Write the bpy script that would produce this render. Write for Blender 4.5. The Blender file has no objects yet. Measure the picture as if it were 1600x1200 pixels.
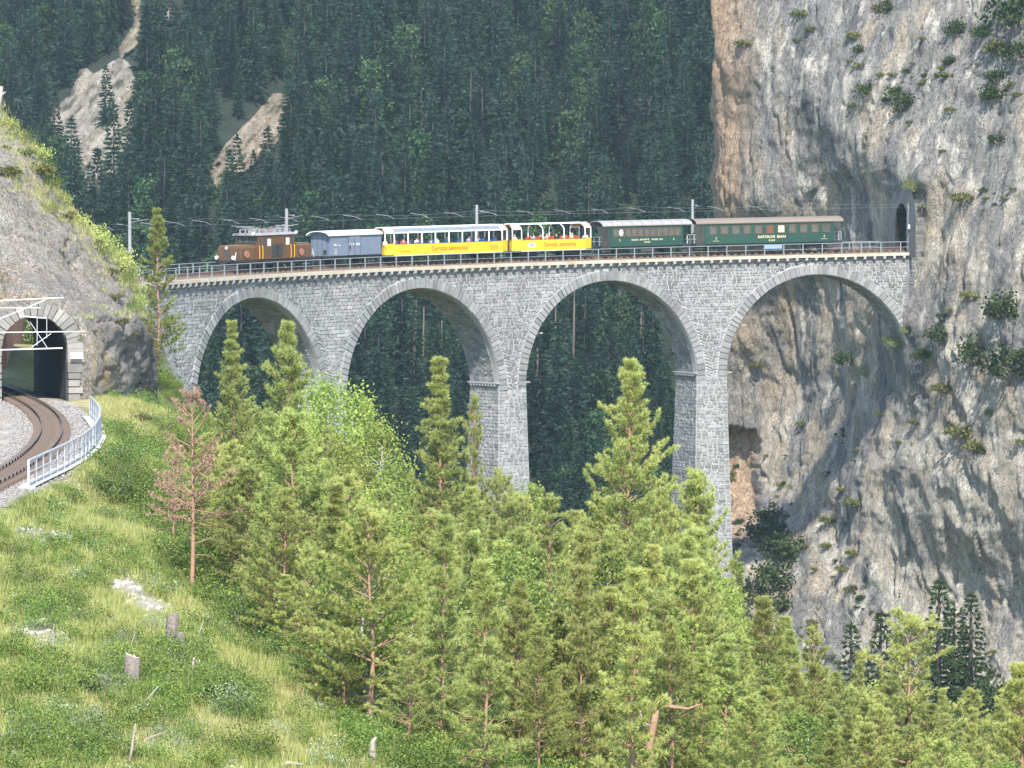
import bpy, bmesh, math, random
import numpy as np
from mathutils import Vector, Matrix
random.seed(7)
RNG = np.random.default_rng(11)
sc = bpy.context.scene
C = sc.collection

# ------------------------------------------------------------------ camera, sky, sun, exposure
F = 6000.0                     # focal length in photo pixels (1600 wide)
PITCH = math.atan(300.0 / F)
cam_d = bpy.data.cameras.new('camera')
cam_d.sensor_width = 36.0
cam_d.lens = F / 1600.0 * 36.0
cam_d.clip_start = 1.0
cam_d.clip_end = 6000.0
cam = bpy.data.objects.new('camera', cam_d)
C.objects.link(cam)
cam.location = (0, 0, 0)
cam.rotation_euler = (math.pi / 2 - PITCH, 0, 0)
sc.camera = cam

SUN_EL = math.radians(48.0)
SUN_AZ = math.radians(5.0)     # sun stands behind the camera, a little to the right
sun_dir = Vector((math.sin(SUN_AZ) * math.cos(SUN_EL), -math.cos(SUN_AZ) * math.cos(SUN_EL), math.sin(SUN_EL)))
w = bpy.data.worlds.new('World')
sc.world = w
w.use_nodes = True
nt = w.node_tree
for n in list(nt.nodes):
    nt.nodes.remove(n)
sky = nt.nodes.new('ShaderNodeTexSky')
sky.sky_type = 'NISHITA'
sky.sun_disc = False
sky.sun_elevation = SUN_EL
sky.sun_rotation = math.atan2(sun_dir.x, sun_dir.y)
sky.altitude = 1000
bg = nt.nodes.new('ShaderNodeBackground')
bg.inputs['Strength'].default_value = 0.15
wo = nt.nodes.new('ShaderNodeOutputWorld')
nt.links.new(sky.outputs['Color'], bg.inputs['Color'])
nt.links.new(bg.outputs['Background'], wo.inputs['Surface'])
sun_l = bpy.data.lights.new('sun', 'SUN')
sun_l.energy = 3.5
sun_l.angle = math.radians(1.5)
sun_l.color = (1.0, 0.955, 0.88)
sun_o = bpy.data.objects.new('sun', sun_l)
C.objects.link(sun_o)
sun_o.location = (60, -100, 150)
sun_o.rotation_euler = sun_dir.to_track_quat('Z', 'Y').to_euler()

sc.view_settings.view_transform = 'Standard'
sc.view_settings.look = 'None'
sc.view_settings.gamma = 1.0
sc.view_settings.exposure = 1.42
sc.view_settings.use_curve_mapping = False
sc.render.engine = 'CYCLES'
sc.cycles.max_bounces = 6
sc.cycles.diffuse_bounces = 3
sc.cycles.glossy_bounces = 2
sc.cycles.transmission_bounces = 4
sc.cycles.volume_bounces = 0
sc.cycles.transparent_max_bounces = 6
sc.cycles.use_denoising = True

# ------------------------------------------------------------------ helpers
def P(px, py, Y):
    """photo pixel at horizontal distance Y -> world point"""
    dx = (px - 800.0) / F
    dy = (600.0 - py) / F
    cy, sy = math.cos(PITCH), math.sin(PITCH)
    d = np.array([dx, cy + dy * sy, -sy + dy * cy])
    return d * (Y / d[1])

def to_px(p):
    cy, sy = math.cos(PITCH), math.sin(PITCH)
    d = p[1] * cy - p[2] * sy
    v = p[1] * sy + p[2] * cy
    return 800 + F * p[0] / d, 600 - F * v / d

_perm = np.random.default_rng(5).permutation(256).astype(np.int64)
_perm = np.concatenate([_perm, _perm, _perm])
_grad = np.random.default_rng(6).normal(size=(256, 3))
_grad /= np.linalg.norm(_grad, axis=1)[:, None]

def pn(x, y, z, seed=0):
    """Perlin noise, about -0.7..0.7"""
    x = np.asarray(x, float) + seed * 17.31
    y = np.asarray(y, float) + seed * 7.77
    z = np.asarray(z, float) - seed * 3.19
    x, y, z = np.broadcast_arrays(x, y, z)
    xi, yi, zi = np.floor(x).astype(np.int64), np.floor(y).astype(np.int64), np.floor(z).astype(np.int64)
    xf, yf, zf = x - xi, y - yi, z - zi
    u, v, q = [t * t * t * (t * (t * 6 - 15) + 10) for t in (xf, yf, zf)]
    def g(a, b, c):
        h = _perm[_perm[_perm[(xi + a) & 255] + ((yi + b) & 255)] + ((zi + c) & 255)]
        gg = _grad[h]
        return gg[..., 0] * (xf - a) + gg[..., 1] * (yf - b) + gg[..., 2] * (zf - c)
    def lerp(a, b, t):
        return a + t * (b - a)
    return lerp(lerp(lerp(g(0, 0, 0), g(1, 0, 0), u), lerp(g(0, 1, 0), g(1, 1, 0), u), v),
                lerp(lerp(g(0, 0, 1), g(1, 0, 1), u), lerp(g(0, 1, 1), g(1, 1, 1), u), v), q)

def fbm(x, y, z, octv=4, seed=0, gain=0.5, ridged=False):
    s, a, f, t = 0, 1.0, 1.0, 0
    for i in range(octv):
        n = pn(np.asarray(x) * f, np.asarray(y) * f, np.asarray(z) * f, seed + i)
        if ridged:
            n = 1 - 2.2 * np.abs(n)
        s = s + a * n
        t += a
        a *= gain
        f *= 2.03
    return s / t

def smooth(a, b, x):
    t = np.clip((np.asarray(x, float) - a) / (b - a), 0, 1)
    return t * t * (3 - 2 * t)

def worley(x, y, z, seed=0):
    """F1, F2 distances of a cellular noise"""
    P_ = np.stack(np.broadcast_arrays(x, y, z), -1).astype(float)
    ci = np.floor(P_).astype(np.int64)
    f1 = np.full(len(P_), 9.0); f2 = np.full(len(P_), 9.0)
    for a in (-1, 0, 1):
        for b in (-1, 0, 1):
            for c in (-1, 0, 1):
                q = ci + np.array([a, b, c])
                h = _perm[_perm[_perm[(q[:, 0] + seed) & 255] + (q[:, 1] & 255)] + (q[:, 2] & 255)]
                o = np.stack([(h * 37 % 256) / 256.0, (h * 91 % 256) / 256.0, (h * 151 % 256) / 256.0], 1)
                d = np.linalg.norm(q + o - P_, axis=1)
                n2 = np.where(d < f1, f1, np.minimum(f2, d))
                f1 = np.minimum(f1, d)
                f2 = n2
    return f1, f2

class TPS:
    def __init__(self, pts, vals, reg=1e-3):
        self.c = np.array(pts, float)
        self.s = 1.0 / 50
        c = self.c * self.s
        n = len(c)
        K = self.k(c, c) + np.eye(n) * reg
        A = np.zeros((n + 3, n + 3))
        A[:n, :n] = K
        A[:n, n] = 1
        A[:n, n + 1:] = c
        A[n, :n] = 1
        A[n + 1:, :n] = c.T
        b = np.zeros(n + 3)
        b[:n] = vals
        self.w = np.linalg.solve(A, b)
    @staticmethod
    def k(a, b):
        r2 = ((a[:, None, :] - b[None, :, :]) ** 2).sum(-1)
        return 0.5 * r2 * np.log(r2 + 1e-12)
    def __call__(self, x, y):
        x = np.asarray(x, float)
        y = np.asarray(y, float)
        x, y = np.broadcast_arrays(x, y)
        q = np.stack([x.ravel(), y.ravel()], 1) * self.s
        out = np.empty(len(q))
        for i in range(0, len(q), 20000):
            qq = q[i:i + 20000]
            n = len(self.c)
            out[i:i + 20000] = self.k(qq, self.c * self.s) @ self.w[:n] + self.w[n] + qq @ self.w[n + 1:]
        return out.reshape(x.shape)

def mesh_np(name, V, Fc, mats, smooth_=True, midx=None):
    """V (n,3), Fc (m,3|4) arrays -> mesh"""
    me = bpy.data.meshes.new(name)
    V = np.asarray(V, np.float32)
    Fc = np.asarray(Fc, np.int32)
    k = Fc.shape[1]
    me.vertices.add(len(V))
    me.vertices.foreach_set('co', V.ravel())
    me.loops.add(Fc.size)
    me.loops.foreach_set('vertex_index', Fc.ravel())
    me.polygons.add(len(Fc))
    me.polygons.foreach_set('loop_start', np.arange(0, Fc.size, k, dtype=np.int32))
    for m in (mats if isinstance(mats, (list, tuple)) else [mats]):
        me.materials.append(m)
    if midx is not None:
        me.polygons.foreach_set('material_index', np.asarray(midx, np.int32))
    me.update(calc_edges=True)
    me.polygons.foreach_set('use_smooth', np.full(len(Fc), smooth_, dtype=bool))
    me.validate()
    return me

def vcol(me, name, arr):
    a = me.attributes.new(name, 'FLOAT_COLOR', 'POINT')
    arr = np.asarray(arr, np.float32)
    if arr.shape[1] == 3:
        arr = np.concatenate([arr, np.ones((len(arr), 1), np.float32)], 1)
    a.data.foreach_set('color', arr.ravel())

def tag(o, label=None, cat=None, group=None, kind=None):
    if label: o['label'] = label
    if cat: o['category'] = cat
    if group: o['group'] = group
    if kind: o['kind'] = kind
    return o

def link(name, me, parent=None, loc=None):
    o = bpy.data.objects.new(name, me)
    C.objects.link(o)
    if parent is not None:
        o.parent = parent
    if loc is not None:
        o.location = loc
    return o

def empty(name, loc=(0, 0, 0), rz=0.0):
    o = bpy.data.objects.new(name, None)
    o.empty_display_size = 0.3
    C.objects.link(o)
    o.location = loc
    o.rotation_euler = (0, 0, rz)
    return o

class MB:
    def __init__(s):
        s.v, s.f, s.m = [], [], []
    def add(s, vs, fs, m=0):
        b = len(s.v)
        s.v.extend([tuple(map(float, p)) for p in vs])
        s.f.extend([tuple(i + b for i in f) for f in fs])
        s.m.extend([m] * len(fs))
    def box(s, x0, x1, y0, y1, z0, z1, m=0):
        s.add([(x0, y0, z0), (x1, y0, z0), (x1, y1, z0), (x0, y1, z0), (x0, y0, z1), (x1, y0, z1), (x1, y1, z1), (x0, y1, z1)],
              [(3, 2, 1, 0), (4, 5, 6, 7), (0, 1, 5, 4), (1, 2, 6, 5), (2, 3, 7, 6), (3, 0, 4, 7)], m)
        return s
    def tube(s, pts, rad, n=6, m=0, cap=True):
        pts = [Vector(p) for p in pts]
        if not hasattr(rad, '__len__'):
            rad = [rad] * len(pts)
        vs, fs = [], []
        ref = None
        for i, p in enumerate(pts):
            d = (pts[min(i + 1, len(pts) - 1)] - pts[max(i - 1, 0)])
            if d.length < 1e-9: d = Vector((0, 0, 1))
            d.normalize()
            if ref is None:
                ref = d.orthogonal().normalized()
            a = (ref - d * ref.dot(d))
            if a.length < 1e-6: a = d.orthogonal()
            a.normalize()
            ref = a
            b = d.cross(a)
            for k in range(n):
                t = 2 * math.pi * k / n
                vs.append(p + (a * math.cos(t) + b * math.sin(t)) * rad[i])
        for i in range(len(pts) - 1):
            for k in range(n):
                fs.append((i * n + k, i * n + (k + 1) % n, (i + 1) * n + (k + 1) % n, (i + 1) * n + k))
        if cap:
            fs.append(tuple(range(n - 1, -1, -1)))
            fs.append(tuple(range((len(pts) - 1) * n, len(pts) * n)))
        s.add(vs, fs, m)
        return s
    def bar(s, a, b, w, h=None, m=0):
        """square bar from a to b"""
        h = h or w
        a, b = Vector(a), Vector(b)
        d = (b - a).normalized()
        up = Vector((0, 0, 1)) if abs(d.z) < 0.95 else Vector((1, 0, 0))
        x = d.cross(up).normalized() * (w / 2)
        y = d.cross(x).normalized() * (h / 2)
        vs = [a - x - y, a + x - y, a + x + y, a - x + y, b - x - y, b + x - y, b + x + y, b - x + y]
        s.add(vs, [(3, 2, 1, 0), (4, 5, 6, 7), (0, 1, 5, 4), (1, 2, 6, 5), (2, 3, 7, 6), (3, 0, 4, 7)], m)
        return s
    def prism(s, prof, x0, x1, m=0):
        """profile [(y,z)...] extruded along x"""
        n = len(prof)
        vs = [(x0, y, z) for y, z in prof] + [(x1, y, z) for y, z in prof]
        fs = [tuple(range(n)), tuple(range(2 * n - 1, n - 1, -1))]
        fs += [(i + n, (i + 1) % n + n, (i + 1) % n, i) for i in range(n)]
        s.add(vs, fs, m)
        return s
    def disc(s, c, axis, r, th, n=16, m=0):
        c, axis = Vector(c), Vector(axis).normalized()
        return s.tube([c - axis * th / 2, c + axis * th / 2], r, n, m)
    def mesh(s, name, mats, smooth_=False):
        me = bpy.data.meshes.new(name)
        me.from_pydata(s.v, [], s.f)
        for m in (mats if isinstance(mats, (list, tuple)) else [mats]):
            me.materials.append(m)
        me.polygons.foreach_set('material_index', np.array(s.m, np.int32))
        bm = bmesh.new()
        bm.from_mesh(me)
        bmesh.ops.recalc_face_normals(bm, faces=bm.faces)
        bm.to_mesh(me)
        bm.free()
        if smooth_:
            me.polygons.foreach_set('use_smooth', np.full(len(me.polygons), True, dtype=bool))
        me.update()
        return me
    def build(s, name, mats, parent=None, smooth_=False, loc=None):
        return link(name, s.mesh(name, mats, smooth_), parent, loc)

def copy_tree(o, parent=None):
    c = o.copy()
    C.objects.link(c)
    if parent is not None:
        c.parent = parent
    for ch in o.children:
        copy_tree(ch, c)
    return c

# ------------------------------------------------------------------ materials
def mat_new(name):
    m = bpy.data.materials.new(name)
    m.use_nodes = True
    t = m.node_tree
    for n in list(t.nodes):
        t.nodes.remove(n)
    out = t.nodes.new('ShaderNodeOutputMaterial')
    bs = t.nodes.new('ShaderNodeBsdfPrincipled')
    t.links.new(bs.outputs[0], out.inputs['Surface'])
    return m, t, bs, out

def N(t, kind, **kw):
    n = t.nodes.new(kind)
    for k, v in kw.items():
        if k in n.inputs:
            n.inputs[k].default_value = v
        else:
            setattr(n, k, v)
    return n

def noise_val(t, scale, detail=4, rough=0.6, coord='Object', mapping=None):
    tc = N(t, 'ShaderNodeTexCoord')
    nz = N(t, 'ShaderNodeTexNoise')
    nz.inputs['Scale'].default_value = scale
    nz.inputs['Detail'].default_value = detail
    nz.inputs['Roughness'].default_value = rough
    src = tc.outputs[coord]
    if mapping:
        mp = N(t, 'ShaderNodeMapping')
        mp.inputs['Scale'].default_value = mapping
        t.links.new(src, mp.inputs['Vector'])
        src = mp.outputs['Vector']
    t.links.new(src, nz.inputs['Vector'])
    return nz.outputs['Fac']

def ramp(t, fac, stops):
    r = N(t, 'ShaderNodeValToRGB')
    e = r.color_ramp.elements
    while len(e) > 1:
        e.remove(e[-1])
    e[0].position = stops[0][0]
    e[0].color = (*stops[0][1], 1)
    for p, c in stops[1:]:
        x = e.new(p)
        x.color = (*c, 1)
    t.links.new(fac, r.inputs['Fac'])
    return r.outputs['Color']

def mixc(t, a, b, fac, mode='MIX'):
    m = N(t, 'ShaderNodeMix', data_type='RGBA', blend_type=mode)
    for s, x in ((m.inputs[6], a), (m.inputs[7], b)):
        if isinstance(x, (tuple, list)):
            s.default_value = (*x[:3], 1)
        else:
            t.links.new(x, s)
    if isinstance(fac, (int, float)):
        m.inputs[0].default_value = fac
    else:
        t.links.new(fac, m.inputs[0])
    return m.outputs[2]

def bump(t, bs, h, strength=0.5, dist=0.05):
    b = N(t, 'ShaderNodeBump')
    b.inputs['Strength'].default_value = strength
    b.inputs['Distance'].default_value = dist
    t.links.new(h, b.inputs['Height'])
    t.links.new(b.outputs['Normal'], bs.inputs['Normal'])

def paint(name, col, rough=0.5, dirt=(0.12, 0.10, 0.08), amount=0.35, scale=1.5, metal=0.0):
    m, t, bs, out = mat_new(name)
    f = noise_val(t, scale, 6, 0.65, mapping=(1, 1, 2.2))
    r = ramp(t, f, [(0.45, (0, 0, 0)), (0.8, (1, 1, 1))])
    mul = N(t, 'ShaderNodeMath', operation='MULTIPLY')
    t.links.new(r, mul.inputs[0])
    mul.inputs[1].default_value = amount
    t.links.new(mixc(t, col, dirt, mul.outputs[0]), bs.inputs['Base Color'])
    bs.inputs['Roughness'].default_value = rough
    bs.inputs['Metallic'].default_value = metal
    return m

def leaf_mat(name, c1, c2, trans=0.35, rough=0.55, vary=0.0, lo=0.78, hi=1.2):
    """leaf colour varies per leaf (vertex attribute 'tint') and per tree"""
    m, t, bs, out = mat_new(name)
    at = N(t, 'ShaderNodeAttribute', attribute_name='tint')
    oi = N(t, 'ShaderNodeObjectInfo')
    col = mixc(t, c1, c2, at.outputs['Fac'])
    hs = N(t, 'ShaderNodeHueSaturation')
    mr = N(t, 'ShaderNodeMapRange')
    mr.inputs['To Min'].default_value = lo
    mr.inputs['To Max'].default_value = hi
    t.links.new(oi.outputs['Random'], mr.inputs['Value'])
    t.links.new(mr.outputs['Result'], hs.inputs['Value'])
    mh = N(t, 'ShaderNodeMapRange')
    mh.inputs['To Min'].default_value = 0.5 - vary
    mh.inputs['To Max'].default_value = 0.5 + vary
    wn = N(t, 'ShaderNodeTexWhiteNoise', noise_dimensions='1D')
    t.links.new(oi.outputs['Random'], wn.inputs['W'])
    t.links.new(wn.outputs['Value'], mh.inputs['Value'])
    t.links.new(mh.outputs['Result'], hs.inputs['Hue'])
    t.links.new(col, hs.inputs['Color'])
    t.links.new(hs.outputs['Color'], bs.inputs['Base Color'])
    bs.inputs['Roughness'].default_value = rough
    bs.inputs['Specular IOR Level'].default_value = 0.25
    tr = N(t, 'ShaderNodeBsdfTranslucent')
    t.links.new(hs.outputs['Color'], tr.inputs['Color'])
    mx = N(t, 'ShaderNodeMixShader')
    mx.inputs[0].default_value = trans
    t.links.new(bs.outputs[0], mx.inputs[1])
    t.links.new(tr.outputs[0], mx.inputs[2])
    t.links.new(mx.outputs[0], out.inputs['Surface'])
    return m

def attr_mat(name, attr='tint', nscale=3.0, namt=0.5, rough=0.9, bscale=6.0, bstr=0.6, bdist=0.1, bmap=None):
    """colour comes from a vertex colour attribute, broken up by noise, with fine relief"""
    m, t, bs, out = mat_new(name)
    at = N(t, 'ShaderNodeAttribute', attribute_name=attr)
    f = noise_val(t, nscale, 6, 0.7, mapping=bmap)
    r = ramp(t, f, [(0.28, (1 - namt,) * 3), (0.72, (1 + namt * 0.6,) * 3)])
    t.links.new(mixc(t, at.outputs['Color'], r, 1.0, 'MULTIPLY'), bs.inputs['Base Color'])
    bs.inputs['Roughness'].default_value = rough
    bs.inputs['Specular IOR Level'].default_value = 0.2
    bump(t, bs, noise_val(t, bscale, 8, 0.7, mapping=bmap), bstr, bdist)
    return m

MT = {}
MT['stone'] = attr_mat('grey_limestone', nscale=0.9, namt=0.32, bscale=7, bstr=0.5, bdist=0.05)
MT['mortar'] = paint('pale_mortar', (0.34, 0.335, 0.32), 0.95, (0.20, 0.20, 0.195), 0.5, 0.8)
MT['coping'] = paint('weathered_coping', (0.42, 0.38, 0.30), 0.9, (0.30, 0.17, 0.08), 0.75, 0.6)
MT['corbel'] = paint('corbel_stone', (0.29, 0.29, 0.285), 0.9, (0.2, 0.2, 0.2), 0.4, 1.0)
MT['rail_paint'] = paint('grey_railing_paint', (0.21, 0.23, 0.24), 0.5, (0.2, 0.17, 0.15), 0.3, 3)
MT['galv'] = paint('galvanised_steel', (0.38, 0.38, 0.385), 0.45, (0.4, 0.4, 0.4), 0.3, 2, 0.0)
MT['rail_top'] = paint('rail_steel', (0.20, 0.15, 0.12), 0.4, (0.10, 0.05, 0.03), 0.5, 3, 0.6)
MT['rail'] = paint('rusty_rail', (0.09, 0.05, 0.035), 0.8, (0.16, 0.08, 0.04), 0.6, 4)
MT['sleeper'] = paint('old_sleeper', (0.13, 0.09, 0.065), 0.9, (0.22, 0.17, 0.13), 0.6, 3)
MT['concrete'] = paint('concrete', (0.42, 0.40, 0.38), 0.9, (0.28, 0.26, 0.23), 0.5, 1.2)
MT['mast'] = paint('mast_concrete', (0.24, 0.25, 0.25), 0.85, (0.28, 0.29, 0.29), 0.4, 1.5)
MT['wire'] = paint('catenary_wire', (0.10, 0.11, 0.105), 0.5, (0.14, 0.14, 0.14), 0.2, 1)
MT['wire_light'] = paint('bright_wire', (0.66, 0.66, 0.68), 0.4, (0.5, 0.5, 0.5), 0.2, 1)
MT['brown'] = paint('loco_brown', (0.105, 0.052, 0.019), 0.5, (0.06, 0.035, 0.02), 0.6, 1.6)
MT['brown_top'] = paint('loco_hood_top', (0.20, 0.11, 0.055), 0.6, (0.12, 0.08, 0.05), 0.6, 2)
MT['black'] = paint('running_gear_black', (0.018, 0.018, 0.02), 0.6, (0.06, 0.05, 0.04), 0.5, 3)
MT['grille'] = paint('dark_grille', (0.05, 0.045, 0.045), 0.6, (0.09, 0.06, 0.04), 0.4, 6)
MT['loco_roof'] = paint('loco_roof_grey', (0.24, 0.24, 0.24), 0.6, (0.14, 0.10, 0.08), 0.5, 2)
MT['pant'] = paint('pantograph_grey', (0.27, 0.27, 0.27), 0.5, (0.2, 0.14, 0.1), 0.4, 3)
MT['yellow_rod'] = paint('yellow_handrail', (0.65, 0.33, 0.02), 0.4, (0.3, 0.15, 0.02), 0.2, 3)
MT['lamp'] = paint('lamp_glass', (0.85, 0.85, 0.85), 0.15, (0.7, 0.7, 0.7), 0.1, 3)
MT['copper'] = paint('rusty_disc', (0.30, 0.12, 0.07), 0.6, (0.15, 0.06, 0.03), 0.5, 5)
MT['van_grey'] = paint('slate_blue_paint', (0.135, 0.165, 0.215), 0.6, (0.085, 0.10, 0.13), 0.5, 1.3)
MT['van_dark'] = paint('slate_blue_trim', (0.085, 0.10, 0.13), 0.6, (0.05, 0.05, 0.06), 0.4, 2)
MT['white_roof'] = paint('white_roof_paint', (0.80, 0.79, 0.76), 0.5, (0.55, 0.52, 0.47), 0.3, 1)
MT['white'] = paint('white_frame_paint', (0.78, 0.77, 0.73), 0.45, (0.5, 0.44, 0.36), 0.35, 1.5)
MT['yellow'] = paint('yellow_paint', (0.60, 0.42, 0.015), 0.4, (0.45, 0.30, 0.02), 0.35, 0.9)
MT['yellow_edge'] = paint('dark_tub_rim', (0.10, 0.11, 0.09), 0.6, (0.05, 0.05, 0.04), 0.3, 2)
MT['roof_rust'] = paint('rust_stained_roof_panel', (0.50, 0.33, 0.23), 0.7, (0.33, 0.17, 0.09), 0.7, 2.2)
MT['blue_seat'] = paint('blue_seat', (0.03, 0.09, 0.30), 0.5, (0.02, 0.05, 0.16), 0.4, 3)
MT['red_seat'] = paint('red_seat', (0.52, 0.06, 0.025), 0.5, (0.3, 0.04, 0.02), 0.4, 3)
MT['text_red'] = paint('red_lettering', (0.58, 0.05, 0.02), 0.5, (0.4, 0.05, 0.02), 0.2, 3)
MT['text_cream'] = paint('cream_lettering', (0.62, 0.53, 0.33), 0.5, (0.4, 0.35, 0.22), 0.2, 3)
MT['text_white'] = paint('white_lettering', (0.66, 0.66, 0.62), 0.5, (0.5, 0.5, 0.48), 0.2, 3)
MT['green'] = paint('coach_green', (0.008, 0.046, 0.030), 0.4, (0.02, 0.04, 0.03), 0.5, 1.2)
MT['green_dark'] = paint('coach_dark_green', (0.008, 0.03, 0.022), 0.5, (0.02, 0.025, 0.02), 0.4, 2)
MT['coach_roof'] = paint('coach_roof_grey', (0.26, 0.255, 0.245), 0.6, (0.20, 0.18, 0.16), 0.6, 1.2)
MT['coach_roof2'] = paint('coach_roof_brown', (0.17, 0.14, 0.11), 0.7, (0.15, 0.12, 0.09), 0.6, 1.0)
MT['wood'] = paint('varnished_wood', (0.14, 0.055, 0.025), 0.45, (0.07, 0.03, 0.02), 0.4, 3)
MT['interior'] = paint('coach_interior', (0.035, 0.028, 0.022), 0.8, (0.02, 0.02, 0.02), 0.3, 2)
MT['curtain'] = paint('cream_blind', (0.75, 0.62, 0.36), 0.8, (0.6, 0.5, 0.3), 0.2, 2)
MT['white_cloth'] = paint('white_cloth', (0.75, 0.74, 0.72), 0.8, (0.6, 0.58, 0.56), 0.2, 3)
MT['blue_tarp'] = paint('blue_grey_tank', (0.20, 0.29, 0.42), 0.5, (0.15, 0.2, 0.3), 0.3, 3)
MT['brick'] = paint('reddish_brick', (0.30, 0.13, 0.075), 0.9, (0.18, 0.10, 0.07), 0.6, 2)
MT['sign_white'] = paint('white_plate', (0.8, 0.8, 0.8), 0.5, (0.6, 0.6, 0.6), 0.1, 2)
def glass(name, col, rough=0.06, alpha=0.45):
    m, t, bs, out = mat_new(name)
    bs.inputs['Base Color'].default_value = (*col, 1)
    bs.inputs['Roughness'].default_value = rough
    bs.inputs['Alpha'].default_value = alpha
    bs.inputs['Specular IOR Level'].default_value = 0.6
    return m
MT['glass'] = glass('window_glass', (0.10, 0.12, 0.12), 0.05, 0.5)
MT['roof_glass'] = glass('dusty_roof_glass', (0.20, 0.225, 0.235), 0.25, 0.85)
MT['bark_pine'] = paint('pine_bark', (0.32, 0.19, 0.115), 0.9, (0.18, 0.13, 0.10), 0.8, 3.5)
MT['bark_grey'] = paint('grey_dead_wood', (0.33, 0.28, 0.24), 0.95, (0.17, 0.13, 0.11), 0.7, 4)
MT['bark_spruce'] = paint('spruce_bark', (0.045, 0.04, 0.033), 0.95, (0.07, 0.055, 0.045), 0.6, 2)
MT['bark_birch'] = paint('birch_bark', (0.42, 0.39, 0.35), 0.8, (0.12, 0.10, 0.09), 0.7, 5)
MT['stump_side'] = paint('stump_side', (0.24, 0.20, 0.175), 0.95, (0.07, 0.05, 0.04), 1.0, 9)
MT['stump_top'] = paint('stump_top', (0.50, 0.42, 0.33), 0.9, (0.36, 0.28, 0.2), 0.5, 6)
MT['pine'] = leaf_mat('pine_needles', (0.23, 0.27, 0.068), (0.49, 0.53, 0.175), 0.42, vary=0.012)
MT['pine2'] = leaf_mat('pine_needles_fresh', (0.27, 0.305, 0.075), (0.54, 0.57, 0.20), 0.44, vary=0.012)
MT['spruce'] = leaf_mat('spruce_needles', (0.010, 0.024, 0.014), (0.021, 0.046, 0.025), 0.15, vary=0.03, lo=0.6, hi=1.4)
MT['rust'] = leaf_mat('dead_pine_needles', (0.32, 0.18, 0.115), (0.52, 0.35, 0.25), 0.25)
MT['birch'] = leaf_mat('birch_leaves', (0.20, 0.27, 0.045), (0.40, 0.47, 0.11), 0.42, vary=0.015)
MT['shrub'] = leaf_mat('shrub_leaves', (0.075, 0.13, 0.022), (0.24, 0.31, 0.065), 0.35, vary=0.02)
MT['shrub_dark'] = leaf_mat('cliff_shrub_leaves', (0.022, 0.042, 0.012), (0.06, 0.085, 0.026), 0.25, vary=0.02)
MT['moss'] = leaf_mat('cliff_grass', (0.085, 0.095, 0.025), (0.16, 0.165, 0.05), 0.25, vary=0.02)
MT['whitish'] = leaf_mat('whitebeam_leaves', (0.16, 0.22, 0.07), (0.46, 0.52, 0.36), 0.35)
MT['grass'] = leaf_mat('meadow_grass', (0.26, 0.30, 0.06), (0.52, 0.53, 0.20), 0.40, vary=0.03)
MT['grass_dry'] = leaf_mat('dry_grass', (0.40, 0.35, 0.14), (0.58, 0.52, 0.28), 0.35, vary=0.01)
# ------------------------------------------------------------------ viaduct geometry
VR = 98.0                       # radius of the front (inner) face
TH0 = math.radians(18.0)
VD = 385.0
VX4 = (1278 - 800) / F * VD
VCX, VCY = VX4 + math.sin(TH0) * VR, VD - math.cos(TH0) * VR
PITCHV = 23.3                   # arch to arch
ARCH_R = 10.0
RING = 1.02
Z0 = -6.25                      # top of the coping at the crown of the last arch
GRAD = 0.0165
VW = 4.4                        # width between the faces
def vz(t): return Z0 - GRAD * t
def vp(t, r, z):
    th = TH0 + t / VR
    return (VCX - (VR + r) * math.sin(th), VCY + (VR + r) * math.cos(th), z)
def vfront(t):
    th = TH0 + t / VR
    return Vector((math.sin(th), -math.cos(th), 0))
def vfwd(t):
    th = TH0 + t / VR
    return Vector((-math.cos(th), -math.sin(th), 0))
def crown(k): return vz(k * PITCHV) - 2.02        # intrados crown height
def spring(k): return crown(k) - ARCH_R
def batter(z, zs): return max(0.0, zs - z) / 38.0
T_MIN, T_MAX = -9.6, 4.75 * PITCHV
PIERS = [(j + 0.5) * PITCHV for j in range(4)]
PZB = -74.0
def t_at_px(px, r=0.0):
    lo, hi = -40.0, 140.0
    for _ in range(50):
        m = (lo + hi) / 2
        if to_px(vp(m, r, -7))[0] > px: lo = m
        else: hi = m
    return (lo + hi) / 2

via = empty('railway_viaduct', vp(35, 2, -70))
tag(via, 'tall curved grey stone arch viaduct carrying the train to the cliff', 'viaduct')
via_inv = Matrix.Translation(via.location).inverted()
def vchild(o):
    o.parent = via
    o.matrix_parent_inverse = via_inv
    return o

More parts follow.
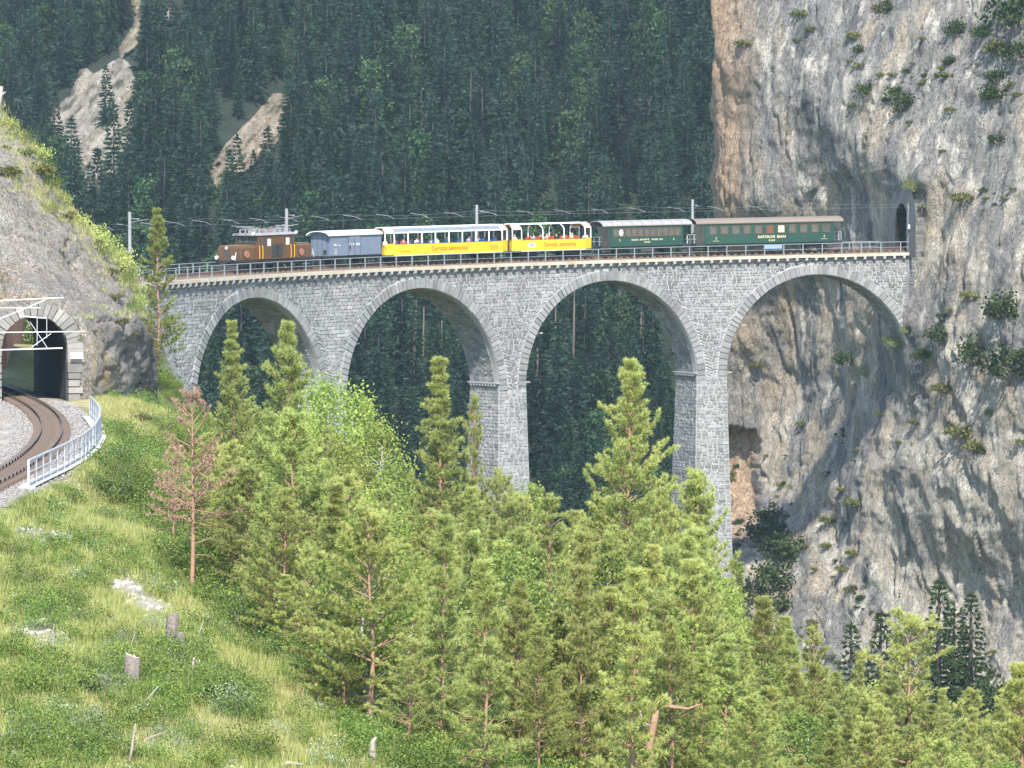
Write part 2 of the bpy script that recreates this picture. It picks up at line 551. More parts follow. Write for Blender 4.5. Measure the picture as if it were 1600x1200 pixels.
# core: mortar-coloured body behind the stones
def core():
    mb = MB()
    ts = [T_MIN + i * (T_MAX - T_MIN) / 240 for i in range(241)]
    edges = sorted(set([round(x, 4) for x in ts] + [k * PITCHV + s * ARCH_R for k in range(5) for s in (-1, 1)] + [k * PITCHV - ARCH_R * math.cos(math.pi * q / 36) for k in range(5) for q in range(37)]))
    edges = [t for t in edges if T_MIN <= t <= T_MAX]
    def lower(t, k=None):
        for k in range(5):
            d = t - k * PITCHV
            if abs(d) <= ARCH_R + 1e-6:
                return crown(k) - ARCH_R + math.sqrt(max(0, ARCH_R ** 2 - d * d)), True
        return None, False
    for a, b in zip(edges[:-1], edges[1:]):
        m = (a + b) / 2
        za, ia = lower(m)
        top_a, top_b = vz(a) - 0.36, vz(b) - 0.36
        if ia:
            k = round(m / PITCHV)
            la = crown(k) - ARCH_R + math.sqrt(max(0, ARCH_R ** 2 - (a - k * PITCHV) ** 2))
            lb = crown(k) - ARCH_R + math.sqrt(max(0, ARCH_R ** 2 - (b - k * PITCHV) ** 2))
        else:
            kk = min(range(5), key=lambda k: abs(m - k * PITCHV))
            la = lb = spring(kk)
        for r in (0.0, VW):
            mb.add([vp(a, r, la), vp(b, r, lb), vp(b, r, top_b), vp(a, r, top_a)], [(0, 1, 2, 3)])
        mb.add([vp(a, 0, top_a), vp(b, 0, top_b), vp(b, VW, top_b), vp(a, VW, top_a)], [(0, 1, 2, 3)])
        if ia:
            mb.add([vp(a, 0, la), vp(b, 0, lb), vp(b, VW, lb), vp(a, VW, la)], [(3, 2, 1, 0)])
    me = mb.mesh('wall_core', MT['mortar'])
    vchild(link('wall_core', me))
core()
def pier_side(tp, side, z, zs):
    return tp + side * (PITCHV / 2 - ARCH_R + batter(z, zs))
PIER_ROWS = 14
for j, tp in enumerate(PIERS):
    zs = spring(j)
    mb = MB()
    zz = [zs + 0.4 - (zs + 0.4 - PZB) * i / PIER_ROWS for i in range(PIER_ROWS + 1)]
    ring = []
    for z in zz:
        b = batter(z, zs)
        l, r_ = pier_side(tp, 1, z, zs), pier_side(tp, -1, z, zs)
        ring.append([vp(l, -b, z), vp(r_, -b, z), vp(r_, VW + b, z), vp(l, VW + b, z)])
    for i in range(PIER_ROWS):
        for q in range(4):
            mb.add([ring[i][q], ring[i][(q + 1) % 4], ring[i + 1][(q + 1) % 4], ring[i + 1][q]], [(0, 1, 2, 3)])
    o = vchild(mb.build('pier', MT['mortar']))
# abutment at the near end
mb = MB()
for i in range(12):
    a, b = 4 * PITCHV + 10 - 1e-3 - 21 + i, 0
mb.add([vp(4.43 * PITCHV, 0.01, -8.5), vp(T_MAX, 0.01, -8.5), vp(T_MAX, 0.01, -40), vp(4.43 * PITCHV, 0.01, -40),
        vp(4.43 * PITCHV, VW, -8.5), vp(T_MAX, VW, -8.5), vp(T_MAX, VW, -40), vp(4.43 * PITCHV, VW, -40)],
       [(0, 1, 2, 3), (4, 5, 6, 7), (0, 3, 7, 4), (1, 2, 6, 5)])
vchild(mb.build('abutment', MT['mortar']))

# stones -------------------------------------------------------------
STONES = []    # (8 corner array, tint, visible area)
def stone_tint():
    g = random.choice([0.28, 0.30, 0.32, 0.34, 0.35, 0.37, 0.33, 0.26]) * 0.71 * random.uniform(0.88, 1.12)
    wv = random.uniform(-0.015, 0.02)
    return (g * (1.01 + wv), g * 1.0, g * (0.975 - wv))
def stone(c4, n, h=None, list_=STONES, gap=0.026, tint=None, vis=1.0):
    """c4: 4 corners (Vector) in order, n: outward normal"""
    h = h or random.uniform(0.035, 0.085)
    ctr = sum(c4, Vector()) / 4
    base, top = [], []
    for c in c4:
        d = (ctr - c)
        L = d.length
        if L < 0.02: return
        q = c + d * (gap * 1.3 / L) + Vector((random.uniform(-1, 1), random.uniform(-1, 1), random.uniform(-1, 1))) * 0.018
        base.append(q - n * 0.03)
        top.append(q + d * (random.uniform(0.03, 0.07) / L) + n * (h + random.uniform(-0.02, 0.02)))
    area = (c4[1] - c4[0]).cross(c4[3] - c4[0]).length * vis
    list_.append((base + top, tint or stone_tint(), area))
SFACES = [(4, 5, 6, 7), (0, 1, 5, 4), (1, 2, 6, 5), (2, 3, 7, 6), (3, 0, 4, 7)]

def fill_course(M, n_of, u0b, u1b, u0t, u1t, zb, zt, wmin=0.42, wmax=1.05, vis=1.0, gap=0.026):
    """one course of stones between slanted ends"""
    Lm = ((u1b - u0b) + (u1t - u0t)) / 2
    if Lm < 0.12: return
    cuts = [0.0]
    while cuts[-1] < Lm - wmin * 0.7:
        cuts.append(cuts[-1] + random.uniform(wmin, wmax))
    if len(cuts) < 2: cuts.append(Lm)
    cuts[-1] = Lm
    if len(cuts) > 2 and cuts[-1] - cuts[-2] < wmin * 0.5:
        cuts.pop(-2)
    fr = [c / Lm for c in cuts]
    for a, b in zip(fr[:-1], fr[1:]):
        ub0, ub1 = u0b + (u1b - u0b) * a, u0b + (u1b - u0b) * b
        ut0, ut1 = u0t + (u1t - u0t) * a, u0t + (u1t - u0t) * b
        j = random.uniform(-0.03, 0.03)
        c4 = [Vector(M(ub0, zb + j)), Vector(M(ub1, zb - j)), Vector(M(ut1, zt + j)), Vector(M(ut0, zt - j))]
        stone(c4, n_of((ub0 + ub1) / 2), gap=gap, vis=vis)

# spandrels of the front face: for every gap between arches
def spandrels():
    for k in range(-1, 5):
        # zone from crown k to crown k+1 (t from kP to (k+1)P)
        tl, tr = k * PITCHV, (k + 1) * PITCHV
        kk = max(0, min(4, k))
        zs = min(spring(max(k, 0)), spring(min(k + 1, 4)))
        z = zs
        while True:
            hc = random.uniform(0.26, 0.38)
            zt = z + hc
            zlim = vz((tl + tr) / 2) - 0.62
            if zt > zlim + 0.3: break
            def edge(kc, sgn, zz):
                if kc < 0 or kc > 4: return None
                d = zz - spring(kc)
                Rr = ARCH_R + RING
                if d >= Rr: return kc * PITCHV
                return kc * PITCHV + sgn * math.sqrt(max(0.0, Rr * Rr - max(d, 0) ** 2))
            a_b, a_t = edge(k, 1, z), edge(k, 1, zt)
            b_b, b_t = edge(k + 1, -1, z), edge(k + 1, -1, zt)
            if a_b is None: a_b = a_t = T_MIN
            if b_b is None: b_b = b_t = T_MAX
            if k == 4: b_b = b_t = T_MAX
            a_b, a_t, b_b, b_t = max(a_b, T_MIN), max(a_t, T_MIN), min(b_b, T_MAX), min(b_t, T_MAX)
            # follow the gradient of the deck
            def M(u, zz, tc=(tl + tr) / 2):
                return vp(u, 0.0, zz - GRAD * (u - tc) * smooth(zs, zlim, zz))
            def rz_(u):
                best = -1e9
                for kc in (k, k + 1):
                    if 0 <= kc <= 4:
                        d = u - kc * PITCHV
                        Rr = ARCH_R + RING + 0.02
                        if abs(d) < Rr: best = max(best, spring(kc) + math.sqrt(Rr * Rr - d * d))
                return best
            u0, u1 = min(a_b, a_t), max(b_b, b_t)
            uu = u0
            while uu < u1 - 0.1:
                wd = random.uniform(0.3, 0.78)
                ue = uu + wd if u1 - (uu + wd) > 0.3 else u1
                c0, c1 = max(z, rz_(uu)), max(z, rz_(ue))
                if min(c0, c1) < zt - 0.08:
                    c0, c1 = min(c0, zt - 0.03), min(c1, zt - 0.03)
                    j1, j2 = random.uniform(-0.03, 0.03), random.uniform(-0.03, 0.03)
                    stone([Vector(M(uu, c0)), Vector(M(ue, c1)), Vector(M(ue, zt + j1)), Vector(M(uu, zt + j2))], vfront((uu + ue) / 2))
                uu = ue
            z = zt
spandrels()
# piers: front face and the side that looks towards the camera (left), coursed blocks
for j, tp in enumerate(PIERS):
    zs = spring(j)
    z = zs - 0.02
    zend = -50 if j < 3 else -30
    while z > zend:
        hc = random.uniform(0.28, 0.39)
        zb = z - hc
        M = lambda u, zz: vp(u, -batter(zz, zs), zz)
        fill_course(M, vfront, pier_side(tp, -1, zb, zs), pier_side(tp, 1, zb, zs), pier_side(tp, -1, z, zs), pier_side(tp, 1, z, zs), zb, z, 0.38, 0.85)
        M2 = lambda u, zz: vp(pier_side(tp, 1, zz, zs), u, zz)
        b0, b1 = batter(zb, zs), batter(z, zs)
        fill_course(M2, lambda u: vfwd(tp), -b0, VW + b0, -b1, VW + b1, zb, z, 0.38, 0.85, vis=0.5)
        z = zb
# soffit stones on the side of each arch that the camera sees
for k in range(4):
    t0 = k * PITCHV
    zc = spring(k)
    a = 0.0
    while a < math.radians(100):
        da = random.uniform(0.40, 0.5) / ARCH_R
        M = lambda u, ang: vp(t0 - ARCH_R * math.cos(ang), u, zc + ARCH_R * math.sin(ang))
        nn = vfwd(t0 - ARCH_R * math.cos(a)) * math.cos(a) + Vector((0, 0, -1)) * math.sin(a)
        fill_course(M, lambda u: nn, 0.62, VW, 0.62, VW, a, a + da, 0.7, 1.4, vis=0.4)
        a += da
# rest of the voussoirs: ring of long wedge stones, one object each
for k in range(5):
    t0, zc = k * PITCHV, spring(k)
    n = 62
    a = 0.0
    cuts = [0.0]
    while cuts[-1] < math.pi:
        cuts.append(cuts[-1] + random.uniform(0.042, 0.062))
    cuts = [c * math.pi / cuts[-1] for c in cuts]
    for a0, a1 in zip(cuts[:-1], cuts[1:]):
        if k == 0 and a0 < 0.12: continue
        if k == 4 and a1 > 2.2: continue
        Lr = RING * random.uniform(0.94, 1.03)
        pts = []
        g = 0.0022
        hh = random.uniform(0.07, 0.13)
        for d in (0.12, -hh):
            for rr, aa in ((ARCH_R + 0.02, a0 + g), (ARCH_R + 0.02, a1 - g), (ARCH_R + Lr - 0.02, a1 - g), (ARCH_R + Lr - 0.02, a0 + g)):
                if d < 0:
                    rr += 0.03 if rr < ARCH_R + 0.5 else -0.03
                    aa += 0.0022 * (1 if aa < (a0 + a1) / 2 else -1)
                pts.append(vp(t0 - rr * math.cos(aa), d, zc + rr * math.sin(aa)))
        me = bpy.data.meshes.new('voussoir')
        me.from_pydata(pts, [], SFACES)
        me.materials.append(MT['stone'])
        vcol(me, 'tint', [tuple(min(0.6, c * 1.0) for c in stone_tint())] * 8)
        vchild(link('voussoir', me))
    # soffit lining ring edge already on the core

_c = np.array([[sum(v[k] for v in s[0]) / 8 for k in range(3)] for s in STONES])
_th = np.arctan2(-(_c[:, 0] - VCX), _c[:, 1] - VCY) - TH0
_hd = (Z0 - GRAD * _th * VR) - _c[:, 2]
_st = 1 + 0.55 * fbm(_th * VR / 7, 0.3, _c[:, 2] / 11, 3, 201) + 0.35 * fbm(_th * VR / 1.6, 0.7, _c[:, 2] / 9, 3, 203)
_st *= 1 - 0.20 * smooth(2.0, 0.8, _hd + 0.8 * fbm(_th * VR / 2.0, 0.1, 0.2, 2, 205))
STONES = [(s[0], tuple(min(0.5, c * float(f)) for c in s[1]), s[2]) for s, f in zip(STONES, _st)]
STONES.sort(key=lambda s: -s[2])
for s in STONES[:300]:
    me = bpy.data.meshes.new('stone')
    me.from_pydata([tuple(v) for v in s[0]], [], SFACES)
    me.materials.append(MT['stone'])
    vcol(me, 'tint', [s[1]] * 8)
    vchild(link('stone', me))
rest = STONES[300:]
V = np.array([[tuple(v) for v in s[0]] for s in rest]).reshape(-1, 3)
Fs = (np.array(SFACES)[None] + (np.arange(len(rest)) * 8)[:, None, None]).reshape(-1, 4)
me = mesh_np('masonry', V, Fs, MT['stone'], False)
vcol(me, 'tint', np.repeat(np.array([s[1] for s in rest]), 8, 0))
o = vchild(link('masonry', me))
o['kind'] = 'stuff'

# ledges and beam ends at the springings
for j, tp in enumerate(PIERS[:3]):
    zs = spring(j)
    mb = MB()
    zl = zs + 0.15
    tl = pier_side(tp, 1, zs, zs)
    for q in range(9):
        r = 0.4 + q * (VW - 0.8) / 8
        a = Vector(vp(tl - 0.1, r, zl)); b = Vector(vp(tl + 0.28, r, zl))
        mb.bar(a, b, 0.22, 0.22)
    mb.add([vp(tl - .05, -0.1, zl + .12), vp(tl + .3, -0.1, zl + .12), vp(tl + .3, VW + .1, zl + .12), vp(tl - .05, VW + .1, zl + .12),
            vp(tl - .05, -0.1, zl + .24), vp(tl + .3, -0.1, zl + .24), vp(tl + .3, VW + .1, zl + .24), vp(tl - .05, VW + .1, zl + .24)],
           [(3, 2, 1, 0), (4, 5, 6, 7), (0, 1, 5, 4), (1, 2, 6, 5), (2, 3, 7, 6), (3, 0, 4, 7)])
    vchild(mb.build('springing_ledge', MT['corbel']))
    for dz, L in ((5.0, 1.5), (0.3, 1.2)):
        tr = pier_side(tp, -1, zs, zs) if dz < 1 else tp - PITCHV / 2 + math.sqrt(ARCH_R ** 2 - dz ** 2)
        mb = MB().bar(vp(tr + 0.3, 0.5, zs + dz), vp(tr - L * 0.7, 0.5, zs + dz + 0.03), 0.16, 0.14)
        vchild(mb.build('beam_end', MT['bark_grey']))

# deck: coping, corbels, ballast, track, railings
def strip(name, rz, t0, t1, step, mat, parent_fn=vchild, closed=True):
    """sweep a profile [(r, dz above deck line)] along the deck"""
    mb = MB()
    n = int((t1 - t0) / step)
    prof = rz
    m = len(prof)
    for i in range(n):
        a, b = t0 + (t1 - t0) * i / n, t0 + (t1 - t0) * (i + 1) / n
        for q in range(m if closed else m - 1):
            p, p2 = prof[q], prof[(q + 1) % m]
            mb.add([vp(a, p[0], vz(a) + p[1]), vp(b, p[0], vz(b) + p[1]), vp(b, p2[0], vz(b) + p2[1]), vp(a, p2[0], vz(a) + p2[1])], [(0, 1, 2, 3)])
    if closed:
        for t in (t0, t1):
            mb.add([vp(t, p[0], vz(t) + p[1]) for p in prof], [tuple(range(m))])
    return parent_fn(mb.build(name, mat))
step = 1.05
nblk = int((T_MAX - T_MIN) / (step * 2))
for i in range(nblk):            # coping slabs
    a = T_MIN + i * step * 2
    dz = random.uniform(-0.012, 0.012)
    strip('coping_slab', [(-0.45, -0.30 + dz), (-0.45, dz), (0.25, dz), (0.25, -0.30 + dz)], a + 0.008, a + step * 2 - 0.008, 1.0, MT['coping'])
strip('coping_far', [(VW - 0.25, -0.30), (VW - 0.25, 0.0), (VW + 0.48, 0.0), (VW + 0.48, -0.30)], T_MIN, T_MAX, 1.5, MT['coping'])
strip('ballast', [(0.25, -0.34), (0.25, -0.06), (0.9, 0.10), (VW - 0.9, 0.10), (VW - 0.25, -0.06), (VW - 0.25, -0.34)], T_MIN - 12, T_MAX, 1.5, MT['sleeper'])
cb = MB()
cb.prism([(-0.0, 0.0), (0.46, 0.0), (0.46, -0.26), (0.36, -0.36), (-0.0, -0.42)], -0.13, 0.13)
cme = cb.mesh('corbel', MT['corbel'])
t = T_MIN + 0.5
while t < T_MAX - 0.5:
    o = link('corbel', cme)
    fr = vfront(t)
    tg = vfwd(t)
    z = Vector((0, 0, 1))
    M = Matrix((( tg.x, fr.x, 0, 0), (tg.y, fr.y, 0, 0), (0, 0, 1, 0), (0, 0, 0, 1)))
    M.translation = Vector(vp(t, 0.0, vz(t) - 0.30))
    o.parent = via
    o.matrix_parent_inverse = via_inv
    o.matrix_basis = M
    t += step

def railing(name, label, r, t0, t1, far=False):
    root = empty(name, vp((t0 + t1) / 2, r, vz((t0 + t1) / 2)))
    tag(root, label, 'railing')
    inv = Matrix.Translation(root.location).inverted()
    pm = MB()
    pm.box(-0.045, 0.045, -0.045, 0.045, -0.25, 1.10)
    pme = pm.mesh('post', MT['rail_paint'])
    t = t0 + 0.9
    while t < t1:
        o = link('post', pme, root, Vector(vp(t, r, vz(t))) - root.location)
        o.rotation_euler = (0, 0, TH0 + t / VR)
        t += 2.1
    for h, wd in ((1.09, 0.075), (0.56, 0.05)):
        mb = MB()
        n = int((t1 - t0) / 2.1)
        pts = [vp(t0 + (t1 - t0) * i / n, r, vz(t0 + (t1 - t0) * i / n) + h) for i in range(n + 1)]
        mb.tube(pts, wd / 2, 6)
        o = mb.build('rail', MT['rail_paint'], root)
        o.matrix_parent_inverse = inv
    return root
railing('bridge_railing', 'grey steel railing along the near edge of the viaduct deck', -0.36, T_MIN, T_MAX)
railing('bridge_railing', 'grey steel railing along the far edge of the viaduct, behind the train', VW + 0.36, T_MIN + 1.5, T_MAX)

# track on the deck
trk = empty('railway_track', vp(40, VW / 2, vz(40)))
tag(trk, 'single railway track along the viaduct deck under the train', 'track')
tinv = Matrix.Translation(trk.location).inverted()
RC = VW / 2
for s in (-1, 1):
    o = strip('rail', [(RC + s * 0.53 - 0.035, 0.22), (RC + s * 0.53 - 0.035, 0.36), (RC + s * 0.53 + 0.035, 0.36), (RC + s * 0.53 + 0.035, 0.22)], T_MIN - 12, T_MAX, 1.5, MT['rail'], lambda o: o)
    o.parent = trk
    o.matrix_parent_inverse = tinv
sm = MB().box(-0.12, 0.12, -0.95, 0.95, 0.08, 0.22).mesh('sleeper', MT['sleeper'])
t = T_MIN
while t < T_MAX:
    o = link('sleeper', sm, trk, Vector(vp(t, RC, vz(t))) - trk.location)
    o.rotation_euler = (0, 0, TH0 + t / VR)
    t += 0.75
RAIL_Z = 0.36

# catenary masts and wires
def mast(t, h, label, r=VW + 0.15):
    root = empty('catenary_mast', vp(t, r, vz(t)), TH0 + t / VR)
    tag(root, label, 'mast', 'catenary masts along the viaduct')
    m = MB()
    m.tube([(0, 0, -0.6), (0, 0, h)], [0.17, 0.135], 8)
    m.build('pole', MT['mast'], root)
    a = MB()
    a.tube([(0, 0, h - 0.55), (0.02, -0.7, h - 0.62)], 0.03, 5)
    a.tube([(0, 0, h - 0.9), (0.02, -1.9, h - 0.62)], 0.025, 5)
    a.build('bracket', MT['mast'], root)
    i = MB()
    for q in range(3):
        i.disc((0.02, -0.72 - q * 0.09, h - 0.62), (0, 1, 0), 0.07, 0.05, 8)
    i.build('insulator', MT['loco_roof'], root)
mast(t_at_px(448, VW + .15), 5.7, 'slim pale mast rising behind the brown locomotive')
mast(t_at_px(745, VW + .15), 5.6, 'slim pale mast behind the long yellow open coach')
mast(t_at_px(1082, VW + .15), 5.7, 'slim pale mast in the gap between the two green coaches')
mast(t_at_px(203, VW + .15), 5.9, 'slim pale mast at the near end, above the rock bluff')
ov = empty('overhead_wire', vp(40, RC, vz(40) + 5))
tag(ov, 'thin overhead contact wire strung above the train on the viaduct', 'wire')
oinv = Matrix.Translation(ov.location).inverted()
for h, sag in ((4.55, 0.0), (5.15, 0.35)):
    pts = []
    n = 60
    for i in range(n + 1):
        t = T_MIN + (T_MAX - T_MIN) * i / n
        ph = (t % 18.5) / 18.5
        pts.append(vp(t, RC, vz(t) + h - sag * 4 * ph * (1 - ph)))
    o = MB().tube(pts, 0.018, 4).build('wire', MT['wire'], ov)
    o.matrix_parent_inverse = oinv
t = 2.0
while t < T_MAX - 3:
    o = MB().tube([vp(t, RC + 0.9, vz(t) + 5.0), vp(t - 0.6, RC, vz(t) + 4.85), vp(t - 1.1, RC - 0.35, vz(t) + 4.6)], 0.022, 4).build('registration_arm', MT['pant'], ov)
    o.matrix_parent_inverse = oinv
    t += 4.3
# ------------------------------------------------------------------ ground in front of and under the viaduct
G = [(0, 1200, 95), (200, 1200, 97), (400, 1200, 100), (560, 1200, 103), (0, 1000, 119), (265, 1010, 120), (150, 800, 165), (0, 800, 150),
     (390, 970, 143), (465, 1000, 136), (575, 1140, 113), (47, 768, 160), (157, 696, 190), (141, 662, 207), (250, 640, 225), (300, 880, 150),
     (200, 745, 172), (250, 604, 265), (130, 870, 141), (0, 900, 133)]
gp = [P(*g) for g in G]
gp += [np.array(q, float) for q in [
    (-60, 95, -12), (-60, 165, -11.8), (-60, 225, -12.3), (-45, 130, -11.9), (-28.8, 225, -12.35), (-24.5, 195, -12.35), (-23.5, 164, -12.35), (-26, 178, -12.35), (-34, 240, -12.35), (-38, 262, -12.3), (-60, 300, -8),
    (0, 118, -18.3), (2, 95, -16.8), (2, 150, -21.0), (12, 150, -23.0), (8, 190, -26.5), (-4, 175, -21.0), (-6, 220, -25), (-14, 215, -20.5),
    (14, 110, -19.5), (22, 150, -27.5), (30, 130, -25.5), (30, 170, -32), (45, 150, -29), (16, 210, -31), (35, 215, -39), (60, 180, -34),
    (-2, 260, -33), (-20, 262, -22), (-26, 300, -24), (-33, 330, -20.5), (-42, 345, -15.0), (-60, 360, -14), (-20, 340, -38), (0, 330, -50),
    (20, 300, -50), (18, 370, -66), (45, 300, -44), (60, 340, -43), (38, 335, -47), (28, 335, -54), (60, 260, -40), (90, 300, -40), (90, 150, -25),
    (0, 420, -70), (40, 440, -72), (-40, 420, -55), (-90, 420, -40), (-90, 250, -8), (-90, 100, -10), (90, 420, -60)]]
gp = np.array(gp)
GT = TPS(gp[:, :2], gp[:, 2], 1e-3)
TRK = [(-31.6, 238), (-28.8, 225), (-25.6, 209), (-23.4, 194), (-22.2, 179), (-21.8, 163.6), (-22.1, 150), (-23.4, 135), (-25.6, 120), (-29, 105), (-33.5, 90)]
TRKP = np.array([(-47.5, 290), (-42.5, 270), (-36.2, 252)] + TRK)
def track_x(y):
    return np.interp(y, TRKP[::-1, 1], TRKP[::-1, 0])
# smooth the centre line with a cubic fit
_tc = np.polyfit(TRKP[:, 1], TRKP[:, 0], 5)
def track_x(y): return np.polyval(_tc, y)
def ground_z(x, y):
    x = np.asarray(x, float); y = np.asarray(y, float)
    z = GT(x, y)
    amp = smooth(0, 4, np.abs(x + 24.5) ) * 0.9 + 0.1
    z = z + amp * (0.30 * fbm(x / 7, y / 7, 0.3, 3, 3) + 0.10 * fbm(x / 1.5, y / 1.5, 0.7, 2, 8))
    kt = smooth(3.6, 2.4, np.abs(x - track_x(y) - 0.0)) * smooth(120, 135, y) * smooth(275, 262, y)
    z = z * (1 - kt) + (-12.33) * kt
    return z
def gz(x, y): return float(ground_z(np.array([x]), np.array([y]))[0])
def at_ground(px, py, y0=90, y1=420):
    """first point of the ground along the ray through a photo pixel"""
    ys = np.linspace(y0, y1, 800)
    pts = np.array([P(px, py, y) for y in ys])
    g = ground_z(pts[:, 0], pts[:, 1])
    k = np.argmax(pts[:, 2] <= g)
    return pts[k]
xs = np.concatenate([np.arange(-90, -40, 2.5), np.arange(-40, 60, 0.8), np.arange(60, 95, 2.5)])
ys = np.concatenate([np.arange(70, 230, 0.8), np.arange(230, 300, 1.6), np.arange(300, 470, 3.5)])
X, Y = np.meshgrid(xs, ys)
Z = ground_z(X, Y)
V = np.stack([X, Y, Z], -1).reshape(-1, 3)
nx, ny = len(xs), len(ys)
I = np.arange(nx * ny).reshape(ny, nx)
Fq = np.stack([I[:-1, :-1], I[:-1, 1:], I[1:, 1:], I[1:, :-1]], -1).reshape(-1, 4)
m, t, bs, out = mat_new('meadow_soil')
at = N(t, 'ShaderNodeAttribute', attribute_name='tint')
f = noise_val(t, 1.3, 8, 0.7)
r = ramp(t, f, [(0.3, (0.55, 0.55, 0.5)), (0.7, (1.25, 1.2, 1.15))])
t.links.new(mixc(t, at.outputs['Color'], r, 1.0, 'MULTIPLY'), bs.inputs['Base Color'])
bs.inputs['Roughness'].default_value = 0.95
bump(t, bs, noise_val(t, 5, 8, 0.75), 0.9, 0.12)
MT['soil'] = m
me = mesh_np('ground', V, Fq, m)
# colour of the ground: soil and turf; ballast along the track; gravel patches
GRAVEL = [(95, 842, 1.3, 0.8), (200, 915, 1.3, 1.0), (215, 930, 1.3, 1.0), (238, 950, 1.5, 1.1), (180, 895, 0.9, 0.9), (65, 985, 1.5, 1.0), (88, 1005, 1.1, 1.0), (40, 835, 1.4, 0.8), (160, 875, 0.8, 0.7)]
gc = [(at_ground(a, b), c, d) for a, b, c, d in GRAVEL]
def gravel_mask(x, y):
    g = np.zeros_like(x)
    for p, s, a in gc:
        d = np.hypot((x - p[0]) * 1.0, (y - p[1]) / 3.0) * 1.8 / s
        g = np.maximum(g, a * np.clip(1.35 - d + 1.1 * fbm(x / 1.2, y / 2.0, 0.1, 3, 21), 0, 1))
    return np.clip(g, 0, 1)
def ballast_mask(x, y):
    tx = track_x(y)
    right = smooth(2.9, 2.2, x - tx)
    left = smooth(-5.2, -4.2, x - tx + 1.0 * fbm(x / 2, y / 3, 0.4, 2, 9))
    return right * left * smooth(128, 150, y + 8 * fbm(x / 3, y / 3, 0.2, 2, 4))
x, y = V[:, 0], V[:, 1]
nb = fbm(x / 5, y / 5, 0, 4, 2)
far = smooth(150, 230, y)[:, None]
turf = np.array([0.12, 0.145, 0.035]) + nb[:, None] * np.array([0.10, 0.07, 0.03])
dry = np.array([0.34, 0.30, 0.15])
k = smooth(0.02, 0.25, fbm(x / 6, y / 9, 0.5, 3, 31))[:, None] * smooth(0, -6, x + 0.25 * (y - 100) * -0.25)[:, None]
col = turf * (1 - k) + dry * k
g = gravel_mask(x, y)[:, None]
col = col * (1 - g) + np.array([0.42, 0.39, 0.34]) * g
b = ballast_mask(x, y)[:, None]
tx = track_x(y)
kq = smooth(1.7, 0.7, np.abs(x - tx))[:, None]
tone = np.array([[0.24, 0.18, 0.135]]) * kq + np.array([[0.36, 0.32, 0.28]]) * (1 - kq)
col = col * (1 - b) + tone * b
vcol(me, 'tint', np.clip(col * (1 + 0.5 * RNG.normal(0, 0.3, (len(col), 1)) * b), 0.02, 0.7))
ground = tag(link('ground', me), kind='structure')
ground['label'] = 'grassy hillside falling away to the gorge under the viaduct'

# ------------------------------------------------------------------ wooded mountainside behind
def mtn_z(x, y):
    x = np.asarray(x, float); y = np.asarray(y, float)
    # the slope recedes towards the left
    y0 = 545 + 0.9 * np.clip(-x - 25, 0, 200) + 0.18 * x
    d = y - y0
    z = -66 + np.where(d > 0, 0.60 * d, 0.10 * d)
    gully = fbm(x / 55, y / 190, 0.0, 3, 14) + 0.5 * fbm(x / 25, y / 80, 0.3, 2, 18)
    z = z + gully * 26 * smooth(-10, 60, d) + 3.0 * fbm(x / 14, y / 14, 0.1, 3, 15)
    return z
xs = np.arange(-175, 150, 3.0)
ys = np.arange(455, 1010, 3.0)
X, Y = np.meshgrid(xs, ys)
Z = mtn_z(X, Y)
Z[0] = np.minimum(Z[0], -75)
V = np.stack([X, Y, Z], -1).reshape(-1, 3)
nx, ny = len(xs), len(ys)
I = np.arange(nx * ny).reshape(ny, nx)
Fq = np.stack([I[:-1, :-1], I[:-1, 1:], I[1:, 1:], I[1:, :-1]], -1).reshape(-1, 4)
m, t, bs, out = mat_new('forest_floor')
f = noise_val(t, 0.25, 8, 0.7)
t.links.new(ramp(t, f, [(0.3, (0.006, 0.010, 0.006)), (0.55, (0.012, 0.020, 0.010)), (0.75, (0.04, 0.034, 0.024))]), bs.inputs['Base Color'])
bs.inputs['Roughness'].default_value = 1.0
bump(t, bs, noise_val(t, 1.0, 6, 0.7), 0.8, 0.5)
MT['forest_floor'] = m
me = mesh_np('mountainside', V, Fq, m)
tag(link('mountainside', me), kind='structure')['label'] = 'steep wooded mountainside behind the viaduct'
_my = np.linspace(470, 1000, 1100)
def at_mtn(px, py):
    d = P(px, py, 1.0)
    pts = _my[:, None] * d[None]
    h = pts[:, 2] <= mtn_z(pts[:, 0], pts[:, 1])
    return pts[np.argmax(h)] if h.any() else pts[-1]

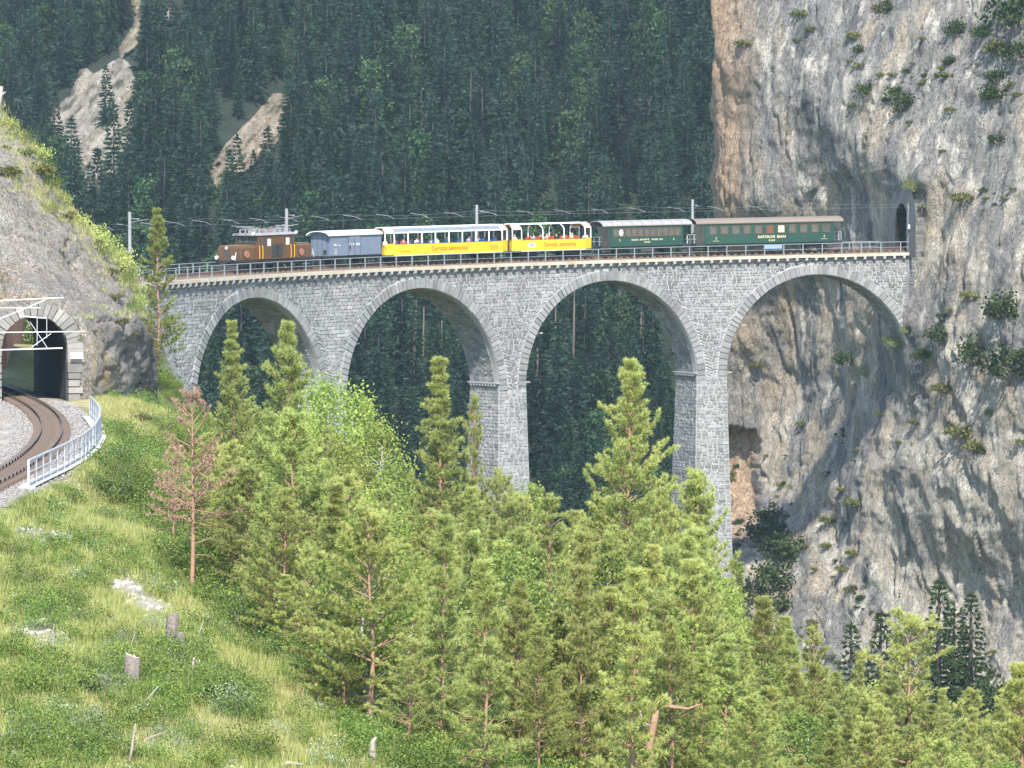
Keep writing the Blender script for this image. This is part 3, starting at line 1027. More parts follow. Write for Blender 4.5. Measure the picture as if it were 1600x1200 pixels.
# ------------------------------------------------------------------ rock reliefs
def rock_mat(name, k1=0.9, z1=0.5, k2=2.6, z2=0.09, mix2=0.8, vs=(0.55, 0.55, 0.2), kb=1.7, zb_=0.6, dist=0.30):
    m, t, bs, out = mat_new(name)
    at = N(t, 'ShaderNodeAttribute', attribute_name='tint')
    r1 = ramp(t, noise_val(t, k1, 9, 0.72, mapping=(1, 1, z1)), [(0.30, (0.62, 0.62, 0.63)), (0.5, (1, 1, 1)), (0.70, (1.28, 1.26, 1.22))])
    r2 = ramp(t, noise_val(t, k2, 6, 0.65, mapping=(1, 1, z2)), [(0.34, (0.55, 0.56, 0.58)), (0.46, (1, 1, 1)), (0.66, (1.15, 1.13, 1.08))])
    r3 = ramp(t, noise_val(t, 5.0, 8, 0.75), [(0.35, (0.75, 0.75, 0.75)), (0.6, (1.12, 1.12, 1.12))])
    c_ = mixc(t, mixc(t, mixc(t, at.outputs['Color'], r1, 1.0, 'MULTIPLY'), r2, mix2, 'MULTIPLY'), r3, 1.0, 'MULTIPLY')
    t.links.new(c_, bs.inputs['Base Color'])
    bs.inputs['Roughness'].default_value = 0.92
    bs.inputs['Specular IOR Level'].default_value = 0.2
    vo = N(t, 'ShaderNodeTexVoronoi', feature='DISTANCE_TO_EDGE')
    tc = N(t, 'ShaderNodeTexCoord'); mp = N(t, 'ShaderNodeMapping')
    mp.inputs['Scale'].default_value = vs
    nzz = N(t, 'ShaderNodeTexNoise'); nzz.inputs['Scale'].default_value = 0.7; nzz.inputs['Detail'].default_value = 6
    vm = N(t, 'ShaderNodeVectorMath', operation='MULTIPLY_ADD')
    vm.inputs[1].default_value = (2.2, 2.2, 2.2)
    t.links.new(tc.outputs['Object'], nzz.inputs['Vector'])
    t.links.new(nzz.outputs['Color'], vm.inputs[0]); t.links.new(tc.outputs['Object'], vm.inputs[2])
    t.links.new(vm.outputs[0], mp.inputs['Vector']); t.links.new(mp.outputs[0], vo.inputs['Vector'])
    cr_ = ramp(t, vo.outputs['Distance'], [(0.0, (0, 0, 0)), (0.06, (1, 1, 1))])
    hsum = N(t, 'ShaderNodeMath', operation='MULTIPLY_ADD')
    t.links.new(noise_val(t, kb, 12, 0.78, mapping=(1, 1, zb_)), hsum.inputs[0]); hsum.inputs[1].default_value = 2.0
    t.links.new(cr_, hsum.inputs[2])
    bump(t, bs, hsum.outputs[0], 1.0, dist)
    return m

def rock_disp(V, N_, amp_big, amp_mid, amp_fine, stretch, seed, lean=0.0):
    """displacement along N_: broad buttresses, broken ribs, blocks and fine roughness"""
    x, y, z = V[:, 0], V[:, 1], V[:, 2]
    wx = x + 2.2 * fbm(x / 8, y / 8, z / 12, 3, seed + 40) + 0.7 * fbm(x / 2.2, y / 2.2, z / 3, 2, seed + 42)
    wz = z + 3.0 * fbm(x / 9, y / 9, z / 9, 3, seed + 44)
    big = fbm(wx / 10, y / 10, wz / (10 * stretch * 0.6), 3, seed)
    rib = fbm(wx / 4.2, y / 4.2, wz / (4.2 * stretch), 3, seed + 9, ridged=True)
    brk = smooth(-0.25, 0.25, fbm(x / 6, y / 6, z / 5, 3, seed + 13))
    blk = fbm(wx / 2.6, y / 2.6, wz / 2.9, 4, seed + 19)
    q = blk * 4.5
    blk = (np.floor(q) + smooth(0.25, 0.75, q - np.floor(q))) / 4.5
    fine = fbm(wx / 0.7, y / 0.7, wz / 0.9, 3, seed + 29)
    d = amp_big * 2.2 * big + amp_mid * (0.8 * rib * brk + 0.75 * blk) + amp_fine * fine
    f1, f2 = worley(wx / 4.5, y / 4.5, wz / (4.5 * stretch * 0.9), seed)
    g1, g2 = worley(wx / 1.7, y / 1.7, wz / (1.7 * stretch * 0.9), seed + 3)
    d = d - amp_mid * (0.55 * smooth(0.07, 0.0, f2 - f1) * brk + 0.12 * smooth(0.10, 0.0, g2 - g1))
    return d[:, None] * N_, big, rib, blk

CL = [(1120, 0, 425), (1118, 180, 425), (1120, 340, 424), (1130, 550, 428), (1130, 700, 428), (1150, 900, 412), (1230, 1005, 400),
      (1200, 100, 414), (1200, 300, 413), (1300, 60, 408), (1300, 250, 406), (1340, 300, 404), (1330, 370, 405), (1375, 330, 399), (1375, 390, 400), (1405, 285, 389.5), (1390, 330, 394), (1392, 380, 395), (1425, 270, 387),
      (1453, 300, 386.3), (1453, 400, 386.0), (1454, 480, 384), (1410, 480, 388), (1395, 520, 392), (1300, 480, 413), (1340, 440, 404), (1440, 0, 398), (1600, 0, 384), (1600, 200, 378), (1500, 250, 384),
      (1600, 400, 371), (1500, 450, 380), (1480, 600, 380), (1600, 700, 367), (1300, 600, 413), (1300, 700, 409), (1230, 800, 416), (1200, 650, 424), (1200, 500, 422), (1300, 900, 400),
      (1450, 900, 385), (1600, 950, 371), (1300, 1010, 394), (1450, 1010, 382), (1600, 1020, 369), (1750, 400, 362), (1750, 900, 350), (1750, 0, 378), (1400, 750, 388)]
cp = np.array([P(*c) for c in CL])
CT = TPS(cp[:, [0, 2]], cp[:, 1], 2e-3)
EDGE = np.array([P(1117, -40, 425), P(1119, 60, 425), P(1114, 150, 425), P(1120, 240, 425), P(1113, 280, 425), P(1123, 345, 424), P(1128, 560, 428), P(1128, 700, 428), P(1140, 850, 418), P(1150, 930, 408), P(1205, 990, 403), P(1240, 1040, 399), P(1250, 1120, 396)])
zt, zb = 26.0, -64.0
rows = np.arange(zb, zt, 0.23)
xl = np.interp(rows, EDGE[::-1, 2], EDGE[::-1, 0])
NFR, NFD = 260, 46
u = np.linspace(0, 1, NFR)
XR = 64.0
Xc = xl[:, None] + (XR - xl[:, None]) * u[None] 
Zc = np.repeat(rows[:, None], NFR, 1)
Yc = CT(Xc, Zc)
fold = np.arange(NFD, 0, -1)
Xf = np.repeat(xl[:, None], NFD, 1) + 0.10 * fold[None] * (0.4 + 0.02 * fold[None])
Yf = Yc[:, :1] + 0.55 * fold[None] + 0.02 * fold[None] ** 2
Zf = np.repeat(rows[:, None], NFD, 1)
X, Y, Z = np.concatenate([Xf, Xc], 1), np.concatenate([Yf, Yc], 1), np.concatenate([Zf, Zc], 1)
V = np.stack([X, Y, Z], -1)
du = np.gradient(V, axis=1)
dv = np.gradient(V, axis=0)
Nn = np.cross(du, dv)
Nn /= np.linalg.norm(Nn, axis=-1)[..., None] + 1e-9
shape = V.shape
V = V.reshape(-1, 3); Nn = Nn.reshape(-1, 3)
lean = np.where(V[:, 2] < -12, 0.22, 0.06)
lean = 0.05 + 0.17 * smooth(-8, -25, V[:, 2])
leanx = V.copy()
leanx[:, 0] = V[:, 0] + lean * (V[:, 2] + 8)
D, big, mid, blk = rock_disp(leanx, Nn, 0.75, 0.85, 0.13, 5.0, 3)
near_bridge = np.ones(len(V))
# keep the rock out of the train's way and around the portal
tpx, tpy = to_px(V.T)
cl = np.exp(-(((tpx - 1400) / 45) ** 2 + ((tpy - 360) / 70) ** 2))
D *= (1 - 0.8 * cl)[:, None]
# cave behind the right-hand pier: a hollow with an overhanging brow
cave = 1.0 * smooth(1192, 1180, tpx + 10 * fbm(V[:, 0], V[:, 1], V[:, 2], 2, 70)) * smooth(668, 682, tpy + 14 * fbm(V[:, 0] / 2, V[:, 1], V[:, 2], 2, 71)) * smooth(905, 800, tpy)
V2 = V + D
V2[:, 1] += cave * 4.5
# dark overhang above and left of the portal
brow = np.exp(-(((tpx - 1352) / 28) ** 2 + ((tpy - 322 + (tpx - 1352) * 0.75) / 22) ** 2))
V2[:, 1] -= brow * 0.8
hol = np.exp(-(((tpx - 1378) / 24) ** 2 + ((tpy - 368) / 36) ** 2))
V2[:, 1] += hol * 0.4
for (hx, hy, hw, hh, dd) in [(1420, 760, 40, 24, 2.2), (1300, 440, 22, 40, 1.5), (1530, 545, 60, 20, 1.2), (1250, 660, 18, 60, 1.0), (1340, 330, 16, 24, 1.0), (1250, 200, 12, 90, 0.9), (1470, 330, 12, 60, 0.9), (1580, 300, 20, 40, 1.2)]:
    V2[:, 1] += dd * np.exp(-(((tpx - hx) / hw) ** 2 + ((tpy - hy) / hh) ** 2))
nr, ncol = shape[0], shape[1]
I = np.arange(nr * ncol).reshape(nr, ncol)
Fq = np.stack([I[:-1, :-1], I[:-1, 1:], I[1:, 1:], I[1:, :-1]], -1).reshape(-1, 4)
# open the rock where the track enters: drop faces inside the portal mouth
fc = V2[Fq].mean(1)
tt = -np.ones(len(fc))
ang = np.arctan2(-(fc[:, 0] - VCX), fc[:, 1] - VCY)
tf = (ang - TH0) * VR
rf = np.hypot(fc[:, 0] - VCX, fc[:, 1] - VCY) - VR
hz = fc[:, 2] - (Z0 - GRAD * tf)
inside = (rf > 0.0) & (rf < 4.4) & (hz > -0.4) & (hz < 5.4)
Fq = Fq[~inside]
# rock colour: pale limestone, grey weathered skin, dark water streaks, rusty edge
x, y, z = leanx[:, 0], leanx[:, 1], leanx[:, 2]
n1 = fbm(x / 9, y / 9, z / 22, 4, 51)
xw = x + 1.6 * fbm(x / 5, y / 5, z / 6, 3, 58)
n2 = fbm(xw / 3.2, y / 3.2, z / 13, 4, 52)
n3 = fbm(xw / 1.3, y / 1.3, z / 6, 4, 53)
n4 = fbm(x / 4, y / 4, z / 5, 4, 54)
base = np.array([0.43, 0.37, 0.295])
pale = np.array([0.58, 0.545, 0.475])
grey = np.array([0.235, 0.232, 0.23])
dark = np.array([0.085, 0.09, 0.10])
orng = np.array([0.43, 0.30, 0.20])
def mx(a, b, k): return a * (1 - k[:, None]) + b * k[:, None]
col = np.repeat(base[None], len(V2), 0)
zone_low = smooth(520, 900, tpy) * smooth(1250, 1420, tpx)
zone_up = smooth(430, 60, tpy)
col = mx(col, pale, np.clip(smooth(-0.05, 0.22, n4 + 0.3 * n3) * 0.75 + 0.45 * zone_low, 0, 1))
gk = smooth(-0.04, 0.12, n1 * 0.8 + n2 * 0.6 + 0.10 * zone_up - 0.16 * zone_low + 0.06)
col = mx(col, grey, gk * 0.88)
dk = smooth(0.11, 0.22, n2 * 0.7 + n3 * 0.55 - 0.07 * zone_low)
col = mx(col, dark, dk * 0.8)
wk = smooth(0.10, 0.2, fbm(x / 1.6, y / 1.6, z / 14, 4, 57) + 0.08 * zone_low)
col = mx(col, pale * 1.05, wk * 0.7)
edge_d = x * 0 + (V[:, 0] - np.repeat(xl, ncol)) 
ek = smooth(5.2, 1.2, edge_d + 2.2 * n3 + 1.0 * n2) * smooth(560, 470, tpy)
col = mx(col, orng, ek * 0.85)
under = smooth(400, 440, tpy) * smooth(760, 600, tpy) * smooth(1330, 1200, tpx + 70 * n2)
col = mx(col, orng * np.array([0.95, 1.05, 1.1]), under * 0.6 * (1 - gk * 0.7))
col = mx(col, np.array([0.47, 0.33, 0.22]), cave * 0.9)
crack = np.clip(-mid - 0.05, 0, 1)
col = col * (0.93 + 0.14 * n3[:, None] + 0.1 * n2[:, None])
MT['cliff'] = rock_mat('limestone_cliff')
me = mesh_np('cliff', V2, Fq, MT['cliff'], True)
vcol(me, 'tint', np.clip(col * np.array([1.06, 1.05, 1.03]), 0.03, 0.66))
cliff = tag(link('cliff', me), 'towering grey and beige limestone cliff at the tunnel end of the viaduct', 'cliff')
CNR, CNC = nr, ncol
CLIFF_PX = np.stack(to_px(V2.T), 1)
CLIFF_V = V2
def at_cliff(px, py):
    d = (CLIFF_PX[:, 0] - px) ** 2 + (CLIFF_PX[:, 1] - py) ** 2
    k = np.argsort(d)[:12]
    return CLIFF_V[k[np.argmin(CLIFF_V[k, 1])]]

# ---- bluff on the left with the lower tunnel
BL = [(115, 629, 222), (110, 540, 223), (110, 480, 224.5), (55, 470, 225.5), (0, 470, 226), (-60, 470, 227), (-60, 640, 225), (0, 300, 231), (-60, 250, 236), (60, 200, 243), (0, 130, 247), (100, 300, 240),
      (100, 380, 233), (200, 430, 247), (160, 450, 232), (170, 560, 227), (205, 520, 234), (232, 540, 246), (232, 600, 247), (180, 620, 228), (-200, 300, 238), (-200, 600, 230), (-200, 0, 262), (0, 60, 258), (140, 610, 223)]
bp = np.array([P(*c) for c in BL])
BT = TPS(bp[:, [0, 2]], bp[:, 1], 2e-3)
SIL = np.array([P(*q) for q in [(-160, -20, 262), (-60, 60, 255), (0, 140, 248), (30, 190, 245), (75, 235, 243), (105, 290, 243), (150, 350, 246), (190, 410, 247), (215, 450, 248), (232, 510, 248), (240, 560, 248), (238, 640, 248)]])
rows = np.arange(-16.0, 13.0, 0.16)
SIL[:, 0] += np.interp(SIL[:, 2], [-12, -7, -4, 0], [0.6, 0.6, 0.3, -0.6])
xr = np.interp(rows, SIL[::-1, 2], SIL[::-1, 0])
NFR, NFD = 230, 40
XL = -46.0
u = np.linspace(0, 1, NFR) ** 0.8
Xc = XL + (xr[:, None] - XL) * u[None]
Zc = np.repeat(rows[:, None], NFR, 1)
Yc = BT(Xc, Zc)
fold = np.arange(1, NFD + 1)
Xf = np.repeat(xr[:, None], NFD, 1) - 0.02 * fold[None] ** 1.3
Yf = Yc[:, -1:] + 0.38 * fold[None]
Zf = np.repeat(rows[:, None], NFD, 1)
X, Y, Z = np.concatenate([Xc, Xf], 1), np.concatenate([Yc, Yf], 1), np.concatenate([Zc, Zf], 1)
V = np.stack([X, Y, Z], -1)
Nn = np.cross(np.gradient(V, axis=1), np.gradient(V, axis=0))
Nn /= np.linalg.norm(Nn, axis=-1)[..., None] + 1e-9
shape = V.shape
V = V.reshape(-1, 3); Nn = Nn.reshape(-1, 3)
# slabby rock: foliation dipping to the right
lx = V.copy()
lx[:, 0] = V[:, 0] * 0.55 + V[:, 2] * 0.85
lx[:, 2] = -V[:, 0] * 0.55 + V[:, 2] * 0.6
D, big, mid, blk = rock_disp(lx, Nn, 0.35, 0.42, 0.06, 1.4, 23)
slab = fbm(lx[:, 0] / 2.6, V[:, 1] / 5, lx[:, 2] / 6, 3, 81)
D = D + (np.floor(slab * 6) / 6 * 0.9)[:, None] * Nn
cr1, cr2 = worley(lx[:, 0] / 2.2 + 0.5 * slab, V[:, 1] / 6, lx[:, 2] / 5.5 + 0.5 * slab, 31)
D = D - (0.45 * smooth(0.06, 0.0, cr2 - cr1))[:, None] * Nn
D = D * np.where(np.tile(np.arange(shape[1]) >= NFR, shape[0]), 0.5, 1.0)[:, None]
tpx, tpy = to_px(V.T)
# tunnel frame: axis direction and portal plane
PC = np.array([P(55, 622, 225)[0], 225.0])
HEAD = math.atan2(-4.2, 17.0)       # heading of the bore, to the left of straight ahead
AX = np.array([math.sin(HEAD), math.cos(HEAD)])
AN = np.array([AX[1], -AX[0]])      # to the right
ZR = -12.35                         # ground at the track
HW, HS = 1.95, 3.15                 # half width, springing height
def portal_inside(x, z, k=0.0):
    lat = (x - PC[0]) / AN[0]
    h = z - ZR
    return (np.abs(lat) < HW + k) & (h > -3) & np.where(h < HS, True, lat ** 2 + (h - HS) ** 2 < (HW + k) ** 2)
near = portal_inside(V[:, 0], V[:, 2], 1.6)
damp = np.where(near, 0.08, 1.0)
lat = np.abs((V[:, 0] - PC[0]) / AN[0])
# flatten to the portal plane close to it
hh = np.maximum(V[:, 2] - ZR - HS, 0)
rad = np.sqrt(lat ** 2 + hh ** 2)
kf = smooth(4.6, 2.9, rad)
yp = PC[1] + (V[:, 0] - PC[0]) * (AN[1] / AN[0])
V2 = V + D * (1 - kf)[:, None]
V2[:, 1] = V2[:, 1] * (1 - kf) + (yp + 0.12) * kf
I = np.arange(shape[0] * shape[1]).reshape(shape[0], shape[1])
Fq = np.stack([I[:-1, :-1], I[:-1, 1:], I[1:, 1:], I[1:, :-1]], -1).reshape(-1, 4)
fc = V2[Fq].mean(1)
Fq = Fq[~(portal_inside(fc[:, 0], fc[:, 2], 0.15) & (np.abs(fc[:, 1] - PC[1]) < 6))]
x, y, z = lx.T
n1 = fbm(x / 5, y / 5, z / 5, 4, 91); n2 = fbm(x / 1.2, y / 1.2, z / 2.5, 4, 92); n3 = fbm(x / 0.6, y / 0.6, z / 0.9, 3, 93)
col = np.repeat(np.array([[0.30, 0.275, 0.255]]), len(V2), 0)
col = mx(col, np.array([0.37, 0.345, 0.315]), smooth(-0.1, 0.25, n1))
col = mx(col, np.array([0.17, 0.16, 0.155]), smooth(0.1, 0.3, n2) * 0.7)
ocr = np.exp(-(((tpx - 160) / 30) ** 2 + ((tpy - 580) / 50) ** 2)) + 0.6 * np.exp(-(((tpx - 10) / 60) ** 2 + ((tpy - 450) / 30) ** 2))
col = mx(col, np.array([0.48, 0.36, 0.20]), np.clip(ocr * smooth(-0.1, 0.2, n1 + n2), 0, 1) * 0.8)
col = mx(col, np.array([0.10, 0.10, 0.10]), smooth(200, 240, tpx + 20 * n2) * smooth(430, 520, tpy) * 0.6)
col = col * (1 + 0.35 * n3[:, None])
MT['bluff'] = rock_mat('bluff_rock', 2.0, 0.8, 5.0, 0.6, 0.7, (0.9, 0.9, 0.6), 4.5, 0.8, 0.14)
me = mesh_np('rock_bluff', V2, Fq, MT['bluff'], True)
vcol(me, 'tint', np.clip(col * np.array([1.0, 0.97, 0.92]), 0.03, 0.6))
bluff = tag(link('rock_bluff', me), 'sloping grey rock bluff on the left with a tunnel through its foot', 'rock')
BLUFF_PX = np.stack(to_px(V2.T), 1)
BLUFF_V = V2
def at_bluff(px, py):
    d = (BLUFF_PX[:, 0] - px) ** 2 + (BLUFF_PX[:, 1] - py) ** 2
    k = np.argsort(d)[:12]
    return BLUFF_V[k[np.argmin(BLUFF_V[k, 1])]]

# ---- bare rock scars on the far mountainside
def scar(poly, label, cols, lift=4.0, seed=0):
    poly = np.array(poly, float)
    ctr = poly.mean(0)
    poly = ctr + (poly - ctr) * 1.14
    x0, y0 = poly.min(0) - 6; x1, y1 = poly.max(0) + 6
    gx = np.arange(x0, x1, 2.0); gy = np.arange(y0, y1, 2.0)
    GX, GY = np.meshgrid(gx, gy)
    # signed distance to polygon
    p = np.stack([GX.ravel(), GY.ravel()], 1)
    dmin = np.full(len(p), 1e9); ins = np.zeros(len(p), bool)
    for i in range(len(poly)):
        a, b = poly[i], poly[(i + 1) % len(poly)]
        ab = b - a
        tt = np.clip(((p - a) @ ab) / (ab @ ab), 0, 1)
        dmin = np.minimum(dmin, np.hypot(*(p - a - tt[:, None] * ab).T))
        cr = ((a[1] > p[:, 1]) != (b[1] > p[:, 1])) & (p[:, 0] < (b[0] - a[0]) * (p[:, 1] - a[1]) / (b[1] - a[1] + 1e-9) + a[0])
        ins ^= cr
    sd = np.where(ins, dmin, -dmin)
    sub = np.flatnonzero(sd > -6)
    sub = sub[np.random.default_rng(seed).permutation(len(sub))[:70]]
    dist = np.array([at_mtn(a, max(b, -20))[1] for a, b in p[sub]])
    tp_ = TPS(p[sub], dist, 0.5)
    depth = tp_(p[:, 0], p[:, 1]) - lift
    depth = depth + np.where(sd < 9, (9 - sd) * 0.6, 0)
    dirn = p[:, 0] * 0.62 + p[:, 1] * 0.78
    crs = p[:, 0] * 0.78 - p[:, 1] * 0.62
    n = fbm(crs * 0 + (p[:, 0] * 0.75 + p[:, 1] * 0.66) / 16, (p[:, 1] * 0.75 - p[:, 0] * 0.66) / 70, seed, 4, seed, ridged=True)
    n2 = fbm(p[:, 0] / 9, p[:, 1] / 9, seed, 3, seed + 3)
    depth = depth - n * 2.6 - n2 * 2.4
    W = np.array([P(a, b, d) for (a, b), d in zip(p, depth)])
    ny_, nx_ = GX.shape
    I = np.arange(nx_ * ny_).reshape(ny_, nx_)
    Fq = np.stack([I[:-1, :-1], I[1:, :-1], I[1:, 1:], I[:-1, 1:]], -1).reshape(-1, 4)
    keep = (sd[Fq].mean(1) + 26 * fbm(p[Fq[:, 0], 0] / 16, p[Fq[:, 0], 1] / 16, seed, 3, seed + 5)) > 0
    col = np.array(cols[0])[None] * (1 - smooth(-0.2, 0.3, n2 + 0.3 * n)[:, None]) + np.array(cols[1])[None] * smooth(-0.2, 0.3, n2 + 0.3 * n)[:, None]
    st_ = fbm((p[:, 0] * 0.80 + p[:, 1] * 0.60) / 9, (p[:, 1] * 0.80 - p[:, 0] * 0.60) / 60, seed, 4, seed + 11)
    veg = smooth(0.10, 0.2, fbm((p[:, 0] * 0.8 + p[:, 1] * 0.6) / 14, (p[:, 1] * 0.8 - p[:, 0] * 0.6) / 40, seed + 2, 3, seed + 17))[:, None]
    col = col * np.clip(0.95 + 0.45 * n[:, None] + 1.7 * st_[:, None], 0.3, 1.6)
    col = col * (1 - 0.75 * veg) + np.array([[0.045, 0.06, 0.03]]) * 0.75 * veg
    me = mesh_np('rock_scar', W, Fq[keep], MT['cliff'], True)
    vcol(me, 'tint', np.clip(col * np.array([0.74, 0.72, 0.68]), 0.03, 0.6))
    tag(link('rock_scar', me), label, 'rock')
    return poly, sd
SCARS = [[(205, 110), (215, 150), (213, 200), (207, 240), (190, 262), (165, 275), (150, 300), (125, 290), (112, 250), (88, 200), (75, 185), (110, 150), (125, 112), (150, 118), (185, 95)],
         [(200, 0), (222, 0), (228, 60), (212, 80), (186, 98), (182, 70), (203, 40)],
         [(248, 0), (275, 0), (270, 40), (255, 55), (245, 30)],
         [(422, 148), (468, 154), (452, 196), (428, 236), (398, 262), (348, 292), (316, 290), (342, 236), (382, 192)],
         [(555, 85), (590, 72), (590, 84), (560, 93)]]
for q, (pl, lb) in enumerate(zip(SCARS, ['broad pale rock scar on the far slope, above the bluff', 'narrow ochre rock gully running up to the picture top',
        'small greyish rock patch high in the far forest', 'slanting sandy scree slope among the spruces, above the locomotive', 'tiny bare pinkish patch high on the wooded slope'])):
    scar(pl, lb, [((0.26, 0.215, 0.15), (0.40, 0.37, 0.33)), ((0.24, 0.18, 0.11), (0.33, 0.29, 0.23)), ((0.22, 0.19, 0.15), (0.30, 0.27, 0.23)), ((0.27, 0.22, 0.16), (0.36, 0.31, 0.25)), ((0.3, 0.2, 0.14), (0.3, 0.22, 0.16))][q], 0.3, 60 + q * 7)
def in_scar(px, py, m=4):
    for pl in SCARS[:4]:
        pl = np.array(pl, float)
        c = pl.mean(0)
        q = pl + (pl - c) * 0.02
        ins = False
        for i in range(len(q)):
            a, b = q[i], q[(i + 1) % len(q)]
            if (a[1] > py) != (b[1] > py) and px < (b[0] - a[0]) * (py - a[1]) / (b[1] - a[1] + 1e-9) + a[0]:
                ins = not ins
        if ins: return True
    return False
# ------------------------------------------------------------------ vegetation library
def unit(a):
    return a / (np.linalg.norm(a, axis=-1, keepdims=True) + 1e-9)

def blades(pos, dirn, rng, k, length, width, spread, tint, quad=False, up=0.0):
    """k narrow blades at every point, fanned round its direction"""
    n = len(pos)
    p = np.repeat(pos, k, 0)
    d = unit(np.repeat(dirn, k, 0) + spread * rng.normal(size=(n * k, 3)) + np.array([0, 0, up]))
    L = (length * rng.uniform(0.6, 1.15, n * k))[:, None]
    side = unit(np.cross(d, rng.normal(size=(n * k, 3))))
    w_ = width * rng.uniform(0.7, 1.2, n * k)[:, None]
    tn = np.clip(np.repeat(tint, k) + rng.normal(0, 0.12, n * k), 0, 1)
    if quad:
        V = np.stack([p - side * w_ * 0.25, p + side * w_ * 0.25, p + d * L * 0.6 + side * w_ * 0.5, p + d * L, p + d * L * 0.6 - side * w_ * 0.5], 1)
        Fc = np.array([[0, 1, 2], [0, 2, 4], [4, 2, 3]])
        m = 5
    else:
        V = np.stack([p - side * w_ * 0.5, p + side * w_ * 0.5, p + d * L], 1)
        Fc = np.array([[0, 1, 2]])
        m = 3
    Fa = (Fc[None] + (np.arange(n * k) * m)[:, None, None]).reshape(-1, 3)
    return V.reshape(-1, 3), Fa, np.repeat(tn, m)

def join(parts):
    V, Fa, T, off = [], [], [], 0
    for v, f, t in parts:
        V.append(v); Fa.append(f + off); T.append(t); off += len(v)
    return np.concatenate(V), np.concatenate(Fa), np.concatenate(T)

def leaf_mesh(name, parts, mat):
    V, Fa, T = join(parts)
    me = mesh_np(name, V, Fa, mat, False)
    a = me.attributes.new('tint', 'FLOAT', 'POINT')
    a.data.foreach_set('value', T.astype(np.float32))
    return me

def pine(seed, h=10.0, base=0.25, Lmax=1.9, lean=0.0, taper=0.75, bare=0.0, needle=(0.21, 0.03), per=24, whorl=0.38, dead=6, trunk_r=0.15,
         needle_mat='pine', bark='bark_pine', density=1.0, fork=False, sag=0.0):
    """Scots pine: trunk with limbs; crown of needle tufts on branchlets"""
    rng = np.random.default_rng(seed)
    tr = MB()
    nseg = 10
    wob = rng.normal(0, 0.035, (nseg + 1, 2)).cumsum(0) * h / 10
    wob[0] = 0
    tp = [np.array([wob[i, 0] + lean * h * (i / nseg) ** 1.5, wob[i, 1], h * i / nseg]) for i in range(nseg + 1)]
    tr.tube(tp, [trunk_r * (1 - 0.93 * (i / nseg) ** 0.9) * (1.25 if i == 0 else 1) for i in range(nseg + 1)], 7)
    def trunk_at(z):
        f = np.clip(z / h, 0, 1) * nseg
        i = min(int(f), nseg - 1)
        return tp[i] + (tp[i + 1] - tp[i]) * (f - i)
    pos, dr, tn = [], [], []
    z = h * base
    while z < h - 0.12:
        f = (z - h * base) / (h * (1 - base))
        L = Lmax * (1 - f) ** taper * (0.55 + 0.45 * min(1, f / 0.2 + 0.3))
        nb = rng.integers(5, 8)
        a0 = rng.uniform(0, 6.28)
        for b in range(nb):
            if rng.random() > density: continue
            az = a0 + b * 6.283 / nb + rng.normal(0, 0.25)
            el = math.radians(8 + 46 * f + rng.normal(0, 8)) - sag * (1 - f)
            Lb = max(0.25, L * rng.uniform(0.4, 1.2))
            ns = max(3, int(Lb / 0.3))
            p = trunk_at(z + rng.uniform(-0.1, 0.1)).copy()
            pts = [p.copy()]
            d = np.array([math.cos(az) * math.cos(el), math.sin(az) * math.cos(el), math.sin(el)])
            curl = rng.uniform(0.02, 0.10) * (1 - 0.4 * f)
            for s in range(ns):
                d = unit(d + np.array([rng.normal(0, 0.10), rng.normal(0, 0.10), curl + rng.normal(0, 0.05)]))
                p = p + d * Lb / ns
                pts.append(p.copy())
                g = (s + 1) / ns
                if g > 0.22 + bare * 0.4:
                    nt_ = 4 if g > 0.4 else 3
                    for q in range(nt_):
                        sd = unit(np.cross(d, np.array([0, 0, 1.0]))) * (1 if (q + s) % 2 else -1)
                        td = unit(d * 0.75 + sd * rng.uniform(0.3, 1.0) + np.array([0, 0, rng.uniform(0.0, 0.7)]))
                        tl = rng.uniform(0.10, 0.42) * (0.6 + 0.6 * (1 - g)) * min(1.4, 0.5 + Lb / 2.2)
                        m_ = 2 if tl > 0.22 else 1
                        for e in range(m_):
                            pos.append(p + td * tl * (e + 1) / m_)
                            dr.append(unit(td + np.array([0, 0, 0.35])))
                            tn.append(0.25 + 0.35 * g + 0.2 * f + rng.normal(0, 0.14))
            pos.append(p); dr.append(unit(d + np.array([0, 0, 0.5]))); tn.append(0.8 + rng.normal(0, 0.1))
            tr.tube([pts[0], pts[len(pts) // 2], pts[-1]], [max(0.012, 0.028 * Lb ** 0.5), 0.018, 0.008], 4, cap=False)
        z += whorl * rng.uniform(0.75, 1.2) * (1.25 - 0.5 * f)
    # leader
    for q in range(5):
        pos.append(trunk_at(h - 0.08 * q)); dr.append(np.array([0, 0, 1.0])); tn.append(0.9)
    # dead bare limbs under the crown
    for q in range(dead):
        zz = rng.uniform(0.12, base + 0.3) * h
        az = rng.uniform(0, 6.28)
        L = rng.uniform(0.4, 1.5)
        a = trunk_at(zz)
        d = np.array([math.cos(az), math.sin(az), rng.uniform(-0.3, 0.4)])
        c = a + d * L * 0.5 + np.array([0, 0, rng.uniform(-0.1, 0.15)])
        e = a + d * L + np.array([rng.normal(0, 0.15), rng.normal(0, 0.15), rng.uniform(-0.25, 0.2)])
        tr.tube([a, c, e], [0.026, 0.018, 0.006], 4, cap=False)
    pos, dr, tn = np.array(pos), np.array(dr), np.array(tn)
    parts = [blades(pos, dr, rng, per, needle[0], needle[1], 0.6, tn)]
    print('pine tris', len(pos) * per)
    return tr.mesh('trunk', MT[bark], True), leaf_mesh('crown', parts, MT[needle_mat]), h

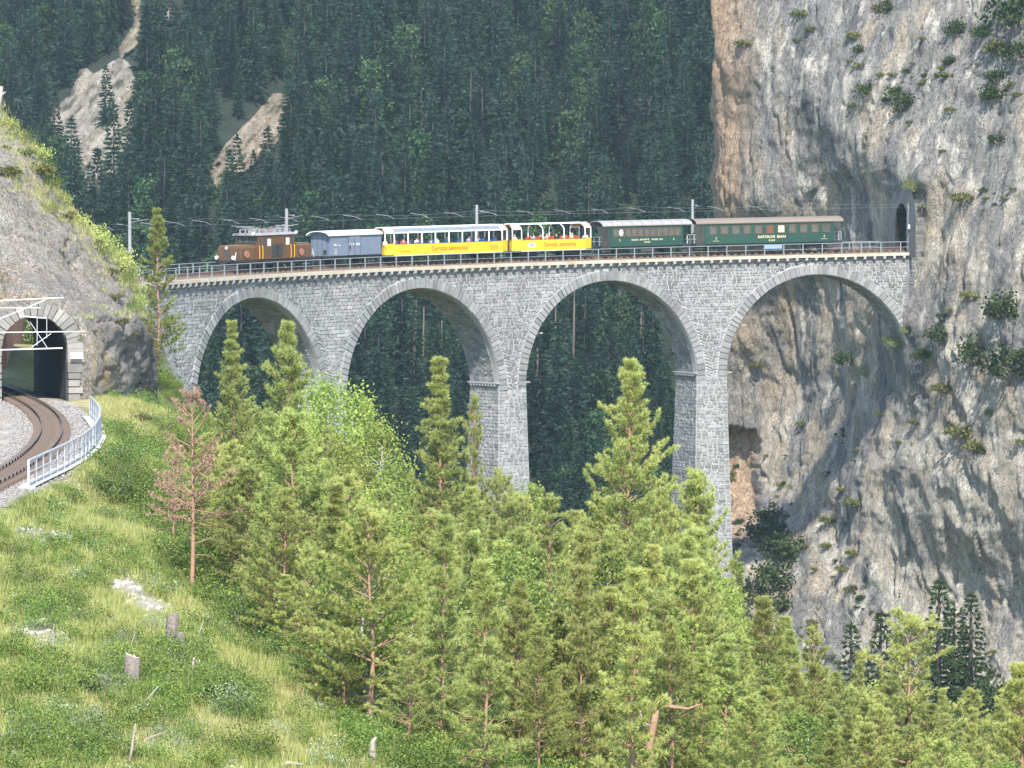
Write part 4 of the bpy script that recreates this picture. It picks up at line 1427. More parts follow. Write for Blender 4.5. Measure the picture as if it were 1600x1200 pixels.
def spruce(seed, h=20.0, Lmax=2.9, base=0.08, k=5, step=0.62, blade=(0.85, 0.30), mat='spruce', taper=0.85, seg=0.55):
    rng = np.random.default_rng(seed)
    tr = MB()
    tr.tube([(0, 0, -1.5), (rng.normal(0, .1), rng.normal(0, .1), h * 0.5), (rng.normal(0, .15), 0, h)], [0.26, 0.16, 0.02], 6)
    pos, dr, tn = [], [], []
    z = h * base
    while z < h - 0.3:
        f = (z - h * base) / (h * (1 - base))
        L = Lmax * (1 - f) ** taper * rng.uniform(0.8, 1.15)
        nb = rng.integers(5, 8)
        a0 = rng.uniform(0, 6.28)
        for b in range(nb):
            az = a0 + b * 6.283 / nb + rng.normal(0, 0.3)
            Lb = L * rng.uniform(0.6, 1.15)
            ns = max(1, int(Lb / seg))
            for s in range(ns):
                g = (s + 1) / ns
                zz = z - 0.42 * Lb * g + 0.16 * Lb * g * g + (0.25 * f * Lb * g)
                pos.append((math.cos(az) * Lb * g * 0.85, math.sin(az) * Lb * g * 0.85, zz))
                dr.append((math.cos(az), math.sin(az), -0.42 + 0.5 * f))
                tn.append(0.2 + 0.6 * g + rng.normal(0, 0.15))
        z += step * rng.uniform(0.8, 1.25)
    for q in range(3):
        pos.append((0, 0, h - 0.5 * q - 0.3)); dr.append((0, 0, 1)); tn.append(0.8)
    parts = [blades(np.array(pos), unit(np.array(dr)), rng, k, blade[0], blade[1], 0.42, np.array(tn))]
    return tr.mesh('trunk', MT['bark_spruce'], True), leaf_mesh('crown', parts, MT[mat]), h

def broadleaf(seed, h=9.0, rx=2.4, nclump=70, per=46, leaf=0.17, mat='birch', bark='bark_birch', trunk_r=0.10, low=0.25):
    rng = np.random.default_rng(seed)
    tr = MB()
    top = np.array([rng.normal(0, 0.3), rng.normal(0, 0.3), h * 0.93])
    mid = np.array([rng.normal(0, 0.2), rng.normal(0, 0.2), h * 0.5])
    tr.tube([(0, 0, -0.5), mid, top], [trunk_r, trunk_r * 0.6, 0.015], 6)
    P_, D_, T_ = [], [], []
    for c in range(nclump):
        f = rng.uniform(low, 1.0)
        rr = rx * math.sin(math.pi * min(1, (f - low) / (1 - low) * 0.82 + 0.16)) ** 0.8 * rng.uniform(0.25, 1.05)
        az = rng.uniform(0, 6.28)
        ctr = np.array([math.cos(az) * rr, math.sin(az) * rr, f * h])
        st = (mid if f < 0.6 else top * 0.8) * min(1, f) ** 0.5
        tr.tube([st * np.array([1, 1, 0]) + np.array([0, 0, max(0.3, f * h - rr * 0.8)]), ctr], [0.03, 0.008], 3, cap=False)
        sz = rng.uniform(0.3, 0.65) * rx / 2.2
        q = rng.normal(0, 1, (per, 3)) * np.array([sz, sz, sz * 0.6]) + ctr
        P_.append(q); D_.append(unit(rng.normal(0, 1, (per, 3)) + np.array([0, 0, 0.3])))
        T_.append(np.clip(rng.normal(0.5, 0.2) + rng.normal(0, 0.18, per), 0, 1))
    P_, D_, T_ = np.concatenate(P_), np.concatenate(D_), np.concatenate(T_)
    parts = [blades(P_, D_, rng, 1, leaf, leaf * 0.8, 0.3, T_, quad=True)]
    return tr.mesh('trunk', MT[bark], True), leaf_mesh('crown', parts, MT[mat]), h

def bush(seed, h=1.2, rx=0.9, nclump=28, per=26, leaf=0.11, mat='shrub', stem='bark_grey'):
    rng = np.random.default_rng(seed)
    tr = MB()
    P_, D_, T_ = [], [], []
    for c in range(nclump):
        az = rng.uniform(0, 6.28)
        rr = rx * math.sqrt(rng.random())
        zz = h * (0.15 + 0.8 * rng.random() * (1 - 0.55 * (rr / rx) ** 2))
        ctr = np.array([math.cos(az) * rr, math.sin(az) * rr, zz])
        tr.tube([(ctr[0] * 0.15, ctr[1] * 0.15, -0.15), ctr * np.array([0.6, 0.6, 0.55]), ctr], [0.022, 0.014, 0.006], 3, cap=False)
        sz = rng.uniform(0.14, 0.28) * (rx + h) / 2
        P_.append(rng.normal(0, 1, (per, 3)) * np.array([sz, sz, sz * 0.8]) + ctr)
        D_.append(unit(rng.normal(0, 1, (per, 3)) + np.array([0, 0, 0.5])))
        T_.append(np.clip(rng.normal(0.5, 0.22) + rng.normal(0, 0.15, per), 0, 1))
    P_, D_, T_ = np.concatenate(P_), np.concatenate(D_), np.concatenate(T_)
    P_[:, 2] = np.maximum(P_[:, 2], 0.02)
    parts = [blades(P_, D_, rng, 1, leaf, leaf * 0.7, 0.3, T_, quad=True)]
    return tr.mesh('stem', MT[stem], True), leaf_mesh('foliage', parts, MT[mat])

def tuft(seed, n=16, h=0.38, w=0.022, r=0.16, mat='grass'):
    rng = np.random.default_rng(seed)
    pos = np.concatenate([rng.normal(0, r, (n, 2)), np.zeros((n, 1))], 1)
    V, Fa, T = blades(pos, np.tile([[0, 0, 1.0]], (n, 1)), rng, 1, h, w, 0.28, np.clip(rng.normal(0.5, 0.25, n), 0, 1))
    return leaf_mesh('grass_tuft', [(V, Fa, T)], MT[mat])

def scatter(name, pts, rz, scl, idx, meshes):
    """one 'stuff' object: meshes instanced on points with geometry nodes"""
    n = len(pts)
    me = bpy.data.meshes.new(name)
    me.vertices.add(n)
    me.vertices.foreach_set('co', np.asarray(pts, np.float32).ravel())
    a = me.attributes.new('rz', 'FLOAT_VECTOR', 'POINT')
    r3 = np.zeros((n, 3), np.float32)
    r3[:, 2] = rz
    r3[:, 0] = RNG.normal(0, 0.06, n)
    a.data.foreach_set('vector', r3.ravel())
    a = me.attributes.new('scl', 'FLOAT', 'POINT')
    a.data.foreach_set('value', np.asarray(scl, np.float32))
    a = me.attributes.new('idx', 'INT', 'POINT')
    a.data.foreach_set('value', np.asarray(idx, np.int32))
    me.update()
    ob = link(name, me)
    ng = bpy.data.node_groups.new(name + '_scatter', 'GeometryNodeTree')
    ng.interface.new_socket('Geometry', in_out='INPUT', socket_type='NodeSocketGeometry')
    ng.interface.new_socket('Geometry', in_out='OUTPUT', socket_type='NodeSocketGeometry')
    gi = ng.nodes.new('NodeGroupInput'); go = ng.nodes.new('NodeGroupOutput')
    jn = ng.nodes.new('GeometryNodeJoinGeometry')
    def attr(nm, ty):
        q = ng.nodes.new('GeometryNodeInputNamedAttribute')
        q.data_type = ty
        q.inputs['Name'].default_value = nm
        return q.outputs['Attribute']
    ra, sa, ia = attr('rz', 'FLOAT_VECTOR'), attr('scl', 'FLOAT'), attr('idx', 'INT')
    for i, m in enumerate(meshes):
        src = bpy.data.objects.new(name + '_source', m)
        oi = ng.nodes.new('GeometryNodeObjectInfo')
        oi.inputs['Object'].default_value = src
        oi.inputs['As Instance'].default_value = True
        ip = ng.nodes.new('GeometryNodeInstanceOnPoints')
        cmp_ = ng.nodes.new('FunctionNodeCompare')
        cmp_.data_type = 'INT'
        cmp_.operation = 'EQUAL'
        ng.links.new(ia, cmp_.inputs[2])
        cmp_.inputs[3].default_value = i
        ng.links.new(gi.outputs[0], ip.inputs['Points'])
        ng.links.new(cmp_.outputs[0], ip.inputs['Selection'])
        ng.links.new(oi.outputs['Geometry'], ip.inputs['Instance'])
        ng.links.new(ra, ip.inputs['Rotation'])
        ng.links.new(sa, ip.inputs['Scale'])
        ng.links.new(ip.outputs['Instances'], jn.inputs[0])
    ng.links.new(jn.outputs[0], go.inputs[0])
    md = ob.modifiers.new('scatter', 'NODES')
    md.node_group = ng
    return ob

def put_tree(kind, meshes, loc, scale=1.0, rz=None, label='', cat='tree', group=None, sx=1.0):
    root = empty(kind, loc, random.uniform(0, 6.28) if rz is None else rz)
    root.scale = (scale * sx, scale * sx, scale)
    tag(root, label, cat, group)
    link('trunk', meshes[0], root)
    link('crown', meshes[1], root)
    return root
def put_bush(meshes, loc, scale, label, group=None, name='shrub', rz=None, sz=1.0):
    root = empty(name, loc, random.uniform(0, 6.28) if rz is None else rz)
    root.scale = (scale, scale, scale * sz)
    tag(root, label, 'shrub', group)
    link('stem', meshes[0], root)
    link('foliage', meshes[1], root)
    return root
MT['bark_trunk'] = paint('forest_trunk', (0.10, 0.08, 0.065), 0.95, (0.05, 0.04, 0.035), 0.5, 1)
# ------------------------------------------------------------------ spruce forest on the mountainside
SPR = [spruce(100 + i, h=[22, 20, 24, 21, 18][i], Lmax=[3.6, 3.1, 3.9, 4.2, 3.3][i], taper=[0.85, 0.8, 0.95, 0.7, 0.75][i], blade=(1.1, 0.42), step=0.72) for i in range(5)]
MT['forest_leaf'] = leaf_mat('forest_leaves', (0.020, 0.045, 0.016), (0.05, 0.095, 0.03), 0.2, vary=0.03, lo=0.6, hi=1.4)
SPR += [broadleaf(120 + i, [15, 17][i], [3.6, 3.2][i], 60, 34, 0.55, 'forest_leaf', 'bark_spruce', 0.2, 0.12) for i in range(2)]
gx = np.arange(-170, 75, 4.5); gy = np.arange(500, 860, 4.5)
GX, GY = np.meshgrid(gx, gy)
GX = GX + RNG.uniform(-2.2, 2.2, GX.shape); GY = GY + RNG.uniform(-2.2, 2.2, GY.shape)
x, y = GX.ravel(), GY.ravel()
z = mtn_z(x, y)
px, py = to_px(np.stack([x, y, z]))
_, pt = to_px(np.stack([x, y, z + 20]))
ok = (px > -50) & (px < 1150) & (pt < 800) & (py > -30)
dens = fbm(x / 22, y / 30, 0.3, 3, 66)
ok &= (dens > -0.33)
x, y, z, px, py = x[ok], y[ok], z[ok], px[ok], py[ok]
keep = []
for i in range(len(x)):
    # trees do not root on the bare scars, nor stand so close below that they would hide them
    hpx = 19 * F / y[i]
    hide = any(in_scar(px[i] + e, py[i] - hpx * f) for f in (0.0, 0.2, 0.4) for e in (-3, 3))
    if hide and random.random() < 0.96: continue
    keep.append(i)
x, y, z, px, py = x[keep], y[keep], z[keep], px[keep], py[keep]
s = RNG.uniform(0.5, 1.05, len(x)) * (0.95 + 0.7 * fbm(x / 26, y / 26, 0.9, 3, 67))
idx = np.where(RNG.random(len(x)) < 0.10 + 0.25 * (fbm(x / 20, y / 20, 0.1, 2, 69) > 0.18), RNG.integers(5, 7, len(x)), RNG.integers(0, 5, len(x)))
rz = RNG.uniform(0, 6.28, len(x))
show = (px > 0) & (px < 1120) & (py - 60 < 640) & (py - 120 > -60)
size = s / y * show * np.where(py > 420, 0.75, 1.0)
order = np.argsort(-size)
big, rest_ = order[:290], order[290:]
def where_forest(a, b):
    if b > 430:
        return 'seen through the ' + ('first arch' if a < 520 else 'second arch' if a < 800 else 'third arch')
    row = 'high' if b < 150 else 'half way up' if b < 280 else 'low'
    col_ = 'over the bluff' if a < 230 else 'over the locomotive' if a < 500 else 'over the long yellow coach' if a < 790 else 'over the short yellow coach' if a < 930 else 'beside the cliff edge'
    return row + ' on the slope ' + col_
for i in big:
    wh = where_forest(px[i], py[i] - 70)
    r = put_tree('spruce_tree' if idx[i] < 5 else 'broadleaf_tree', SPR[idx[i]], (x[i], y[i], z[i]), float(s[i]), float(rz[i]), ('dark green forest spruce ' if idx[i] < 5 else 'rounded broadleaf tree among spruces ') + wh, 'tree', ('forest spruces ' if idx[i] < 5 else 'forest broadleaf trees ') + wh)
fo = scatter('spruce_forest', np.stack([x, y, z], 1)[rest_], rz[rest_], s[rest_], idx[rest_], [m for t_ in SPR for m in (t_[1],)])
tag(fo, 'dense dark spruce forest covering the mountainside', 'forest', kind='stuff')
print('forest trees', len(x))
# tall bare trunks seen through the arches
DEADT = []
for (a, b, c) in [(648, 470, 560), (660, 480, 600), (688, 500, 590), (895, 450, 600), (966, 455, 560), (866, 480, 560), (1000, 470, 560), (632, 480, 575), (838, 500, 700)]:
    g = at_mtn(a, c + 40)
    hgt = (c + 40 - b) * g[1] / F
    m_ = MB().tube([(0, 0, -0.5), (0.1, 0, hgt * 0.5), (0.25, 0, hgt)], [0.26, 0.2, 0.08], 6)
    for q in range(5):
        zz = hgt * random.uniform(0.5, 0.97); az = random.uniform(0, 6.28); L = random.uniform(0.6, 1.6)
        m_.tube([(0.15, 0, zz), (math.cos(az) * L, math.sin(az) * L, zz - 0.2)], [0.05, 0.02], 4)
    root = empty('bare_trunk', g)
    lb = 'tall bare grey-brown trunk standing in the dark forest seen through an arch'
    tag(root, lb, 'tree', 'bare trunks in the forest behind the arches')
    m_.build('trunk', MT['bark_trunk'], root, True)
# ------------------------------------------------------------------ lower tunnel portal, track and railing
def tun(lat, dep, h):
    p = PC + AN * lat + AX * dep
    return (p[0], p[1], ZR + h)
por = empty('tunnel_portal', tun(0, 0, 0))
tag(por, 'rough stone arched tunnel mouth at the foot of the left rock bluff', 'tunnel')
pinv = Matrix.Translation(por.location).inverted()
def pchild(o):
    o.parent = por
    o.matrix_parent_inverse = pinv
    return o
def sec(n=18, k=0.0):
    pr = [(-(HW + k), -0.6)] + [(-(HW + k), HS)]
    pr += [(-(HW + k) * math.cos(math.pi * i / n), HS + (HW + k) * math.sin(math.pi * i / n)) for i in range(1, n)]
    pr += [(HW + k, HS), (HW + k, -0.6)]
    return pr
mb = MB()
pr = sec()
for d0, d1 in [(0.02 + i * 17 / 9, 0.02 + (i + 1) * 17 / 9) for i in range(9)]:
    for a, b in zip(pr[:-1], pr[1:]):
        mb.add([tun(a[0], d0, a[1]), tun(b[0], d0, b[1]), tun(b[0], d1, b[1]), tun(a[0], d1, a[1])], [(0, 1, 2, 3)])
m, t, bs, out = mat_new('shade_dark_bore')  # bore rock coloured near black, standing in for the shade inside
t.links.new(ramp(t, noise_val(t, 1.5, 6, 0.7), [(0.3, (0.012, 0.011, 0.010)), (0.7, (0.035, 0.03, 0.028))]), bs.inputs['Base Color'])
bs.inputs['Roughness'].default_value = 0.95
bump(t, bs, noise_val(t, 3, 6, 0.7), 0.8, 0.15)
MT['bore'] = m
pchild(mb.build('bore', MT['bore']))
def block(c8, tint, name='stone', par=pchild):
    me = bpy.data.meshes.new(name)
    me.from_pydata(c8, [], SFACES + [(3, 2, 1, 0)])
    me.materials.append(MT['stone'])
    vcol(me, 'tint', [tint] * 8)
    return par(link(name, me))
def warm():
    g = random.uniform(0.17, 0.29)
    return (g * 1.03, g * 0.97, g * 0.88)
a = 0.0
while a < math.pi - 0.02:
    da = min(random.uniform(0.13, 0.2), math.pi - a)
    Lr = random.uniform(0.7, 0.95)
    pts = []
    pj = random.uniform(-0.02, 0.06)
    for d in (0.9, -pj):
        sh = 0.03 if d < 0 else 0
        for rr, aa in ((HW - 0.02 + sh, a + 0.003 + sh * .3), (HW - 0.02 + sh, a + da - 0.003 - sh * .3), (HW + Lr - sh, a + da - 0.003 - sh * .3), (HW + Lr - sh, a + 0.003 + sh * .3)):
            pts.append(tun(rr * math.cos(aa), d, HS + rr * math.sin(aa)))
    block(pts, warm(), 'voussoir')
    a += da
for sgn in (1, -1):
    h = -0.5
    while h < HS - 0.05:
        dh = min(random.uniform(0.34, 0.6), HS - h)
        wd = random.uniform(0.65, 0.95)
        pj = random.uniform(-0.02, 0.06)
        pts = []
        for d in (0.9, -pj):
            s_ = 0.03 if d < 0 else 0
            for la, hh in ((HW - 0.02 + s_, h + 0.005 + s_), (HW + wd - s_, h + 0.005 + s_), (HW + wd - s_, h + dh - 0.005 - s_), (HW - 0.02 + s_, h + dh - 0.005 - s_)):
                pts.append(tun(sgn * la, d, hh))
        block(pts, warm())
        h += dh
pchild(MB().add and (lambda q: q.build('plate', MT['sign_white']))(MB().bar(tun(HW + 0.1, -0.26, 2.75), tun(HW + 0.8, -0.26, 2.75), 0.04, 0.36)))

# wall and fence beyond the far mouth
rw = MB()
rw.add([(-35.2, 262, -13), (-34.5, 262, -13), (-36.0, 284, -13), (-36.7, 284, -13), (-35.2, 262, -6.2), (-34.5, 262, -6.2), (-36.0, 284, -7.6), (-36.7, 284, -7.6)],
       [(3, 2, 1, 0), (4, 5, 6, 7), (0, 1, 5, 4), (1, 2, 6, 5), (2, 3, 7, 6), (3, 0, 4, 7)])
tag(rw.build('retaining_wall', MT['brick']), 'reddish lining wall glimpsed through the lower tunnel', 'wall')

# lower track
TRZ = -12.30
lt = empty('railway_track', (track_x(170), 170, TRZ))
tag(lt, 'curving rusty single track running out of the lower tunnel', 'track')
linv = Matrix.Translation(lt.location).inverted()
def lchild(o):
    o.parent = lt
    o.matrix_parent_inverse = linv
    return o
ty = np.arange(88, 288, 1.2)
tx = track_x(ty)
dxy = np.gradient(tx, ty)
nrm = np.stack([np.ones_like(dxy), -dxy], 1) / np.sqrt(1 + dxy ** 2)[:, None]
for s_ in (-1, 1):
    for (w0, z0, z1, mm, nm) in ((0.035, 0.16, 0.305, 'rail', 'rail'),):
        mb = MB()
        L = [(tx[i] + nrm[i, 0] * (s_ * 0.53), ty[i] + nrm[i, 1] * (s_ * 0.53)) for i in range(len(ty))]
        for i in range(len(L) - 1):
            a, b = L[i], L[i + 1]
            na, nb_ = nrm[i] * w0, nrm[i + 1] * w0
            A = [(a[0] - na[0], a[1] - na[1]), (a[0] + na[0], a[1] + na[1])]
            B = [(b[0] - nb_[0], b[1] - nb_[1]), (b[0] + nb_[0], b[1] + nb_[1])]
            mb.add([(*A[0], TRZ + z0), (*A[1], TRZ + z0), (*B[1], TRZ + z0), (*B[0], TRZ + z0), (*A[0], TRZ + z1), (*A[1], TRZ + z1), (*B[1], TRZ + z1), (*B[0], TRZ + z1)],
                   [(0, 1, 5, 4), (2, 3, 7, 6)], 0)
            mb.add([(*A[0], TRZ + z1), (*A[1], TRZ + z1), (*B[1], TRZ + z1), (*B[0], TRZ + z1)], [(0, 1, 2, 3)], 1)
        lchild(mb.build('rail', [MT['rail'], MT['rail_top']]))
sl = MB().box(-0.95, 0.95, -0.12, 0.12, -0.05, 0.15).mesh('sleeper', MT['sleeper'])
yy = 120.0
while yy < 262:
    o = link('sleeper', sl)
    o.location = (track_x(yy), yy, TRZ)
    o.rotation_euler = (0, 0, -math.atan(float(np.polyval(np.polyder(_tc), yy))))
    lchild(o)
    yy += 0.68
# concrete kerb and galvanised railing beside the track
RP = [P(45, 772, 159.0), P(70, 752, 163.5), P(100, 729, 169), P(130, 708, 176), P(148, 696, 183), P(157, 685, 190.5), P(156, 672, 198), P(149, 660, 204), P(141, 650, 209)]
RP = [np.array([p[0], p[1], -12.25]) for p in RP]
def along(poly, s):
    for a, b in zip(poly[:-1], poly[1:]):
        L = np.linalg.norm(b - a)
        if s <= L: return a + (b - a) * s / L
        s -= L
    return poly[-1]
LT = sum(np.linalg.norm(b - a) for a, b in zip(RP[:-1], RP[1:]))
fr = empty('track_railing', RP[4])
tag(fr, 'bright galvanised railing with close posts beside the lower track', 'railing')
finv = Matrix.Translation(fr.location).inverted()
pm = MB().box(-0.05, 0.05, -0.05, 0.05, -0.6, 1.12).mesh('post', MT['galv'])
sx = 0.0
while sx <= LT:
    o = link('post', pm, fr, Vector(along(RP, sx)) - fr.location)
    sx += 2.0
for hz_, rr in ((1.12, 0.05), (0.62, 0.035), (0.18, 0.035)):
    mb = MB().tube([along(RP, LT * i / 24) + np.array([0, 0, hz_]) for i in range(25)], rr, 6)
    o = mb.build('rail', MT['galv'], fr)
    o.matrix_parent_inverse = finv
kb = MB()
for i in range(24):
    a, b = along(RP, LT * i / 24), along(RP, LT * (i + 1) / 24)
    d = (b - a) / np.linalg.norm(b - a)
    n_ = np.array([d[1], -d[0], 0]) * 0.28
    q = [a - n_ * 1.6, a + n_, b + n_, b - n_ * 1.6]
    kb.add([(p_[0], p_[1], -12.75) for p_ in q] + [(p_[0], p_[1], -12.20) for p_ in q], [(4, 5, 6, 7), (0, 1, 5, 4), (2, 3, 7, 6)])
o = kb.build('kerb', MT['concrete'])
tag(o, 'pale concrete edge beam carrying the railing beside the lower track', 'kerb')
# overhead line brackets of the lower track: white tubes reaching into the picture from the left
cb_ = empty('catenary_bracket', P(-45, 600, 214))
tag(cb_, 'white catenary bracket tubes reaching in front of the lower tunnel mouth', 'bracket')
cinv = Matrix.Translation(cb_.location).inverted()
for (a, b, D, r_) in [((-45, 472), (100, 465), 214, 0.032), ((-45, 481), (64, 481), 214, 0.025), ((-45, 517), (70, 469), 214, 0.028), ((-45, 520), (130, 518), 205, 0.025), ((-45, 548), (98, 544), 205, 0.036), ((50, 542), (80, 521), 214, 0.02), ((30, 494), (72, 497), 217, 0.04), ((47, 503), (75, 545), 217, 0.015), ((58, 497), (58, 540), 217, 0.015), ((73, 497), (73, 528), 217, 0.015)]:
    o = MB().tube([P(*a, D), P(*b, D)], r_, 6).build('tube', MT['wire_light'], cb_)
    o.matrix_parent_inverse = cinv
o = MB().tube([P(-45, 640, 214), P(-45, 440, 214)], 0.14, 8).build('pole', MT['mast'], cb_)
o.matrix_parent_inverse = cinv

# upper portal at the cliff end of the viaduct
up = empty('tunnel_portal', vp(T_MIN, RC, vz(T_MIN)))
tag(up, 'narrow dark stone tunnel mouth in the cliff at the far end of the viaduct', 'tunnel')
uinv = Matrix.Translation(up.location).inverted()
def uchild(o):
    o.parent = up
    o.matrix_parent_inverse = uinv
    return o
def us(n=14, k=0.0, hw=1.95, hs=3.0):
    pr = [(RC - hw - k, -0.5), (RC - hw - k, hs)]
    pr += [(RC - (hw + k) * math.cos(math.pi * i / n), hs + (hw + k) * math.sin(math.pi * i / n)) for i in range(1, n)]
    return pr + [(RC + hw + k, hs), (RC + hw + k, -0.5)]
mb = MB()
for i in range(10):
    t0_, t1_ = T_MIN - 1.8 * i, T_MIN - 1.8 * (i + 1)
    for a, b in zip(us()[:-1], us()[1:]):
        mb.add([vp(t0_, a[0], vz(t0_) + a[1]), vp(t0_, b[0], vz(t0_) + b[1]), vp(t1_, b[0], vz(t1_) + b[1]), vp(t1_, a[0], vz(t1_) + a[1])], [(0, 1, 2, 3)])
te = T_MIN - 18
mb.add([vp(te, a[0], vz(te) + a[1]) for a in us()], [tuple(range(len(us())))])
uchild(mb.build('bore', MT['bore']))
mb = MB()
A_, B_ = us(), us(14, 2.4)
for i in range(len(A_) - 1):
    mb.add([vp(T_MIN, A_[i][0], vz(T_MIN) + A_[i][1]), vp(T_MIN, A_[i + 1][0], vz(T_MIN) + A_[i + 1][1]), vp(T_MIN - 0.1, B_[i + 1][0], vz(T_MIN) + B_[i + 1][1]), vp(T_MIN - 0.1, B_[i][0], vz(T_MIN) + B_[i][1])], [(0, 1, 2, 3)])
uchild(mb.build('surround', paint('dark_portal_stone', (0.11, 0.11, 0.108), 0.95, (0.05, 0.05, 0.05), 0.6, 1.5)))
# masonry flank wall facing the camera, coursed stones
US = []
z = vz(T_MIN) - 5.2
tw0, tw1 = T_MIN - 1.75, T_MIN + 0.02
core_ = MB()
core_.add([vp(tw1, -0.10, z), vp(tw0, -0.10, z), vp(tw0, -0.10, z + 10.0), vp(tw1, -0.10, z + 10.0), vp(tw1, 0.45, z), vp(tw0, 0.45, z), vp(tw0, 0.45, z + 10.0), vp(tw1, 0.45, z + 10.0)],
          [(0, 1, 2, 3), (4, 5, 6, 7), (0, 3, 7, 4), (1, 2, 6, 5), (3, 2, 6, 7)])
uchild(core_.build('flank_wall', MT['loco_roof']))
sv = STONES
STONES_U = []
while z < vz(T_MIN) + 4.7:
    hc = random.uniform(0.34, 0.5)
    cuts = [tw0 + 0.02, tw0 + random.uniform(0.5, 1.2), tw1 - 0.02]
    for a, b in zip(cuts[:-1], cuts[1:]):
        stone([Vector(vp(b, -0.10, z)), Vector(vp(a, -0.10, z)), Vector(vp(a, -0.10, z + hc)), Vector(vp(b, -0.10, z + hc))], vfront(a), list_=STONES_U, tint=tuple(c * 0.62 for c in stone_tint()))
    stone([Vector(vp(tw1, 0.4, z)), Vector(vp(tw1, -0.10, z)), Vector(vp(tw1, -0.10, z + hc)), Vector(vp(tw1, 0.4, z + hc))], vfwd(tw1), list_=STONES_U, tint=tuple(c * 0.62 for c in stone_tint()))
    z += hc
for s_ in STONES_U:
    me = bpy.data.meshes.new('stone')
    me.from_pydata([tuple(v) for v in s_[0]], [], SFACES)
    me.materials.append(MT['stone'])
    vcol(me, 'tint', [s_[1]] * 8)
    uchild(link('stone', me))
sg = MB()
a = Vector(vp(T_MIN, -0.5, vz(T_MIN) + 2.6))
sg.bar(a + Vector((-0.15, 0, 0)), a + Vector((0.15, 0, 0)), 0.04, 0.4)
uchild(sg.build('plate', MT['sign_white']))

# ------------------------------------------------------------------ foreground trees
PN = {
 'tall': pine(201, h=15, base=0.30, Lmax=3.2, taper=0.62, whorl=0.55, dead=8, trunk_r=0.145),
 'cone': pine(202, h=12, base=0.10, Lmax=2.1, taper=0.75, whorl=0.40, dead=2, trunk_r=0.15),
 'young': pine(203, h=8, base=0.12, Lmax=2.1, taper=0.65, whorl=0.40, dead=3, trunk_r=0.12),
 'slim': pine(204, h=11, base=0.24, Lmax=2.1, taper=0.6, bare=0.3, whorl=0.52, dead=9, trunk_r=0.13),
 'bare': pine(205, h=9, base=0.30, Lmax=2.3, taper=0.55, bare=0.2, whorl=0.46, dead=14, trunk_r=0.13),
 'broad': pine(206, h=10, base=0.2, Lmax=2.8, taper=0.6, whorl=0.46, dead=6, trunk_r=0.13),
 'fresh': pine(207, h=9, base=0.15, Lmax=2.3, taper=0.6, whorl=0.38, dead=5, trunk_r=0.11, needle_mat='pine2'),
 'open': pine(208, h=9, base=0.25, Lmax=2.5, taper=0.5, whorl=0.62, dead=10, trunk_r=0.115, bare=0.25, needle_mat='pine2', density=0.85),
 'fir': pine(210, h=12, base=0.12, Lmax=2.3, taper=0.7, whorl=0.42, dead=3, trunk_r=0.13, bare=0.1, density=0.85),
 'lean': pine(211, h=9, base=0.2, Lmax=1.7, taper=0.55, lean=0.05, whorl=0.5, dead=8, trunk_r=0.11, density=0.8),
 'thin': pine(212, h=8, base=0.15, Lmax=1.4, taper=0.6, whorl=0.42, dead=5, trunk_r=0.09, needle_mat='pine2', density=0.9),
 'dead': pine(209, h=8, base=0.30, Lmax=2.0, taper=0.45, bare=0.35, whorl=0.42, dead=12, trunk_r=0.11, needle=(0.17, 0.03), per=9, needle_mat='rust', bark='bark_pine', density=0.6, sag=0.2),
}
BR = [broadleaf(301, 10, 2.5, 95, 52, 0.17), broadleaf(302, 9, 2.1, 80, 50, 0.16), broadleaf(303, 7, 2.3, 70, 50, 0.16, mat='shrub')]
def plant(kind, px, top, D, label, cat='pine', group=None, name=None, lo=0.35, hi=2.4, sx=1.0, mesh=None, rz=None):
    p = P(px, top, D)
    zg = gz(p[0], p[1]) - 0.25
    ms = mesh or PN[kind]
    sc_ = (p[2] - zg) / ms[2]
    if sc_ < lo or sc_ > hi:
        return None
    wx = sx * min(1.0, 1.35 / sc_) if sc_ > 1 else sx * min(1.35, 0.55 / sc_ + 0.45)
    return put_tree(name or 'pine_tree', ms, (p[0], p[1], zg), sc_, rz, label, cat, group, wx)
plant('fir', 247, 331, 268, 'slender pine with reddish trunk rising beside the rock bluff', sx=1.0)
plant('cone', 366, 508, 214, 'pine with upturned candle branches in front of the first arch')
plant('young', 447, 519, 206, 'dense-topped pine covering the foot of the first pier')
plant('dead', 297, 618, 143, 'dying pine with rust-coloured needles at the edge of the slope', sx=1.0)
plant('dead', 272, 700, 150, 'small withered reddish pine behind the larger dying one', sx=0.8)
plant('bare', 390, 735, 143, 'pine with dead lower branches at the top of the grassy slope')
plant('bare', 466, 650, 136, 'pine with a long bare pinkish trunk at the slope edge', rz=1.0)
plant('open', 577, 800, 113, 'grey-stemmed pine with dead twigs at the lower end of the slope')
plant('cone', 688, 568, 216, 'lush conical pine standing before the second arch', sx=1.1)
plant('slim', 742, 618, 232, 'thin bare-stemmed pine before the second pier', sx=0.55)
plant('tall', 985, 574, 188, 'tallest pine, orange trunk, standing in front of the third arch', sx=1.0, rz=2.0)
plant('slim', 860, 775, 150, 'pine with a straight pale trunk and spiky top, centre of the stand')
plant('broad', 1088, 742, 214, 'bushy pine covering the lower right pier')
plant('fresh', 1192, 935, 190, 'small pointed pine right of the tall pier foot')
plant('slim', 1270, 978, 176, 'pine with reddish stem between the pier and the cliff foot', sx=0.9)
plant('open', 1420, 962, 160, 'broad open-crowned pine in front of the cliff foot', sx=1.25, rz=0.4)
plant('young', 660, 985, 117, 'young dark pine at the front of the stand')
plant('fresh', 1145, 1010, 140, 'dense young pine at the bottom edge, in front of the pier')
plant('fresh', 1595, 1040, 118, 'light green young conifer at the right picture edge', sx=0.9)
plant('young', 575, 640, 246, 'small conifer peeping out behind the birches')
